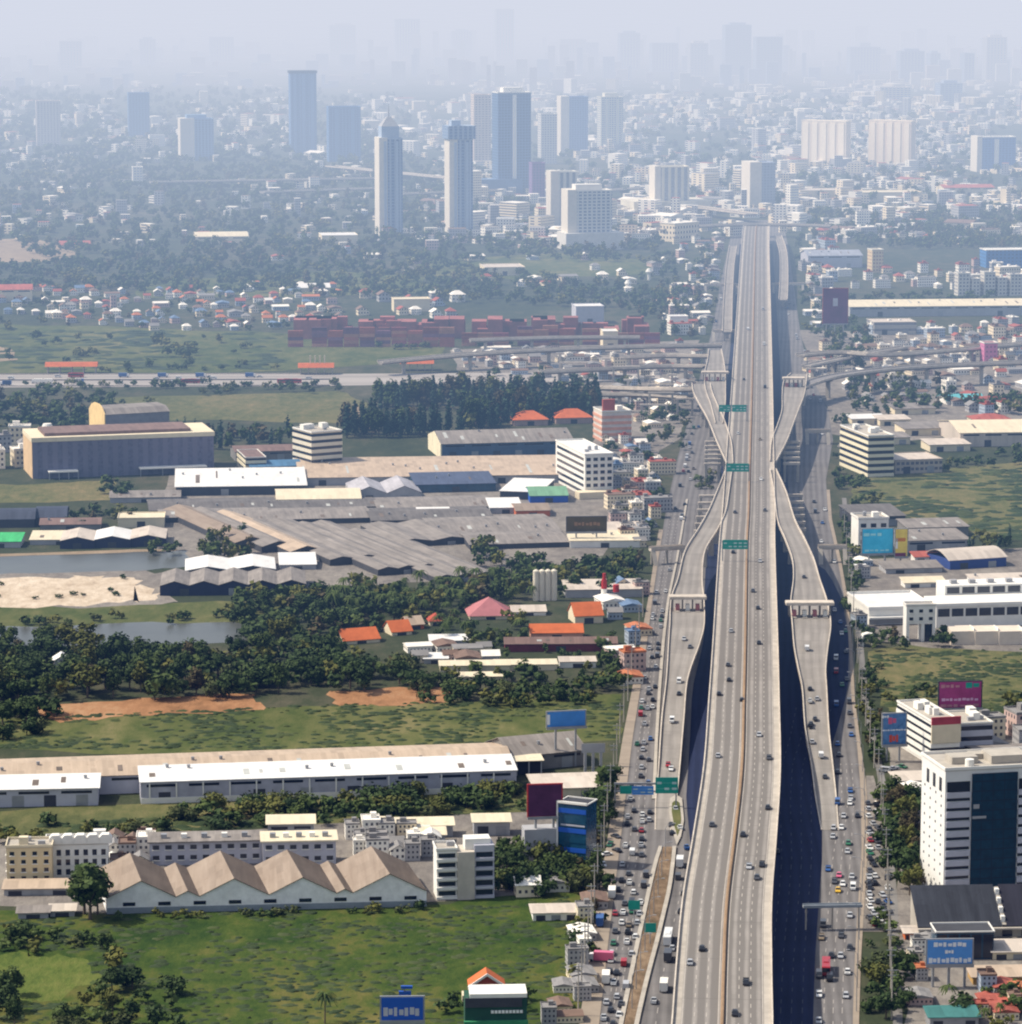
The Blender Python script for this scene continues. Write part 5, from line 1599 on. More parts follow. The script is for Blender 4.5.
def tower(label, x, y, wpx, hpx, dep, rot, wall, glass, su=3.4, sz=3.4, fu=.4, fz=.45, lm=None, group=None, crown=None, fins=0, podium=None, split=None, name='tower_block', finm=None):
    o, w, s = base(name, label, 'tower', x, y, wpx, rot, lm, group)
    h = hpx / s
    key = 'fac_%s_%s_%s_%s' % (wall, glass, su, fu)
    m = facade(key, wall, glass, su, sz, fu, fz)
    wallbox(o, w, dep, h, m)
    fm_ = finm or mat('fin_%s' % (wall,), k(wall, 1.15), var=.08)
    for i in range(fins):
        u = w * (i + .5) / fins
        mb = MB(); mb.box(u - w * .06, -.8, 0, u + w * .06, -.02, h - 2); mb.build('fin', fm_, o)
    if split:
        mb = MB(); mb.box(-.5, -.5, 0, w * split, dep + .5, h + 2); mb.build('painted_sunlit_side', mat('painted_sunlit_cream', (.66, .61, .53), var=.1), o)  # sunlit side put into the colour as a cream box
    r = flat_roof(o, w, dep, h, fm_, 1.2, 0, fm_)
    if crown == 'dome':
        mb = MB(); mb.box(w * .12, dep * .12, h + .3, w * .88, dep * .88, h + 14); mb.build('crown', fm_, o)
        mb = MB(); mb.frustum((w * .12, dep * .12, w * .88, dep * .88), h + 14.02, (w * .4, dep * .4, w * .6, dep * .6), h + 24); mb.build('dome', M_grey, o)
        mb = MB(); mb.cyl(w / 2, dep / 2, h + 24, h + 38, .9, .2, 6); mb.build('spire', M_grey, o)
    elif crown == 'hat':
        mb = MB(); mb.box(-2.5, -2.5, h + 1.6, w + 2.5, dep + 2.5, h + 16); mb.build('crown', m, o)
        mb = MB(); mb.box(w * .1, dep * .1, h + 16.1, w * .5, dep * .6, h + 22); mb.build('plant_room', fm_, o)
    elif crown == 'step':
        mb = MB(); mb.box(w * .2, dep * .2, h + .3, w * .8, dep * .8, h + 7); mb.build('crown', fm_, o)
    elif crown == 'cap':
        mb = MB(); mb.box(-1.2, -1.2, h + .3, w + 1.2, dep + 1.2, h + 4); mb.build('crown', M_dark, o)
    if podium:
        px_, pw_, ph_, pd_ = podium
        mb = MB(); mb.box(px_ / s, -8, 0, (px_ + pw_) / s, pd_, ph_ / s); mb.build('podium', mat('podium_%s' % (wall,), k(wall, 1.0), var=.15), o)
    return o


CRM = (.62, .55, .42)
BLU = (.10, .17, .30)
GLB = (.05, .10, .19)
GRW = (.50, .50, .50)
tower('slender blue tower with painted sunlit cream side, grey dome and spire', 380, 236, 23, 96, 24, 14, (.30, .37, .48), (.07, .14, .28), 5.5, 3.4, .4, .15, 'the domed tower', crown='dome', fins=2, split=.34)
tower('slender blue tower with painted sunlit cream side and wide flat crown', 450, 233, 23, 92, 24, 14, (.30, .37, .48), (.07, .14, .28), 5.5, 3.4, .4, .15, 'the flat crowned tower', crown='hat', fins=2, split=.34)
tower('broad blue glass tower with a white vertical fin and low podium', 498, 194, 33, 100, 28, 16, BLU, (.04, .09, .18), 4, 3.6, .25, .3, 'the finned blue tower', crown='step', fins=1, podium=(-24, 48, 15, 20), finm=M_white)
tower('pinkish cream tower just behind the finned blue tower', 474, 168, 17, 72, 20, 14, (.60, .50, .42), (.3, .26, .25), 5, 3.4, .4, .4)
tower('pale slab tower with grey bands left of the cream blue tower', 541, 164, 16, 49, 20, 14, (.55, .53, .48), (.25, .27, .32), 4, 3.4, .4, .5)
tower('deep blue tower with one side painted sunlit cream', 561, 156, 27, 58, 24, 14, (.13, .22, .42), (.06, .14, .32), 4, 3.4, .3, .3, 'the half blue tower', split=.3)
tower('pale cream tower with stepped round top', 601, 150, 22, 52, 24, 14, (.56, .54, .45), (.2, .24, .3), 4, 3.4, .4, .4, 'the stepped cream tower', crown='step', fins=2)
tower('very tall blue slab tower with pale vertical bands and dark cap', 291, 154, 26, 80, 26, 10, (.13, .22, .40), (.06, .14, .3), 7, 3.6, .35, .1, 'the tall blue slab', crown='cap', fins=3)
tower('wide blue tower beside the tall blue slab', 329, 162, 32, 54, 26, 10, (.10, .20, .38), (.05, .12, .28), 5, 3.4, .3, .2, 'the wide blue tower', fins=2)
tower('pair joined tower with cream front wing and blue wings', 181, 161, 33, 41, 30, 12, (.16, .26, .42), (.09, .16, .3), 5, 3.4, .4, .3, 'the cream and blue pair', split=.42, crown='step')
tower('square hazy blue block on its own', 129, 140, 21, 46, 24, 10, (.10, .20, .38), (.07, .15, .3), 5, 3.4, .3, .3, 'the hazy blue block')
tower('pale pinkish block farthest toward the picture edge', 37, 146, 24, 44, 26, 10, (.56, .50, .45), (.3, .28, .3), 5, 3.4, .4, .4, 'the pinkish block')
tower('small plum coloured tower beside the white slab pair', 532, 202, 13, 38, 18, 12, (.22, .12, .26), (.10, .08, .2), 4, 3.4, .4, .4)
tower('tall white slab with grey vertical recesses behind the white hotel', 551, 231, 26, 58, 20, 14, (.62, .6, .54), (.2, .22, .26), 7, 3.4, .5, .0, 'the white recessed slab', split=.3)
tower('white hotel with grey glass centre and broad white podium', 568, 250, 44, 58, 26, 14, (.62, .6, .56), (.16, .2, .27), 5, 3.4, .35, .35, 'the white hotel', podium=(-4, 60, 17, 30), split=.2, crown='step')
mbx = MB()
tower('cream white slab with vertical grey bays on a broad pale podium', 655, 214, 34, 46, 24, 14, (.62, .58, .48), (.24, .26, .3), 8, 3.4, .45, .0, 'the cream bayed slab', podium=(-24, 80, 13, 50), split=.16)
tower('half sunlit cream half shaded grey painted slab tower at the end of the expressway', 750, 208, 25, 44, 34, 14, (.28, .32, .40), (.2, .24, .32), 4, 3.4, .4, .4, 'the end slab tower', split=.45)
tower('wide cream slab block with brown top edge and five vertical folds', 801, 166, 44, 45, 14, -34, (.82, .72, .58), (.62, .52, .42), 6, 3.2, .35, .35, 'the first cream slab', fins=5, crown='none')
tower('wide cream slab block with a reddish fold', 868, 166, 42, 45, 14, -34, (.82, .70, .55), (.66, .5, .4), 6, 3.2, .35, .35, 'the second cream slab', fins=5)
tower('blue glass block with a white centre seam and white end at the picture edge', 977, 172, 38, 34, 30, 10, (.06, .20, .46), (.03, .12, .34), 5, 3.4, .2, .2, 'the blue seam block', fins=1, split=.12, finm=M_white)
x, y = W(54, 676)
o = T('house', 'small white house alone in the dark wood', 'house', x, y, 8)
mb = MB(); mb.extr([(0, 0), (7, 0), (7, 6.4), (3.5, 8.6), (0, 6.4)], 0, 9); mb.build('wall', M_white, o)
mb = MB(); mb.extr([(-.6, 6.2), (3.5, 8.7), (7.6, 6.2), (7.6, 6.5), (3.5, 9.0), (-.6, 6.5)][::-1], -.6, 9.6); mb.build('roof', R_white, o)
mb = MB(); mb.box(2, -.1, 3, 5, .1, 5); mb.build('window', M_glass, o)
tower('low white block standing alone before the far viaducts', 133, 186, 10, 18, 16, 10, (.75, .72, .66), (.3, .3, .32), 4, 3.4, .5, .5)
rng = random.Random(11)
GH = [(496, 62, 18, 52), (725, 78, 26, 52), (756, 80, 26, 42), (986, 80, 20, 42), (964, 84, 10, 30), (930, 80, 10, 26), (60, 72, 22, 30), (140, 66, 16, 26), (210, 62, 24, 24), (330, 60, 26, 34), (396, 60, 24, 40), (452, 58, 20, 26), (560, 64, 26, 24), (620, 70, 20, 36), (652, 72, 26, 28), (690, 78, 18, 34), (850, 74, 30, 26), (900, 82, 24, 30), (880, 104, 30, 16), (940, 104, 22, 20)]
for i, (x_, y_, w_, h_) in enumerate(GH):
    o = tower('', x_, y_, w_, h_, 40, 8, (.25, .30, .40) if i % 3 else (.5, .46, .42), (.1, .16, .28), 8, 4, .4, .4, crown='step' if i % 2 else None, name='skyline_tower')
    later(o, ('tall' if h_ > 32 else 'low') + (' blue grey' if i % 3 else ' pinkish') + ' tower faint in the haze', 'tower', 'faint towers on the hazy skyline', *W(x_ + w_ / 2, y_)[:2])
# far elevated roads
for (a, b, z, lab) in [((150, 182), (385, 178), 12, 'pale far viaduct passing before the cream and blue pair'), ((262, 192), (378, 188), 10, 'short pale far viaduct before the domed tower'), ((330, 166), (450, 178), 12, 'far viaduct passing behind the domed tower'), ((400, 194), (500, 190), 10, 'far viaduct between the two slender towers'), ((606, 190), (662, 187), 10, 'far viaduct behind the cream bayed slab'), ((690, 206), (752, 214), 10, 'far curved link road by the slab at the end of the expressway')]:
    elevated('viaduct', lab, 'viaduct', [(a[0], a[1], 16, z), ((a[0] + b[0]) / 2, (a[1] + b[1]) / 2, 16, z), (b[0], b[1], 16, z)], pier_step=90, step=30)
for (x_, y_, w_, h_, d_, rf, kind, lab) in [(196, 244, 52, 7, 50, R_cream, 'barrel', 'far cream barrel roofed hall in the trees'), (322, 246, 36, 10, 40, R_white, 'flat', 'far white box hall by the trees below the domed tower'), (485, 276, 40, 8, 40, R_pinkw, 'flat', 'far pale grey hall on the bare strip'), (294, 292, 36, 4, 24, R_white, 'gx', 'far white roof above the village'), (394, 312, 36, 12, 20, R_cream, 'flat', 'far cream block with two masts above the container yard'), (0, 302, 32, 12, 40, R_red, 'gx', 'far red roofed temple hall at the picture edge'), (60, 249, 30, 4, 30, R_red, 'gx', 'far red roof beside the tan land'), (660, 240, 40, 8, 40, R_white, 'flat', 'far white low hall below the cream bayed slab'), (800, 200, 50, 9, 40, R_pinkw, 'flat', 'far terrace of pale blocks under the first cream slab'), (862, 202, 60, 9, 40, R_cream, 'flat', 'far terrace of cream blocks under the second cream slab'), (944, 196, 50, 8, 40, R_red, 'gx', 'far red roofed hall below the blue seam block')]:
    shed('hall', lab, 'hall', x_, y_, w_, h_, d_, 8, 3, kind, roof=rf, wall=M_cream, door=1)
for (x_, y_, h_, lab) in [(649, 280, 10, 'white round water tank on the far lane end'), (628, 292, 9, 'white globe shaped tank in far trees')]:
    x, y = W(x_, y_)
    o = T('water_tower', lab, 'water tower', x, y)
    mb = MB(); mb.cyl(0, 0, 0, 5, 1.5, n=8); mb.build('leg', M_white, o)
    mb = MB(); mb.cyl(0, 0, 5.01, 8, 1.5, 3.5, 10); mb.cyl(0, 0, 8, 11, 3.5, 1.6, 10); mb.build('tank', M_white, o)

# the hazy skyline between the towers one can tell apart
mb = MB()
for _ in range(260):
    py_ = 50 + 42 * rng.random()
    px_ = rng.uniform(-20, 1045)
    s = S(py_)
    gx, gy = W(px_, py_)
    w_, h_ = rng.uniform(3, 14) / s, rng.uniform(4, 12 + (16 if px_ > 360 else 5)) / s
    mb.box(gx, gy, 0, gx + w_, gy + w_ * .8, h_, rng.randrange(3))
tag(mb.build('distant_skyline', [mat('sky_pale', (.6, .57, .52)), mat('sky_blue_grey', (.3, .36, .48)), mat('sky_pink', (.52, .45, .42))]), 'crowded faint skyline dissolving in the haze', 'skyline', kind='stuff')

# ---------------------------------------------------------------- houses
rng = random.Random(21)
HW = [('white', (.84, .80, .72)), ('cream', (.78, .67, .49)), ('grey', (.40, .39, .39)), ('pinkish', (.55, .40, .36)), ('pale blue', (.38, .44, .52))]
HR = [('red', (.32, .085, .06)), ('orange', (.46, .16, .07)), ('grey', (.25, .24, .235)), ('white', (.82, .78, .71)), ('brown', (.19, .125, .095)), ('blue', (.13, .20, .32)), ('green', (.12, .22, .16))]


def inpoly(x, y, pts):
    c = False
    j = len(pts) - 1
    for i in range(len(pts)):
        if (pts[i][1] > y) != (pts[j][1] > y) and x < (pts[j][0] - pts[i][0]) * (y - pts[i][1]) / (pts[j][1] - pts[i][1]) + pts[i][0]:
            c = not c
        j = i
    return c


def inside(pts, rg):
    xs, ys_ = [p[0] for p in pts], [p[1] for p in pts]
    while True:
        x, y = rg.uniform(min(xs), max(xs)), rg.uniform(min(ys_), max(ys_))
        if inpoly(x, y, pts):
            return x, y


HM = {}


def house_mesh(shape, wc, rc):
    """(wall data, roof data, extra parts)"""
    key = (shape, wc, rc)
    if key in HM:
        return HM[key]
    wm = facade('house_' + HW[wc][0], HW[wc][1], (.05, .055, .07), 2.6, 3.1, .55, .55, .15)
    rm = roofing('house_roof_' + HR[rc][0], HR[rc][1], var=.22)
    mw, mr = MB(), MB()
    if shape == 'gable':
        mw.extr([(-4, 0), (4, 0), (4, 5.6), (0, 8), (-4, 5.6)], -5, 5)
        mr.extr([(0, 8.05), (4.8, 5.17), (4.8, 5.4), (0, 8.3)], -5.7, 5.7)
        mr.extr([(0, 8.3), (-4.8, 5.4), (-4.8, 5.17), (0, 8.05)], -5.7, 5.7)
        mw.box(4.01, -3, 0, 6.5, 3, 2.8)
    elif shape == 'hip':
        mw.box(-5.5, -4.5, 0, 5.5, 4.5, 6)
        e = .8
        v = [(-5.5 - e, -4.5 - e, 5.9), (5.5 + e, -4.5 - e, 5.9), (5.5 + e, 4.5 + e, 5.9), (-5.5 - e, 4.5 + e, 5.9)]
        t = [(-1.6, 0, 9), (1.6, 0, 9)]
        mr.face([v[0], v[1], t[1], t[0]]); mr.face([v[1], v[2], t[1]]); mr.face([v[2], v[3], t[0], t[1]]); mr.face([v[3], v[0], t[0]]); mr.face(v[::-1])
        mw.box(-2, -6.8, 0, 2, -4.51, 3)
    elif shape == 'flat':
        mw.box(-4.5, -6, 0, 4.5, 6, 10)
        mr.box(-4.7, -6.2, 10.01, 4.7, 6.2, 10.3)
        for (a, b, c, d) in ((-4.7, -6.2, 4.7, -5.9), (-4.7, 5.9, 4.7, 6.2), (-4.7, -5.9, -4.4, 5.9), (4.4, -5.9, 4.7, 5.9)):
            mr.box(a, b, 10.31, c, d, 11)
        mr.box(0, 0, 10.31, 3, 4, 12.8)
    elif shape == 'row':
        mw.box(-11, -6, 0, 11, 6, 11)
        mr.box(-11.3, -6.3, 11.01, 11.3, 6.3, 11.4)
        mr.box(-9.5, 1, 11.41, -6.5, 4.5, 13.6)
        mr.box(2.2, 2, 11.41, 4.8, 4.5, 13.0)
        mr.box(8.2, -3, 11.41, 9.6, -1.6, 12.6)
    else:
        mw.box(-7, -9, 0, 7, 9, 4.6)
        mr.extr([(-7.6, 4.65), (7.6, 4.65), (7.6, 4.9), (0, 6.6), (-7.6, 4.9)], -9.6, 9.6)
    HM[key] = (mw.data('house', wm), mr.data('roof', rm))
    return HM[key]


HS = []   # house specs (px, py, shape, wall, roof, scale, rot)
TAKEN = []


def scatter_houses(poly, n, shapes, roofs, sc=(.8, 1.2), rot=(5, 20), walls=(0, 0, 1, 1, 2, 3, 4), gap=1.0):
    tries = 0
    cnt = 0
    while cnt < n and tries < n * 30:
        tries += 1
        x, y = inside(poly, rng)
        s = S(y)
        if any(abs(x - a) < 9 * s * gap and abs(y - b) < 5.0 * s * gap for a, b in TAKEN[-400:]):
            continue
        TAKEN.append((x, y))
        HS.append((x, y, rng.choice(shapes), rng.choice(walls), rng.choice(roofs), rng.uniform(*sc), rng.uniform(*rot) + rng.choice((0, 0, 90))))
        cnt += 1


scatter_houses([(0, 288), (120, 292), (340, 287), (345, 320), (270, 330), (160, 332), (0, 318)], 130, ('gable', 'hip', 'hip', 'gable', 'shed'), (0, 2, 3, 3, 3, 4, 5, 1), (.55, .85), gap=.62)
scatter_houses([(340, 292), (460, 300), (460, 318), (340, 318)], 12, ('gable', 'hip'), (0, 3, 4))
scatter_houses([(604, 440), (640, 445), (664, 470), (655, 520), (640, 555), (612, 535), (612, 490)], 48, ('flat', 'row', 'gable', 'shed'), (2, 3, 3, 5, 2, 4, 0), (.5, .78), (5, 15), gap=.6)
scatter_houses([(455, 352), (640, 352), (690, 372), (680, 420), (640, 430), (625, 395), (600, 380), (470, 368)], 46, ('flat', 'shed', 'gable', 'shed'), (2, 3, 3, 4), (.5, .85), gap=.8)
scatter_houses([(800, 268), (860, 275), (980, 262), (1030, 275), (1030, 290), (870, 290), (812, 300)], 36, ('flat', 'row', 'hip', 'flat'), (3, 3, 2, 0), (.6, 1.0))
scatter_houses([(855, 335), (1030, 322), (1030, 358), (870, 360)], 44, ('flat', 'gable', 'row', 'hip', 'shed'), (2, 3, 0, 4, 3), (.55, .9))
scatter_houses([(845, 378), (1030, 368), (1030, 412), (985, 416), (930, 398), (850, 408)], 32, ('gable', 'flat', 'shed'), (2, 3, 0, 4), (.6, .9))
scatter_houses([(-5, 452), (28, 440), (30, 474), (-5, 478)], 5, ('flat', 'flat', 'hip'), (3, 2), (1, 1.2))
scatter_houses([(350, 836), (430, 834), (436, 862), (360, 856)], 34, ('flat', 'flat', 'gable'), (2, 2, 3), (.5, .72), (4, 8), (0, 0, 0, 1, 2), gap=.5)
scatter_houses([(110, 846), (150, 844), (150, 872), (112, 876)], 14, ('flat', 'gable'), (2, 3, 4), (.5, .75), (4, 8), (0, 0, 1, 2), gap=.5)
scatter_houses([(505, 880), (560, 884), (555, 900), (500, 896)], 3, ('shed', 'gable'), (2, 3), (.6, .8), (4, 8))
scatter_houses([(545, 1000), (575, 955), (588, 900), (600, 905), (588, 990), (575, 1022), (545, 1022)], 12, ('shed', 'flat'), (2, 3, 4, 2), (.42, .6), (2, 10), (0, 2, 1), gap=.6)
scatter_houses([(905, 940), (930, 940), (930, 1015), (912, 1015)], 5, ('shed', 'flat'), (1, 2, 4), (.4, .55), (0, 6), gap=.6)
scatter_houses([(978, 990), (1024, 990), (1024, 1016), (978, 1016)], 7, ('shed', 'flat'), (1, 2, 0, 4), (.4, .55), (0, 6), gap=.5)
scatter_houses([(905, 792), (918, 792), (918, 830), (905, 830)], 1, ('shed',), (3,), (.5, .6))
scatter_houses([(405, 650), (500, 650), (500, 664), (405, 664)], 8, ('shed', 'gable'), (2, 3, 4), (.6, .8), gap=.8)
scatter_houses([(600, 600), (640, 575), (648, 590), (634, 680), (615, 690), (618, 640)], 10, ('shed', 'flat', 'gable'), (2, 3, 5, 1), (.6, .85), gap=.8)
scatter_houses([(985, 735), (1030, 735), (1030, 752), (985, 752)], 4, ('shed', 'flat'), (2, 2), (.8, 1))
scatter_houses([(852, 560), (866, 566), (866, 612), (858, 640)], 4, ('flat', 'shed'), (3, 2), (.5, .7))
scatter_houses([(0, 205), (340, 195), (520, 240), (660, 262), (640, 300), (340, 270), (0, 240)], 60, ('gable', 'hip', 'hip', 'shed'), (0, 3, 3, 3, 2), (.6, 1.0))
scatter_houses([(650, 250), (716, 232), (708, 300), (690, 345), (660, 330)], 26, ('flat', 'row', 'gable', 'shed'), (3, 2, 0), (.55, .85))
scatter_houses([(806, 200), (1030, 195), (1030, 240), (900, 236), (820, 262)], 34, ('flat', 'row', 'hip', 'shed'), (3, 3, 0, 2), (.6, 1.1))
scatter_houses([(700, 240), (722, 240), (706, 335), (690, 335)], 26, ('flat', 'shed', 'shed'), (3, 2, 4), (.5, .8), gap=.6)
scatter_houses([(806, 240), (830, 240), (826, 330), (812, 330)], 26, ('flat', 'shed', 'shed'), (3, 2, 4), (.5, .8), gap=.6)
scatter_houses([(455, 350), (700, 346), (690, 400), (640, 412), (604, 392), (470, 366)], 70, ('shed', 'shed', 'flat'), (3, 3, 2, 4, 0), (.35, .7), gap=.45)
scatter_houses([(800, 345), (1030, 345), (1030, 372), (812, 380)], 50, ('shed', 'flat', 'gable'), (3, 3, 2, 4, 0), (.45, .75), gap=.5)
# the city itself, thinning out toward the horizon
while len(HS) < 4700:
    y = 84 + 160 * rng.random() ** 1.25
    x = rng.uniform(-25, 1047)
    d = .9 if x > 620 else .6 if x > 420 else .42
    if y > 160 and x < 430:
        d *= .22
    if y < 100 and x < 470:
        d *= .15
    if y > 178 and x > 810:
        d *= .55
    if y > 205 and 690 < x < 815:
        d = .5
    if 736 < x < 778 and y > 219:
        continue
    cl_ = mnoise.noise(Vector((x * .014, y * .05, 7.3))) + .5 * mnoise.noise(Vector((x * .05, y * .16, 2.1)))
    if rng.random() > d * min(1, max(.06, .62 + 1.7 * cl_)):
        continue
    HS.append((x, y, rng.choice(('flat', 'row', 'row', 'hip', 'flat', 'shed')), rng.choice((0, 0, 0, 1, 1, 2)), rng.choice((3, 3, 3, 3, 2, 2, 4, 0)), rng.uniform(.5, 1.0) * (1 if rng.random() < .9 else 1.9), rng.uniform(0, 90)))


def hsize(h):
    q = {'gable': 8, 'hip': 9, 'flat': 11, 'row': 13, 'shed': 8}[h[2]]
    return S(h[1]) * h[5] * q


HS = [h for h in HS if -30 < h[0] < 1052]
near_h = [h for h in HS if h[1] > 255 or h[1] > 236 and h[0] > 640]
near_h = sorted(near_h, key=hsize, reverse=True)
rest = sorted([h for h in HS if h not in set(near_h)], key=hsize, reverse=True)
ind, rest_h, kc_ = [], [], {}
for h_ in near_h + rest:
    kn_ = {'gable': 'house', 'hip': 'house', 'flat': 'shophouse', 'row': 'shophouse', 'shed': 'small_shed'}[h_[2]]
    if kc_.get(kn_, 0) < 230 and hsize(h_) > 3.2:
        kc_[kn_] = kc_.get(kn_, 0) + 1
        ind.append(h_)
    else:
        rest_h.append(h_)
SHN = {'gable': 'gabled house', 'hip': 'hip roofed house', 'flat': 'flat topped shophouse', 'row': 'row of joined shophouses', 'shed': 'low shed'}
KN = {'gable': 'house', 'hip': 'house', 'flat': 'shophouse', 'row': 'shophouse', 'shed': 'small_shed'}
for (x_, y_, sh, wc, rc, sc, ro) in ind:
    wd, rd = house_mesh(sh, wc, rc)
    gx, gy = W(x_, y_)
    o = link(KN[sh], wd, None, (gx, gy, 0))
    o.rotation_euler = (0, 0, R(ro))
    o.scale = (sc, sc, sc)
    link('roof', rd, o)
    later(o, '%s %s with %s roof' % (HW[wc][0], SHN[sh].replace('row of joined', 'long'), HR[rc][0]), 'house' if KN[sh] == 'house' else 'building', 'small houses and shophouses of the suburbs', gx, gy)
# the rest of the city as one mass
mb = MB()
for (x_, y_, sh, wc, rc, sc, ro) in rest_h:
    gx, gy = W(x_, y_)
    q = 1.0 + max(0, 140 - y_) * .012
    w, d, h = sc * q * rng.uniform(7, 16), sc * q * rng.uniform(7, 16), sc * rng.uniform(5, 13)
    if rng.random() < .05:
        h *= 2.2
    a = R(ro)
    c, s_ = math.cos(a), math.sin(a)
    mb.prism([(gx + c * u - s_ * v, gy + s_ * u + c * v) for u, v in ((-w / 2, -d / 2), (w / 2, -d / 2), (w / 2, d / 2), (-w / 2, d / 2))], 0, h, wc, 5 + rc)
tag(mb.build('distant_city', [facade('city_' + n, c, (.12, .13, .16), 3, 3.1, .5, .5) for n, c in HW] + [mat('city_roof_' + n, c, var=.2) for n, c in HR]),
    'mass of pale low buildings spreading to the hazy horizon', 'city', kind='stuff')

# ---------------------------------------------------------------- trees
rng = random.Random(5)
L_a = leafmat('leaf_dark', (.016, .034, .010), (.056, .086, .022))
L_b = leafmat('leaf_mid', (.022, .046, .012), (.086, .115, .028))
L_c = leafmat('leaf_olive', (.030, .045, .014), (.095, .105, .034))
L_e = leafmat('leaf_yellow', (.040, .058, .013), (.14, .135, .03))
L_f = leafmat('leaf_brown', (.045, .042, .02), (.12, .095, .045))
L_d = leafmat('leaf_slim', (.018, .042, .028), (.045, .08, .045))


def crown_mesh(name, lobes, ncards, size, m, seed, tall=False):
    """leaf clumps spread through overlapping lobes, denser toward the outside; unit height 1"""
    rg = random.Random(seed)
    v, f, tone = [], [], []
    tot = sum(l[3] ** 2 for l in lobes)
    for (lx, ly, lz, lr, sq) in lobes:
        for _ in range(int(ncards * lr * lr / tot)):
            d = Vector((rg.gauss(0, 1), rg.gauss(0, 1), rg.gauss(0, 1))).normalized()
            r = lr * (rg.random() ** .35) * (1 + .22 * mnoise.noise(Vector((d.x * 2 + seed, d.y * 2, d.z * 2))))
            p = Vector((lx + d.x * r, ly + d.y * r, lz + d.z * r * sq))
            if p.z < .06:
                continue
            nrm = (d + Vector((rg.gauss(0, .55), rg.gauss(0, .55), rg.gauss(0.25, .5)))).normalized()
            a = nrm.orthogonal().normalized()
            b = nrm.cross(a)
            th = rg.uniform(0, 6.28)
            a, b = a * math.cos(th) + b * math.sin(th), b * math.cos(th) - a * math.sin(th)
            s = size * rg.uniform(.6, 1.35)
            i = len(v)
            v += [tuple(p - a * s), tuple(p - b * s * .7), tuple(p + a * s), tuple(p + b * s * .7)]
            f.append((i, i + 1, i + 2, i + 3))
            tone.append(min(1, max(0, rg.gauss(.42, .16))))
        # inner mass that keeps the crown from being see-through
        n, i0 = 7, len(v)
        rr = lr * .5
        for a_ in range(4):
            ph = math.pi * (a_ + .5) / 4
            for b_ in range(n):
                t_ = 6.2832 * b_ / n
                j = rr * (1 + rg.uniform(-.18, .18))
                v.append((lx + j * math.sin(ph) * math.cos(t_), ly + j * math.sin(ph) * math.sin(t_), lz + j * math.cos(ph) * sq))
        for a_ in range(3):
            for b_ in range(n):
                q = (b_ + 1) % n
                f.append((i0 + a_ * n + b_, i0 + (a_ + 1) * n + b_, i0 + (a_ + 1) * n + q, i0 + a_ * n + q))
                tone.append(.1)
        f.append(tuple(i0 + b_ for b_ in range(n)))
        tone.append(.1)
    me = bpy.data.meshes.new(name)
    me.from_pydata(v, [], f)
    ca = me.color_attributes.new('tone', 'FLOAT_COLOR', 'CORNER')
    cols = []
    for q, t in zip(f, tone):
        cols += [t, t, t, 1.0] * len(q)
    ca.data.foreach_set('color', cols)
    me.materials.append(m)
    me.update()
    return me, (v, f, tone)


def trunk_mesh(h, r, limbs, seed, bend=.03):
    rg = random.Random(seed)
    mb = MB()
    top = (rg.uniform(-bend, bend), rg.uniform(-bend, bend), h)
    mb.tube([(0, 0, 0), (top[0] * .4, top[1] * .5, h * .5), top], [r, r * .75, r * .45], 6)
    for i in range(limbs):
        a = 6.28 * i / max(1, limbs) + rg.random()
        z = h * rg.uniform(.55, .9)
        mb.tube([(top[0] * .6, top[1] * .6, z), (math.cos(a) * .12, math.sin(a) * .12, z + .12), (math.cos(a) * .24, math.sin(a) * .24, z + .24)], [r * .45, r * .3, r * .15], 4)
    return mb.data('trunk', M_bark)


KINDS = {}


def mk_kind(kname, n, fn, tr, ms):
    KINDS[kname] = []
    for i in range(n):
        lobes, cards, size = fn(i)
        m = ms[i % len(ms)]
        big, _ = crown_mesh('crown', lobes, cards, size, m, 31 * i + len(kname))
        _, low = crown_mesh('crown_low', lobes, max(26, cards // 9), size * 2.1, m, 77 * i + 5)
        KINDS[kname].append((big, tr(i), low, m))


def broad(i):
    rg = random.Random(100 + i)
    L = [(0, 0, .62, .34, .85)]
    for _ in range(rg.choice((4, 5, 7))):
        a = rg.uniform(0, 6.28)
        r = rg.uniform(.2, .42)
        L.append((math.cos(a) * r, math.sin(a) * r, rg.uniform(.38, .86), rg.uniform(.12, .26), rg.uniform(.7, 1.0)))
    return L, 620, .055


def oval(i):
    rg = random.Random(200 + i)
    L = [(0, 0, .5, .26, 1.2), (0, 0, .76, .2, 1.1)]
    for _ in range(3):
        a = rg.uniform(0, 6.28)
        L.append((math.cos(a) * .16, math.sin(a) * .16, rg.uniform(.35, .7), rg.uniform(.14, .2), 1.1))
    return L, 520, .05


def bush(i):
    rg = random.Random(300 + i)
    L = []
    for _ in range(5):
        a = rg.uniform(0, 6.28)
        r = rg.uniform(.1, .55)
        L.append((math.cos(a) * r, math.sin(a) * r, rg.uniform(.3, .55), rg.uniform(.28, .42), .9))
    return L, 480, .075


def slim(i):
    rg = random.Random(400 + i)
    L = [(rg.uniform(-.02, .02), rg.uniform(-.02, .02), .22 + .1 * q, .15 - .012 * q + rg.uniform(-.02, .02), 1.1) for q in range(8)]
    return L, 480, .036


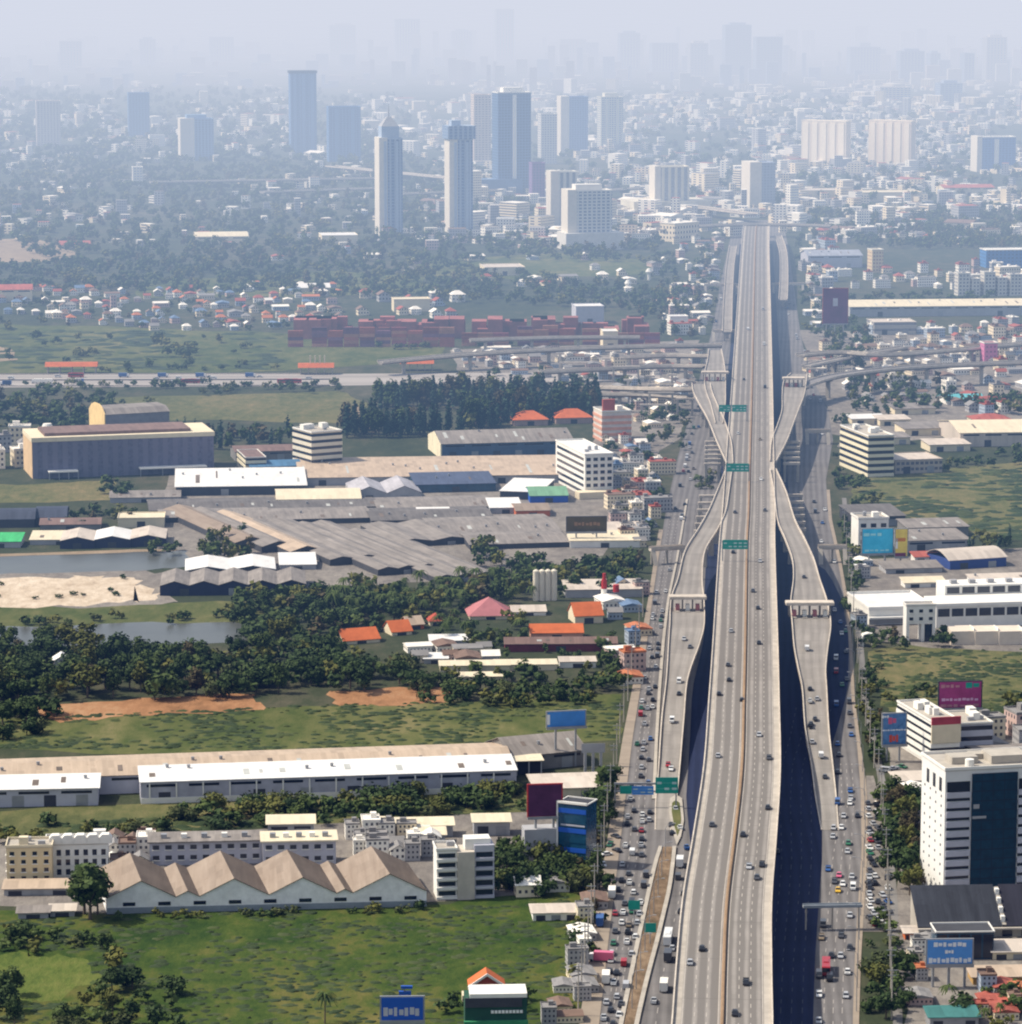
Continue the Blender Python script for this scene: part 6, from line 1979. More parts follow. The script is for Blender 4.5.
mk_kind('broad', 6, broad, lambda i: trunk_mesh(.55, .035, 4, i), [L_a, L_b, L_a, L_a, L_b, L_e])
mk_kind('oval', 5, oval, lambda i: trunk_mesh(.5, .025, 3, i + 9), [L_b, L_a, L_e, L_b, L_f])
mk_kind('bush', 5, bush, lambda i: trunk_mesh(.3, .03, 3, i + 19), [L_c, L_a, L_b, L_e, L_a])
mk_kind('slim', 3, slim, lambda i: trunk_mesh(.9, .018, 3, i + 29), [L_d])


def palm_mesh(seed):
    rg = random.Random(seed)
    v, f, tone = [], [], []
    for i in range(20):
        a = 6.28 * i / 20 + rg.uniform(-.15, .15)
        el = rg.uniform(-.1, .9)
        L = rg.uniform(.26, .36)
        pts = []
        for q in range(5):
            t = q / 4
            pts.append(Vector((math.cos(a) * L * t, math.sin(a) * L * t, .86 + L * (el * t - 1.1 * t * t))))
        side = Vector((-math.sin(a), math.cos(a), 0))
        for q in range(4):
            w0, w1 = .035 * (1 - abs(q / 4 - .4)), .035 * (1 - abs((q + 1) / 4 - .4))
            for sg in (-1, 1):
                b = len(v)
                dr = Vector((0, 0, -.02))
                v += [tuple(pts[q]), tuple(pts[q + 1]), tuple(pts[q + 1] + side * sg * w1 + dr), tuple(pts[q] + side * sg * w0 + dr)]
                f.append((b, b + 1, b + 2, b + 3))
                tone.append(rg.random())
    me = bpy.data.meshes.new('crown')
    me.from_pydata(v, [], f)
    ca = me.color_attributes.new('tone', 'FLOAT_COLOR', 'CORNER')
    ca.data.foreach_set('color', [c for t in tone for _ in range(4) for c in (t, t, t, 1)])
    me.materials.append(L_b)
    me.update()
    mb = MB()
    mb.tube([(0, 0, 0), (.02, .01, .45), (.01, 0, .87)], [.022, .016, .014], 6)
    return me, mb.data('trunk', M_bark), (v, f, tone), L_b


KINDS['palm'] = [palm_mesh(1), palm_mesh(2), palm_mesh(3)]
TS = []
CLEAR = [(342, 632, 432, 648), (470, 604, 512, 622), (46, 666, 62, 674), (528, 640, 584, 642), (408, 652, 446, 668)]


def trees(poly, n, kinds, hr, gap=.55, deep=2.2):
    loc = []
    tries = 0
    while len(loc) < n and tries < n * 25:
        tries += 1
        x, y = inside(poly, rng)
        s = S(y)
        h = rng.uniform(*hr)
        if any(a < x < c and b < y < d + h * s * .8 for a, b, c, d in CLEAR):
            continue
        if any(abs(x - a) < h * s * gap and abs(y - b) < h * s * gap * .35 for a, b in loc):
            continue
        loc.append((x, y))
        TS.append((x, y, rng.choice(kinds), h))


trees([(-20, 655), (60, 646), (150, 660), (230, 664), (300, 640), (380, 646), (440, 652), (436, 690), (330, 694), (200, 699), (-20, 702)], 150, ('broad', 'broad', 'broad', 'oval', 'bush'), (9, 15), .38)
trees([(-20, 690), (30, 698), (50, 716), (44, 738), (-20, 742)], 22, ('broad', 'bush'), (8, 12), .35)
trees([(228, 604), (300, 598), (345, 588), (420, 592), (420, 650), (330, 644), (300, 640), (240, 644)], 74, ('broad', 'oval', 'broad', 'bush'), (8, 13), .4)
trees([(330, 602), (420, 590), (520, 588), (535, 606), (470, 612), (400, 618), (330, 618)], 84, ('palm', 'oval', 'broad', 'palm'), (9, 13), .33)
trees([(420, 612), (470, 624), (520, 624), (530, 648), (430, 642)], 28, ('oval', 'broad', 'palm'), (7, 11), .4)
trees([(395, 664), (470, 690), (560, 690), (598, 684), (604, 702), (520, 708), (430, 706)], 44, ('bush', 'bush', 'broad'), (6, 9), .35)
trees([(604, 640), (624, 640), (622, 690), (600, 704)], 9, ('oval', 'broad'), (7, 10))
trees([(560, 572), (640, 556), (646, 584), (600, 596), (540, 600)], 34, ('broad', 'oval'), (8, 12), .35)
trees([(480, 566), (545, 562), (560, 590), (500, 590)], 12, ('broad',), (9, 12))
trees([(200, 540), (246, 536), (252, 562), (200, 564)], 13, ('oval', 'broad'), (9, 13), .4)
trees([(464, 552), (494, 548), (498, 568), (468, 570)], 6, ('broad',), (9, 11))
trees([(150, 548), (196, 546), (196, 556), (150, 556)], 5, ('broad',), (7, 9))
trees([(180, 812), (350, 802), (520, 792), (526, 812), (350, 824), (186, 832)], 74, ('bush', 'broad', 'broad', 'bush'), (5.5, 9), .32)
trees([(-10, 828), (100, 824), (180, 816), (180, 832), (60, 842), (-10, 846)], 16, ('bush',), (4, 6.5))
trees([(80, 914), (98, 914), (98, 922), (82, 922)], 4, ('oval',), (17, 20), .22)
trees([(108, 917), (300, 913), (428, 907), (428, 911), (300, 917), (108, 921)], 14, ('bush',), (2.4, 4))
trees([(-10, 935), (40, 930), (96, 930), (112, 952), (90, 954), (-10, 952)], 13, ('bush', 'broad'), (4, 7))
trees([(92, 955), (120, 960), (190, 1004), (186, 1030), (60, 1034), (30, 1020), (90, 1004)], 20, ('bush', 'broad', 'oval'), (5, 8.5))
trees([(-10, 990), (14, 992), (26, 1034), (-10, 1040)], 6, ('oval', 'slim'), (9, 13))
trees([(318, 1022), (334, 1022), (332, 1030), (320, 1030)], 1, ('palm',), (10, 11))
trees([(440, 1000), (470, 1004), (468, 1018), (440, 1016)], 3, ('broad',), (5, 6))
trees([(505, 998), (535, 996), (535, 1012), (508, 1012)], 3, ('broad',), (5, 6))
trees([(504, 850), (556, 866), (600, 872), (612, 890), (520, 898), (490, 880)], 34, ('broad', 'oval', 'bush'), (7, 12), .35)
trees([(462, 880), (500, 888), (500, 898), (462, 898)], 4, ('broad',), (6, 9))
trees([(600, 780), (614, 790), (600, 850), (590, 850)], 16, ('oval', 'broad'), (7, 11), .35)
trees([(572, 940), (590, 880), (600, 870), (596, 920), (578, 1000)], 18, ('bush', 'oval'), (4, 6))
trees([(884, 800), (918, 804), (918, 900), (896, 890), (886, 840)], 44, ('broad', 'oval'), (8, 13), .33)
trees([(876, 962), (904, 958), (912, 1010), (884, 1026), (862, 1010)], 14, ('broad', 'bush'), (6, 9), .5)
trees([(866, 636), (905, 638), (905, 650), (870, 655)], 10, ('oval', 'broad'), (6, 9))
trees([(936, 638), (950, 638), (950, 648), (936, 648)], 4, ('broad',), (7, 9))
trees([(872, 655), (884, 668), (890, 706), (876, 700)], 7, ('bush',), (3, 5))
trees([(896, 684), (935, 680), (936, 706), (898, 706)], 5, ('bush',), (3, 5))
trees([(1000, 706), (1030, 704), (1030, 728), (1000, 728)], 5, ('broad',), (7, 9))
trees([(968, 548), (1012, 540), (1014, 554), (970, 556)], 8, ('broad', 'slim'), (8, 12))
trees([(843, 476), (880, 490), (882, 506), (850, 512)], 8, ('broad',), (6, 9))
trees([(940, 462), (1030, 452), (1030, 466), (945, 474)], 12, ('broad',), (6, 9))
trees([(346, 434), (372, 426), (372, 434), (460, 432), (460, 424), (540, 414), (596, 410), (602, 420), (520, 424), (446, 438), (346, 438)], 95, ('slim', 'slim', 'oval'), (17, 25), .22)
trees([(372, 402), (540, 398), (596, 400), (590, 408), (380, 412)], 80, ('slim', 'oval'), (16, 22), .24)
trees([(108, 436), (290, 436), (300, 448), (220, 452), (180, 446)], 40, ('slim', 'oval'), (9, 15), .35)
trees([(-20, 402), (115, 396), (116, 420), (60, 436), (-20, 440)], 55, ('broad', 'oval', 'broad'), (9, 14), .5)
trees([(116, 402), (170, 408), (150, 426), (116, 430)], 8, ('bush', 'broad'), (5, 8))
trees([(190, 389), (340, 386), (340, 394), (200, 396)], 22, ('broad',), (5, 8))
trees([(106, 488), (132, 488), (132, 500), (110, 502)], 5, ('broad',), (8, 10))
trees([(60, 518), (130, 512), (140, 524), (60, 530)], 12, ('broad', 'oval'), (6, 9))
trees([(96, 366), (290, 364), (290, 372), (96, 374)], 10, ('bush',), (4, 7))
trees([(150, 345), (200, 348), (196, 362), (160, 362)], 10, ('broad',), (8, 12))
trees([(-20, 622), (200, 612), (300, 612), (240, 624), (-20, 628)], 20, ('bush',), (3, 6))
trees([(240, 606), (300, 604), (300, 618), (236, 622)], 8, ('broad',), (6, 9))
trees([(822, 312), (872, 330), (868, 372), (832, 376), (820, 340)], 34, ('broad', 'oval'), (9, 14))
trees([(852, 382), (960, 386), (946, 412), (852, 418)], 44, ('broad', 'oval'), (8, 13))
trees([(960, 404), (1030, 398), (1030, 416), (990, 418)], 14, ('broad',), (8, 12))
trees([(850, 300), (1000, 292), (1000, 304), (850, 308)], 24, ('broad',), (8, 12))
trees([(640, 262), (716, 240), (704, 320), (690, 350), (640, 330)], 50, ('broad', 'oval'), (8, 13))
trees([(455, 372), (600, 372), (690, 400), (655, 430), (600, 396)], 26, ('broad',), (6, 9))
trees([(640, 415), (690, 405), (680, 470), (650, 470)], 20, ('broad',), (6, 10))
trees([(700, 470), (716, 470), (712, 492), (698, 492)], 6, ('bush',), (4, 7))
trees([(600, 450), (650, 452), (664, 500), (646, 556), (606, 540)], 26, ('broad', 'oval'), (6, 9))
trees([(700, 232), (726, 232), (712, 330), (690, 340)], 24, ('broad', 'oval'), (7, 11), .4)
trees([(792, 240), (816, 236), (826, 340), (806, 340)], 30, ('broad', 'oval'), (7, 11), .4)
trees([(836, 420), (850, 420), (846, 500), (834, 500)], 12, ('broad', 'bush'), (5, 8))
trees([(840, 520), (852, 520), (862, 640), (852, 640)], 26, ('bush', 'broad'), (4, 7), .35)
trees([(852, 655), (868, 660), (884, 740), (872, 780), (860, 720)], 24, ('bush', 'oval'), (4, 7), .35)
trees([(925, 1000), (1020, 995), (1024, 1030), (980, 1034)], 12, ('broad', 'palm', 'bush'), (5, 8))
trees([(868, 912), (892, 916), (900, 950), (866, 950)], 8, ('bush', 'broad'), (3, 5))
trees([(-10, 385), (340, 382), (340, 388), (-10, 392)], 30, ('bush', 'broad'), (4, 7), .4)
trees([(460, 640), (600, 650), (600, 684), (440, 684)], 22, ('broad', 'oval', 'bush'), (5, 8))
trees([(0, 325), (280, 332), (280, 370), (0, 370)], 22, ('broad', 'bush'), (5, 9))
# the far woods
trees([(-30, 200), (500, 200), (660, 235), (660, 262), (400, 262), (76, 268), (-30, 234)], 1000, ('broad', 'oval'), (9, 15), .3)
trees([(-30, 264), (130, 266), (430, 262), (560, 280), (700, 290), (700, 318), (420, 300), (-30, 290)], 640, ('broad', 'oval'), (8, 13), .3)
trees([(-30, 150), (420, 160), (560, 190), (420, 200), (-30, 204)], 800, ('broad', 'oval'), (10, 18), .3)
trees([(-30, 90), (400, 96), (420, 160), (-30, 150)], 700, ('broad', 'oval'), (12, 24), .25)
trees([(810, 212), (1050, 206), (1050, 250), (880, 250), (812, 238)], 520, ('broad', 'oval'), (9, 14), .3)
trees([(560, 96), (1050, 100), (1050, 200), (780, 206), (620, 200), (420, 150)], 700, ('broad', 'oval'), (10, 18), .3)
trees([(-10, 580), (150, 576), (176, 600), (-10, 606)], 9, ('bush',), (2, 3.5))
trees([(-30, 290), (345, 285), (345, 330), (-30, 326)], 90, ('broad', 'oval'), (5, 8), .3)
trees([(290, 350), (640, 336), (640, 344), (300, 352)], 10, ('bush',), (5, 8), .3)
TS = [t for t in TS if t[1] > 60]
TS.sort(key=lambda t: S(t[1]) * t[3] * (1.5 if t[2] == 'bush' else 1), reverse=True)
TN = {'broad': 'broadleaf_tree', 'oval': 'oval_tree', 'bush': 'bushy_shrub', 'slim': 'slim_tree', 'palm': 'palm_tree'}
TD = {'broad': 'broad dark crowned tree', 'oval': 'oval green tree', 'bush': 'rounded bushy shrub', 'slim': 'tall slim dark tree', 'palm': 'slender palm'}
for (x_, y_, kd, h) in TS[:300]:
    cr, tk, _, _ = rng.choice(KINDS[kd])
    gx, gy = W(x_, y_)
    o = link(TN[kd], None, None, (gx, gy, 0))
    o.rotation_euler = (0, 0, rng.uniform(0, 6.28))
    sx_ = h * rng.uniform(.85, 1.25)
    o.scale = (sx_, sx_, h)
    link('trunk', tk, o)
    link('crown', cr, o)
    later(o, TD[kd], 'shrub' if kd == 'bush' else 'tree', 'trees around the factories and fields', gx, gy)


def mass(name, label, specs):
    v, f, tone, mi = [], [], [], []
    ml = [L_a, L_b, L_c, L_d, L_e, L_f]
    for (x_, y_, kd, h) in specs:
        q = rng.choice(KINDS[kd])
        vv, ff, tt = q[2]
        gx, gy = W(x_, y_)
        a = rng.uniform(0, 6.28)
        sx_ = h * rng.uniform(.9, 1.3)
        c, s_ = math.cos(a) * sx_, math.sin(a) * sx_
        b = len(v)
        dz = -.12 * h if kd in ('broad', 'oval') else 0
        v += [(gx + c * p[0] - s_ * p[1], gy + s_ * p[0] + c * p[1], max(0.05, p[2] * h + dz)) for p in vv]
        f += [tuple(b + i for i in fc) for fc in ff]
        sh = rng.uniform(-.25, .25)
        tone += [min(1, max(0, t + sh)) for t in tt]
        mi += [ml.index(q[3])] * len(ff)
    me = bpy.data.meshes.new(name)
    me.from_pydata(v, [], f)
    ca = me.color_attributes.new('tone', 'FLOAT_COLOR', 'CORNER')
    cols = []
    for q, t in zip(f, tone):
        cols += [t, t, t, 1.0] * len(q)
    ca.data.foreach_set('color', cols)
    for m in ml:
        me.materials.append(m)
    me.polygons.foreach_set('material_index', mi)
    me.update()
    tag(link(name, me), label, 'woodland', kind='stuff')


mass('woodland', 'dense far woods and roadside trees fading into blue haze', TS[300:])
# rank weeds in the near fields: low mounds of growth
WV, WF, WM = [], [], []
for poly, n, rr, hh in (([(0, 920), (110, 916), (430, 910), (590, 895), (585, 940), (560, 1030), (0, 1030)], 2300, (.5, 1.9), (.15, .55)), ([(0, 718), (300, 706), (620, 696), (616, 738), (300, 752), (0, 748)], 1700, (.6, 2.4), (.2, .7)), ([(0, 826), (180, 816), (525, 790), (525, 810), (180, 832), (0, 840)], 500, (.8, 2.6), (.3, 1.2)), ([(872, 655), (1025, 648), (1025, 722), (884, 706)], 1100, (.6, 2.4), (.2, .7)), ([(852, 484), (1025, 466), (1025, 540), (905, 520)], 500, (1.5, 5), (.3, 1.0)), ([(0, 328), (280, 334), (280, 370), (0, 370)], 300, (3, 9), (.4, 1.4))):
    for _ in range(n):
        x_, y_ = inside(poly, rng)
        cl_ = mnoise.noise(Vector((x_ * .012, y_ * .05, 3)))
        if rng.random() > .55 + 1.2 * cl_:
            continue
        if x_ < 92 and 952 < y_ < 1004:
            continue
        gx, gy = W(x_, y_)
        r, h = rng.uniform(*rr), rng.uniform(*hh)
        b = len(WV)
        N = 9
        a0 = rng.uniform(0, 6.28)
        for q, (fr, fz) in enumerate(((1.0, -.05), (.72, .62), (.3, .95))):
            for i in range(N):
                t = a0 + 6.2832 * i / N
                j = r * fr * rng.uniform(.72, 1.3)
                WV.append((gx + j * math.cos(t) * 1.3, gy + j * math.sin(t), max(.03, h * fz * rng.uniform(.6, 1.3))))
        for q in range(2):
            for i in range(N):
                e = (i + 1) % N
                WF.append((b + q * N + i, b + q * N + e, b + (q + 1) * N + e, b + (q + 1) * N + i))
                WM.append(0)
        WF.append(tuple(b + 2 * N + i for i in range(N)))
        mi_ = 0 if cl_ > .15 else rng.choice((0, 1, 0, 1))
        WM.append(0)
        for i in range(len(WF) - 2 * N - 1, len(WF)):
            WM[i] = mi_
me = bpy.data.meshes.new('weeds')
me.from_pydata(WV, [], WF)
me.materials.append(mat('weed_green', (.023, .040, .009), var=.45, scale=.5))
me.materials.append(mat('weed_mid', (.044, .060, .014), var=.45, scale=.5))
me.materials.append(mat('weed_dry', (.12, .11, .035), var=.4, scale=.5))
me.polygons.foreach_set('material_index', WM)
me.polygons.foreach_set('use_smooth', [True] * len(WF))
me.update()
tag(link('weeds', me), 'rank weeds and tall grass standing in the open fields', 'weeds', kind='stuff')

# ---------------------------------------------------------------- vehicles
rng = random.Random(9)
CC = {'white': (.72, .72, .71), 'silver': (.42, .43, .45), 'black': (.012, .012, .014), 'dark grey': (.06, .062, .07), 'red': (.36, .02, .025), 'blue': (.03, .10, .30), 'bronze': (.22, .17, .11), 'green': (.03, .16, .08), 'yellow': (.68, .42, .03), 'pink': (.62, .12, .22)}
PAINT = {n: mat('paint_' + n, c, rough=.3, spec=.5, var=.06) for n, c in CC.items()}
M_cglass = mat('car_glass', (.02, .024, .03), rough=.1, spec=.6, var=.1)
M_lamp = mat('lamp_lens', (.6, .58, .5), rough=.2, var=.05)
M_tail = mat('tail_lens', (.35, .02, .02), rough=.2, var=.05)
VD = {}


def car_parts(kind, col):
    """list of (part name, data, location); local y is forward"""
    if (kind, col) in VD:
        return VD[(kind, col)]
    p = PAINT[col]
    out = []
    if kind in ('sedan', 'pickup', 'hatchback'):
        L = {'sedan': 4.5, 'pickup': 5.1, 'hatchback': 4.0}[kind]
        hw = .87
        b = MB()
        a = L / 2
        prof = [(-a, .32), (-a - .04, .62), (-a + .08, .88), (a - 1.2, .92), (a - .15, .74), (a, .55), (a - .03, .32)]
        b.extrx([(y, z) for y, z in prof][::-1], -hw, hw)
        top = {'sedan': (-.95, .55), 'pickup': (-.25, .75), 'hatchback': (-1.45, .45)}[kind]
        bot = {'sedan': (-1.65, 1.15), 'pickup': (-.55, 1.35), 'hatchback': (-1.9, 1.0)}[kind]
        b.box(-.62, top[0], 1.405, .62, top[1], 1.46)
        if kind == 'pickup':
            b.box(-hw, -a + .1, .9, -hw + .1, -.6, 1.15)
            b.box(hw - .1, -a + .1, .9, hw, -.6, 1.15)
            b.box(-hw + .1, -a + .02, .9, hw - .1, -a + .1, 1.15)
        out.append(('body', b.data('body', p), (0, 0, 0)))
        g = MB()
        g.frustum((-.8, bot[0], .8, bot[1]), .9, (-.63, top[0] - .02, .63, top[1] + .02), 1.402)
        out.append(('windows', g.data('windows', M_cglass), (0, 0, 0)))
        wh = (1.35, -1.4, .31, .86)
    elif kind == 'van':
        b = MB()
        b.extrx([(-2.4, .35), (-2.45, 1.9), (-2.3, 2.05), (1.2, 2.05), (2.0, 1.2), (2.4, 1.0), (2.42, .35)], -.9, .9)
        out.append(('body', b.data('body', p), (0, 0, 0)))
        g = MB()
        g.extrx([(1.22, 1.96), (1.98, 1.2), (2.03, 1.25), (1.27, 2.0)], -.8, .8)
        for sg in (-1, 1):
            g.box(sg * .91 - .02, -2.1, 1.25, sg * .91 + .02, 1.1, 1.8)
        out.append(('windows', g.data('windows', M_cglass), (0, 0, 0)))
        wh = (1.5, -1.5, .34, .86)
    elif kind == 'bus':
        b = MB()
        b.extrx([(-5.7, .4), (-5.75, 3.0), (-5.6, 3.2), (5.5, 3.2), (5.75, 2.9), (5.8, .4)], -1.25, 1.25)
        b.box(-.8, -3, 3.21, .8, 1, 3.4)
        out.append(('body', b.data('body', p), (0, 0, 0)))
        g = MB()
        for sg in (-1, 1):
            g.box(sg * 1.26 - .02, -5.3, 1.6, sg * 1.26 + .02, 5.2, 2.7)
        g.box(-1.1, 5.72, 1.4, 1.1, 5.82, 2.8)
        out.append(('windows', g.data('windows', M_cglass), (0, 0, 0)))
        wh = (3.6, -3.4, .5, 1.2)
    else:
        b = MB()
        b.extrx([(2.0, .5), (2.0, 2.5), (2.3, 2.6), (3.3, 2.5), (3.6, 1.5), (3.65, .5)], -1.1, 1.1)
        out.append(('cab', b.data('cab', p if kind == 'box_truck' else PAINT['white'], ), (0, 0, 0)))
        c = MB()
        c.box(-1.2, -4.2, .9, 1.2, 1.85, 3.3)
        c.box(-.9, -4.1, .55, .9, 2.0, .88)
        out.append(('cargo_box', c.data('cargo_box', M_white if kind == 'box_truck' else p), (0, 0, 0)))
        g = MB()
        g.extrx([(3.32, 2.45), (3.6, 1.55), (3.64, 1.57), (3.36, 2.47)], -1.0, 1.0)
        out.append(('windows', g.data('windows', M_cglass), (0, 0, 0)))
        wh = (2.6, -2.9, .5, 1.05)
    w = MB()
    r = wh[2]
    n = 10
    for s, q in ((-.1, 0), (.1, 1)):
        w.v.extend([(s, r * math.cos(6.2832 * i / n), r * math.sin(6.2832 * i / n)) for i in range(n)])
    w.grid(tuple(range(n)))
    w.grid(tuple(range(n, 2 * n))[::-1])
    for i in range(n):
        j = (i + 1) % n
        w.grid((i, n + i, n + j, j))
    wd = w.data('wheel', M_tyre)
    for y in wh[:2]:
        for s in (-1, 1):
            out.append(('wheel', wd, (s * wh[3], y, r)))
    VD[(kind, col)] = out
    return out


VNAME = {'sedan': 'car', 'hatchback': 'car', 'pickup': 'pickup_truck', 'van': 'van', 'bus': 'bus', 'box_truck': 'truck', 'truck': 'truck'}
VCAT = {'sedan': 'car', 'hatchback': 'car', 'pickup': 'pickup truck', 'van': 'van', 'bus': 'bus', 'box_truck': 'truck', 'truck': 'truck'}
CARS = []


def vehicle(kind, col, x, y, z, heading, desc, group, detail, label=None, lm=None):
    parts = car_parts(kind, col)
    if detail:
        o = link(VNAME[kind], None, None, (x, y, z))
        o.rotation_euler = (0, 0, heading)
        for n, d, l in parts:
            link(n, d, o, l)
    else:
        o = link(VNAME[kind], parts[0][1], None, (x, y, z))
        o.rotation_euler = (0, 0, heading)
        for n, d, l in parts[1:2] if kind not in ('truck', 'box_truck') else parts[1:3]:
            link(n, d, o, l)
        for n, d, l in parts[-4:]:
            link(n, d, o, l)
    CARS.append((x, y))
    if label:
        tag(o, label, VCAT[kind], group)
        if lm:
            LM.append((lm, x, y))
    else:
        later(o, desc, VCAT[kind], group, x, y)
    return o


COLP = ['white'] * 5 + ['silver'] * 5 + ['black'] * 4 + ['dark grey'] * 5 + ['red', 'blue', 'bronze', 'green']


def pick():
    kd = rng.choice(['sedan'] * 6 + ['pickup'] * 5 + ['hatchback'] * 2 + ['van'] * 2)
    return kd, rng.choice(COLP)


G_ROAD = 'traffic on the highway'
# expressway: cars at the spots the photograph shows them
EXC = [(718, 757, 'silver', 'sedan'), (712, 826, 'dark grey', 'sedan'), (743, 836, 'black', 'sedan'), (768, 809, 'black', 'sedan'), (749, 868, 'silver', 'pickup'), (762, 866, 'black', 'pickup'), (757, 879, 'dark grey', 'sedan'), (702, 950, 'black', 'sedan'), (690, 964, 'silver', 'sedan'), (746, 984, 'black', 'pickup'), (735, 1015, 'black', 'sedan'), (769, 759, 'dark grey', 'pickup'), (759, 736, 'silver', 'sedan'), (719, 695, 'black', 'sedan'), (728, 666, 'dark grey', 'sedan'), (729, 681, 'black', 'sedan'), (742, 701, 'black', 'hatchback'), (759, 644, 'black', 'sedan'), (758, 609, 'black', 'sedan'), (753, 592, 'dark grey', 'hatchback'), (733, 553, 'black', 'sedan'), (735, 513, 'dark grey', 'sedan'), (765, 511, 'dark grey', 'sedan'), (738, 434, 'white', 'sedan'), (765, 388, 'black', 'van'), (764, 345, 'white', 'van'), (731, 632, 'silver', 'sedan'), (760, 562, 'silver', 'sedan'), (741, 470, 'silver', 'sedan'), (760, 440, 'bronze', 'sedan'), (744, 380, 'dark grey', 'sedan'), (763, 310, 'silver', 'van'), (748, 330, 'white', 'van'), (761, 480, 'white', 'pickup')]


def heading_at(fr, x, y):
    b = min(fr, key=lambda q: (q[0][0] - x) ** 2 + (q[0][1] - y) ** 2)
    n = b[1]
    return math.atan2(n.y, n.x), b[0]       # rotation so that local y follows the travel direction


for (px, py, c, kd) in EXC:
    x, y = W(px, py, ZD)
    hd, p = heading_at(FR, x, y)
    side = (x - p[0])
    vehicle(kd, c, x, y, ZD + .05, hd + (math.pi if side > 0 else 0), '%s %s on the elevated expressway' % (c, kd), 'traffic on the elevated expressway', py > 700)
for FRX, L_, side in ((FRL, [(672, 722, 'white', 'van'), (679, 683, 'white', 'van'), (679, 695, 'black', 'sedan'), (690, 648, 'dark grey', 'sedan'), (684, 640, 'silver', 'sedan'), (668, 766, 'red', 'pickup'), (671, 770, 'white', 'pickup')], 'shop'),
                      (FRR, [(807, 650, 'white', 'van'), (810, 702, 'white', 'pickup'), (817, 700, 'silver', 'sedan'), (810, 690, 'black', 'sedan'), (811, 725, 'black', 'sedan'), (815, 720, 'dark grey', 'sedan'), (812, 743, 'silver', 'sedan'), (821, 757, 'white', 'van'), (825, 778, 'dark grey', 'sedan'), (804, 578, 'dark grey', 'sedan'), (810, 727, 'black', 'pickup')], 'office')):
    for (px, py, c, kd) in L_:
        x, y = W(px, py, 8)
        for _ in range(4):
            hd, p = heading_at(FRX, x, y)
            x, y = W(px, py, p[2])
        vehicle(kd, c, x, y, p[2] + .05, hd + (math.pi if side == 'office' else 0), '%s %s on the %s side ramp' % (c, kd, side), 'traffic on the ramps', py > 660)

# singled out vehicles
def road_car(kd, c, px, py, tab_l, flip, desc=None, label=None, lm=None, z=.17, group=G_ROAD):
    x, y = W(px, py)
    a, b = W(interp(tab_l, py + 8), py + 8), W(interp(tab_l, py - 8), py - 8)
    hd = math.atan2(b[1] - a[1], b[0] - a[0]) - math.pi / 2
    # follow the curve but seen from the car's own place across the road
    hd += 0
    return vehicle(kd, c, x, y, z, hd + (math.pi if flip else 0), desc or '', group, True, label, lm)


road_car('bus', 'red', 826, 972, RR_L, True, label='red bus in the middle of the office side carriageway', lm='the red bus')
road_car('sedan', 'yellow', 838, 892, RR_L, True, label='yellow taxi above the grey blue footbridge', lm='the yellow taxi')
road_car('sedan', 'pink', 839, 877, RR_L, True, label='pink taxi just behind the yellow taxi')
road_car('box_truck', 'white', 606, 982, RD_L, False, label='white box truck beside the tan pavement near the pink truck', lm='the white box truck')
o = road_car('truck', 'pink', 600, 962, RD_L, False, label='truck with a pink box pulled across by the tan pavement', lm='the pink truck')
o.rotation_euler.z += 1.45
road_car('bus', 'white', 668, 942, RI_R, False, label='white bus on the inner carriageway under the expressway edge', lm='the white bus')
road_car('truck', 'dark grey', 668, 960, RI_R, False, label='dark box truck behind the white bus on the inner carriageway')
road_car('box_truck', 'red', 664, 990, RI_R, False, label='box truck with red cab last in the inner carriageway queue')
road_car('truck', 'white', 680, 866, RI_R, False, label='white box truck leaving the end of the planted median')
road_car('truck', 'blue', 600, 925, RD_L, False, label='blue box truck by the tan pavement below the footbridge shadow')
road_car('box_truck', 'white', 612, 897, RD_L, False, label='white box truck by the roadside trees of the big green field')


def flow(tl, tr, y0, y1, n, lanes, flip, desc, detail_y=640, zlift=.17, gapy=9):
    cnt, tries = 0, 0
    placed = []
    while cnt < n and tries < n * 40:
        tries += 1
        py = y0 + (y1 - y0) * rng.random() ** .8
        ln = rng.randrange(lanes)
        fr = (ln + .5) / lanes + rng.uniform(-.04, .04)
        px = interp(tl, py) * (1 - fr) + interp(tr, py) * fr
        x, y = W(px, py)
        if any(abs(x - a) < 2.1 and abs(y - b) < 7.5 for a, b in CARS):
            continue
        a, b = W(interp(tl, py + 6) * (1 - fr) + interp(tr, py + 6) * fr, py + 6), W(interp(tl, py - 6) * (1 - fr) + interp(tr, py - 6) * fr, py - 6)
        hd = math.atan2(b[1] - a[1], b[0] - a[0]) - math.pi / 2
        kd, c = pick()
        if py < 720 and rng.random() < .12:
            kd = 'van'
        vehicle(kd, c, x, y, zlift, hd + (math.pi if flip else 0), '%s %s %s' % (c, kd, desc), G_ROAD, py > detail_y)
        cnt += 1


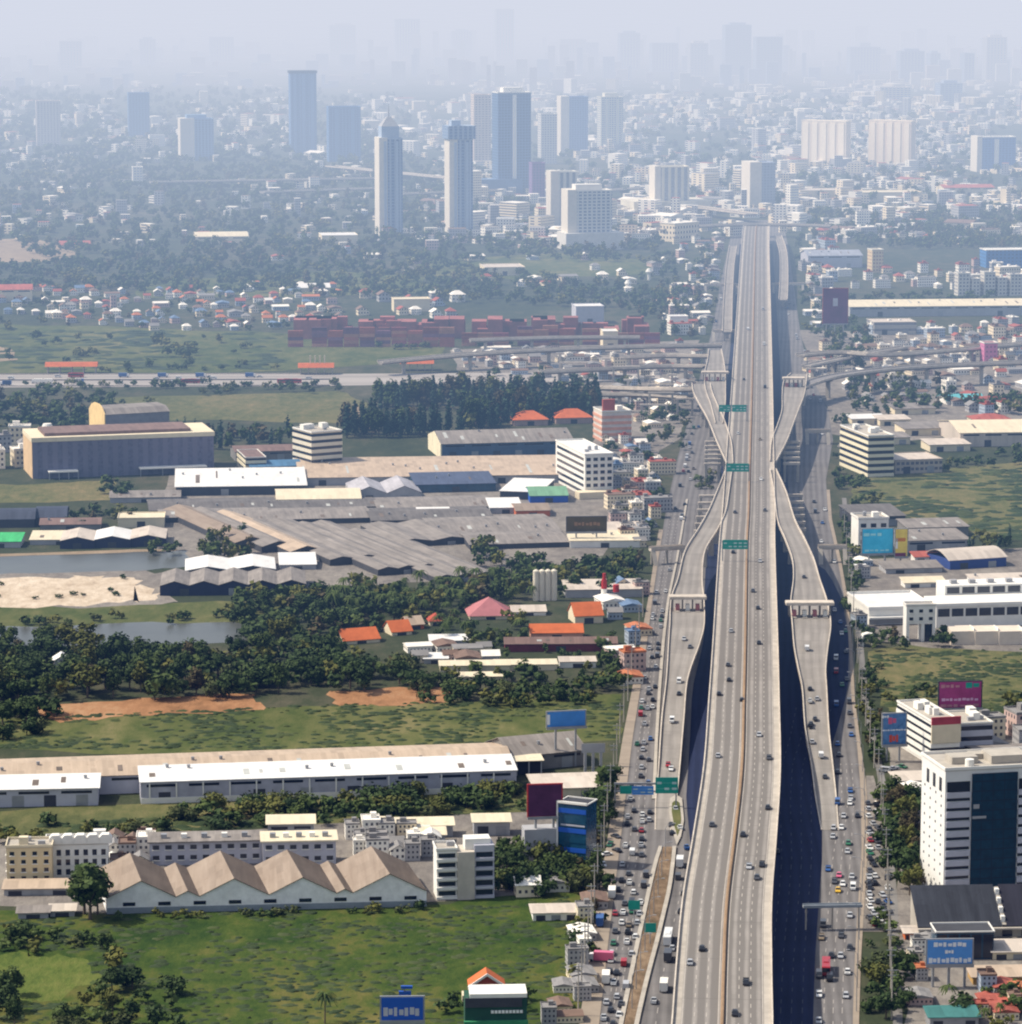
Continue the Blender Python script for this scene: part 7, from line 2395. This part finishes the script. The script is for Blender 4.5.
flow(RD_L, RD_LR, 810, 1026, 52, 4, False, 'on the shop side carriageway')
flow(RD_L, RD_LR, 560, 806, 40, 3, False, 'on the shop side carriageway')
flow(RI_L, RI_R, 866, 1026, 6, 2, False, 'on the inner carriageway')
flow([(850, 668), (800, 664)], [(850, 692), (800, 676)], 806, 852, 5, 2, False, 'on the merge before the median')
flow(RR_L, RR_R, 770, 1026, 30, 4, True, 'on the office side carriageway')
flow(RR_L, RR_R, 440, 760, 22, 3, True, 'on the office side carriageway')
flow([(560, 661), (400, 698), (240, 732)], [(560, 674), (400, 712), (240, 738)], 250, 555, 34, 3, False, 'on the far shop side lanes')
flow([(440, 815), (400, 808), (330, 789), (240, 775)], [(440, 831), (400, 822), (330, 799), (240, 785)], 250, 435, 20, 3, True, 'on the far office side lanes')
for i in range(30):
    px, py = rng.uniform(0, 330), rng.choice((377.5, 379.3, 383.5, 385.5))
    x, y = W(px, py)
    kd, c = rng.choice((('box_truck', 'white'), ('van', 'white'), ('truck', 'blue'), ('bus', 'red'), ('sedan', 'silver')))
    vehicle(kd, c, x, y, .2, R(90 if py > 381 else 270), '%s %s on the far motorway' % (c, kd.replace('box_truck', 'truck')), 'traffic on the far motorway', False)
flow([(y, x + 60) for y, x in UND], UNDR, 720, 1020, 4, 4, True, 'in the shade under the expressway')
# parked cars
for i in range(21):
    py = 806 + i * 6
    for j in range(5):
        t = (j + .35) / 5
        px = 868 + t * 22 - (i < 3) * 2 + rng.uniform(-.9, .9)
        pj = py + rng.uniform(-1.6, 1.6)
        if px > interp([(932, 892), (860, 887), (800, 879)], py) - 1 or rng.random() < .22:
            continue
        x, y = W(px, pj)
        kd, c = pick()
        if any(abs(x - a_) < 1.9 and abs(y - b_) < 4.9 for a_, b_ in CARS):
            continue
        c = c if c not in ('red', 'green') or rng.random() < .3 else 'silver'
        vehicle(kd if kd != 'van' else 'sedan', c, x, y, .13, R(rng.choice((0, 180)) + rng.uniform(-9, 9) + 4), '%s %s in the car park strip' % (c, kd if kd != 'van' else 'sedan'), 'cars parked in the strip', True)
for (px, py) in [(905, 800), (884, 772), (893, 770), (902, 768), (616, 838), (610, 846), (617, 852), (606, 856), (603, 866), (532, 888), (520, 892), (880, 802), (888, 800)]:
    x, y = W(px, py)
    kd, c = pick()
    vehicle(kd, c, x, y, .1, rng.uniform(0, 6.28), '%s %s parked off the road' % (c, kd), 'cars parked off the road', True)

# motorcycles and stalls on the pavement by the shops are too small to tell apart: market umbrellas stand for what shows
# ---------------------------------------------------------------- poles
mb = MB(); mb.tube([(0, 0, 0), (0, 0, 16)], [.26, .16], 6)
POLE = mb.data('pole', M_conc)
mb = MB(); mb.box(-1.5, -.1, 15.0, 1.5, .1, 15.25); mb.box(-1.2, -.1, 13.4, 1.2, .1, 13.65)
ARM = mb.data('crossarm', M_steel)
mb = MB(); mb.tube([(0, 0, 0), (0, 0, 10.2), (.8, 0, 11.4), (2.8, 0, 11.8)], [.14, .1, .08, .07], 6)
LPOLE = mb.data('pole', M_steel)
mb = MB(); mb.box(2.4, -.18, 11.68, 3.5, .18, 11.9)
LHEAD = mb.data('lamp_head', M_grey)
for i in range(24):
    py = 1020 - i * 21
    px = interp(SRV_L, py) - 1.5
    x, y = W(px, py)
    o = link('utility_pole', None, None, (x, y, 0))
    link('pole', POLE, o); link('crossarm', ARM, o)
    later(o, 'concrete utility pole by the service lane', 'utility pole', 'utility poles along the service lane', x, y)
for i in range(20):
    py = 1016 - i * 21
    px = interp(PAV_L, py) - 2
    x, y = W(px, py)
    o = link('utility_pole', None, None, (x, y, 0))
    link('pole', POLE, o); link('crossarm', ARM, o)
    later(o, 'concrete utility pole by the shop side pavement', 'utility pole', 'utility poles along the shop side pavement', x, y)
for i in range(9):
    py = 1010 - i * 19
    px = (interp(MED_L, py) + interp(MED_R, py)) / 2
    x, y = W(px, py)
    if py < 850:
        continue
    o = link('street_lamp', None, None, (x, y, .5))
    link('pole', LPOLE, o); link('lamp_head', LHEAD, o)
    later(o, 'grey street lamp on the planted median', 'street lamp', 'street lamps on the median', x, y)
for i in range(16):
    py = 1012 - i * 24
    px = interp(CORR_R, py) + 3
    x, y = W(px, py)
    o = link('street_lamp', None, None, (x, y, .2))
    o.rotation_euler.z = math.pi
    link('pole', LPOLE, o); link('lamp_head', LHEAD, o)
    later(o, 'grey street lamp at the office side kerb', 'street lamp', 'street lamps at the office side kerb', x, y)

# ---------------------------------------------------------------- labels that tell the repeats apart
ORD = ['nearest', 'second nearest', 'third nearest', 'fourth nearest', 'fifth nearest', 'sixth nearest', 'seventh nearest', 'eighth nearest', 'ninth nearest', 'tenth nearest', 'eleventh nearest', 'twelfth nearest', 'thirteenth nearest', 'fourteenth nearest', 'fifteenth nearest', 'sixteenth nearest', 'seventeenth nearest', 'eighteenth nearest', 'nineteenth nearest', 'twentieth nearest']
LMP = [(n, *PX(x, y)[:2]) for n, x, y in LM]
buckets = {}
for o, desc, x, y in PENDING:
    px, py, _ = PX(x, y)
    n, lx, ly = min(LMP, key=lambda q: (q[1] - px) ** 2 + 2.2 * (q[2] - py) ** 2)
    dx, dy = px - lx, py - ly
    if abs(dx) > abs(dy) * 1.3:
        rel = 'to the left of' if dx < 0 else 'to the right of'
    else:
        rel = 'in front of' if dy > 0 else 'beyond'
    buckets.setdefault('%s, %s %s' % (desc, rel, n), []).append((dx * dx + dy * dy, id(o), o, desc, rel, n))
for lab, L_ in buckets.items():
    if len(L_) == 1:
        L_[0][2]['label'] = lab
    else:
        L_.sort(key=lambda q: q[0])
        for i, (_, _, o, desc, rel, n) in enumerate(L_):
            nm = n
            o['label'] = '%s %s, %s %s' % (ORD[i] if i < 20 else 'farther', desc, rel, nm)
over = 0
for o, desc, x, y in PENDING:
    w_ = o['label'].replace(',', '').split()
    if len(w_) > 16:
        over += 1
        o['label'] = ' '.join([w for w in o['label'].split() if w not in ('the', 'a', 'long', 'far')][:16])
print('labels over 16 words:', over)

# ---------------------------------------------------------------- haze
# each belt of air: from, to, colour seen through endless depth of it, extinction per metre
HZ = [(-300, 1400, (.18, .32, .60), (.03, .09, .20)),
      (1400, 2300, (.46, .60, .80), (1.1, 1.4, 1.75)),
      (2300, 3400, (.64, .735, .90), (2.0, 2.3, 2.65)),
      (3400, 5500, (.715, .77, .88), (2.3, 2.5, 2.75)),
      (5500, 7400, (.715, .73, .795), (2.4, 2.5, 2.6)),
      (7400, 62000, (.69, .675, .725), (6.0, 6.0, 6.0))]
for i, (y0, y1, AIR, EX) in enumerate(HZ):
    EXT = [e * 1e-4 for e in EX]
    f = 1.0
    m = bpy.data.materials.new('haze_air')
    m.use_nodes = True
    t = m.node_tree
    t.nodes.clear()
    out = t.nodes.new('ShaderNodeOutputMaterial')
    ab = t.nodes.new('ShaderNodeVolumeAbsorption')
    em = t.nodes.new('ShaderNodeEmission')  # haze glows of itself, standing in for scattered daylight
    ad = t.nodes.new('ShaderNodeAddShader')
    # absorption coefficient = density * (1 - colour)
    ab.inputs['Density'].default_value = 1e-3 * f
    ab.inputs['Color'].default_value = (*[1 - e / 1e-3 for e in EXT], 1)
    em.inputs['Color'].default_value = (*[a * e / 1e-3 for a, e in zip(AIR, EXT)], 1)
    em.inputs['Strength'].default_value = 1e-3 * f
    t.links.new(ab.outputs[0], ad.inputs[0])
    t.links.new(em.outputs[0], ad.inputs[1])
    t.links.new(ad.outputs[0], out.inputs['Volume'])
    mb = MB()
    wx = 2500 + .6 * y1
    mb.box(-wx, y0 + .5, -20, wx, y1 - .5, 430)
    o = tag(mb.build('haze', m), ['clear air over the near fields', 'thin haze over the factories', 'blue haze over the middle distance', 'thick haze over the suburbs', 'pale haze over the far city', 'pale haze hiding the horizon'][i], 'haze', kind='stuff')

# ---------------------------------------------------------------- light, camera
SUN_EL, SUN_AZ = 50.0, 276.0      # azimuth clockwise from the view direction
w = bpy.data.worlds.new('World')
SC.world = w
w.use_nodes = True
nt = w.node_tree
bg = nt.nodes['Background']
sky = nt.nodes.new('ShaderNodeTexSky')
sky.sky_type = 'NISHITA'
sky.sun_disc = False
sky.sun_elevation = R(SUN_EL)
sky.sun_rotation = R(SUN_AZ)
sky.air_density = 1.0
sky.dust_density = 2.0
sky.ozone_density = 1.5
hs = nt.nodes.new('ShaderNodeHueSaturation')
hs.inputs['Saturation'].default_value = .62
hs.inputs['Value'].default_value = 1.1
nt.links.new(sky.outputs[0], hs.inputs['Color'])
nt.links.new(hs.outputs[0], bg.inputs[0])
bg.inputs['Strength'].default_value = .15
sd = bpy.data.lights.new('sun', 'SUN')
sd.energy = 5.0
sd.angle = R(.5)
sd.color = (1.0, .915, .77)
so = bpy.data.objects.new('sun', sd)
COL.objects.link(so)
a = R(SUN_AZ)
d = Vector((math.sin(a) * math.cos(R(SUN_EL)), math.cos(a) * math.cos(R(SUN_EL)), math.sin(R(SUN_EL))))
so.rotation_euler = d.to_track_quat('Z', 'Y').to_euler()
cd = bpy.data.cameras.new('camera')
cam = bpy.data.objects.new('camera', cd)
COL.objects.link(cam)
cam.location = (0, 0, CAMH)
cam.rotation_euler = (math.pi / 2 - PIT, 0, 0)
cd.sensor_fit = 'HORIZONTAL'
cd.sensor_width = 36
cd.lens = FPX / 1022 * 36
cd.clip_start = 1
cd.clip_end = 100000
SC.camera = cam
SC.view_settings.view_transform = 'Standard'
SC.view_settings.look = 'None'
SC.view_settings.exposure = 0
SC.cycles.max_bounces = 4
SC.cycles.diffuse_bounces = 2
SC.cycles.glossy_bounces = 2
SC.cycles.transparent_max_bounces = 12
SC.cycles.volume_bounces = 0
SC.cycles.filter_width = 2.1
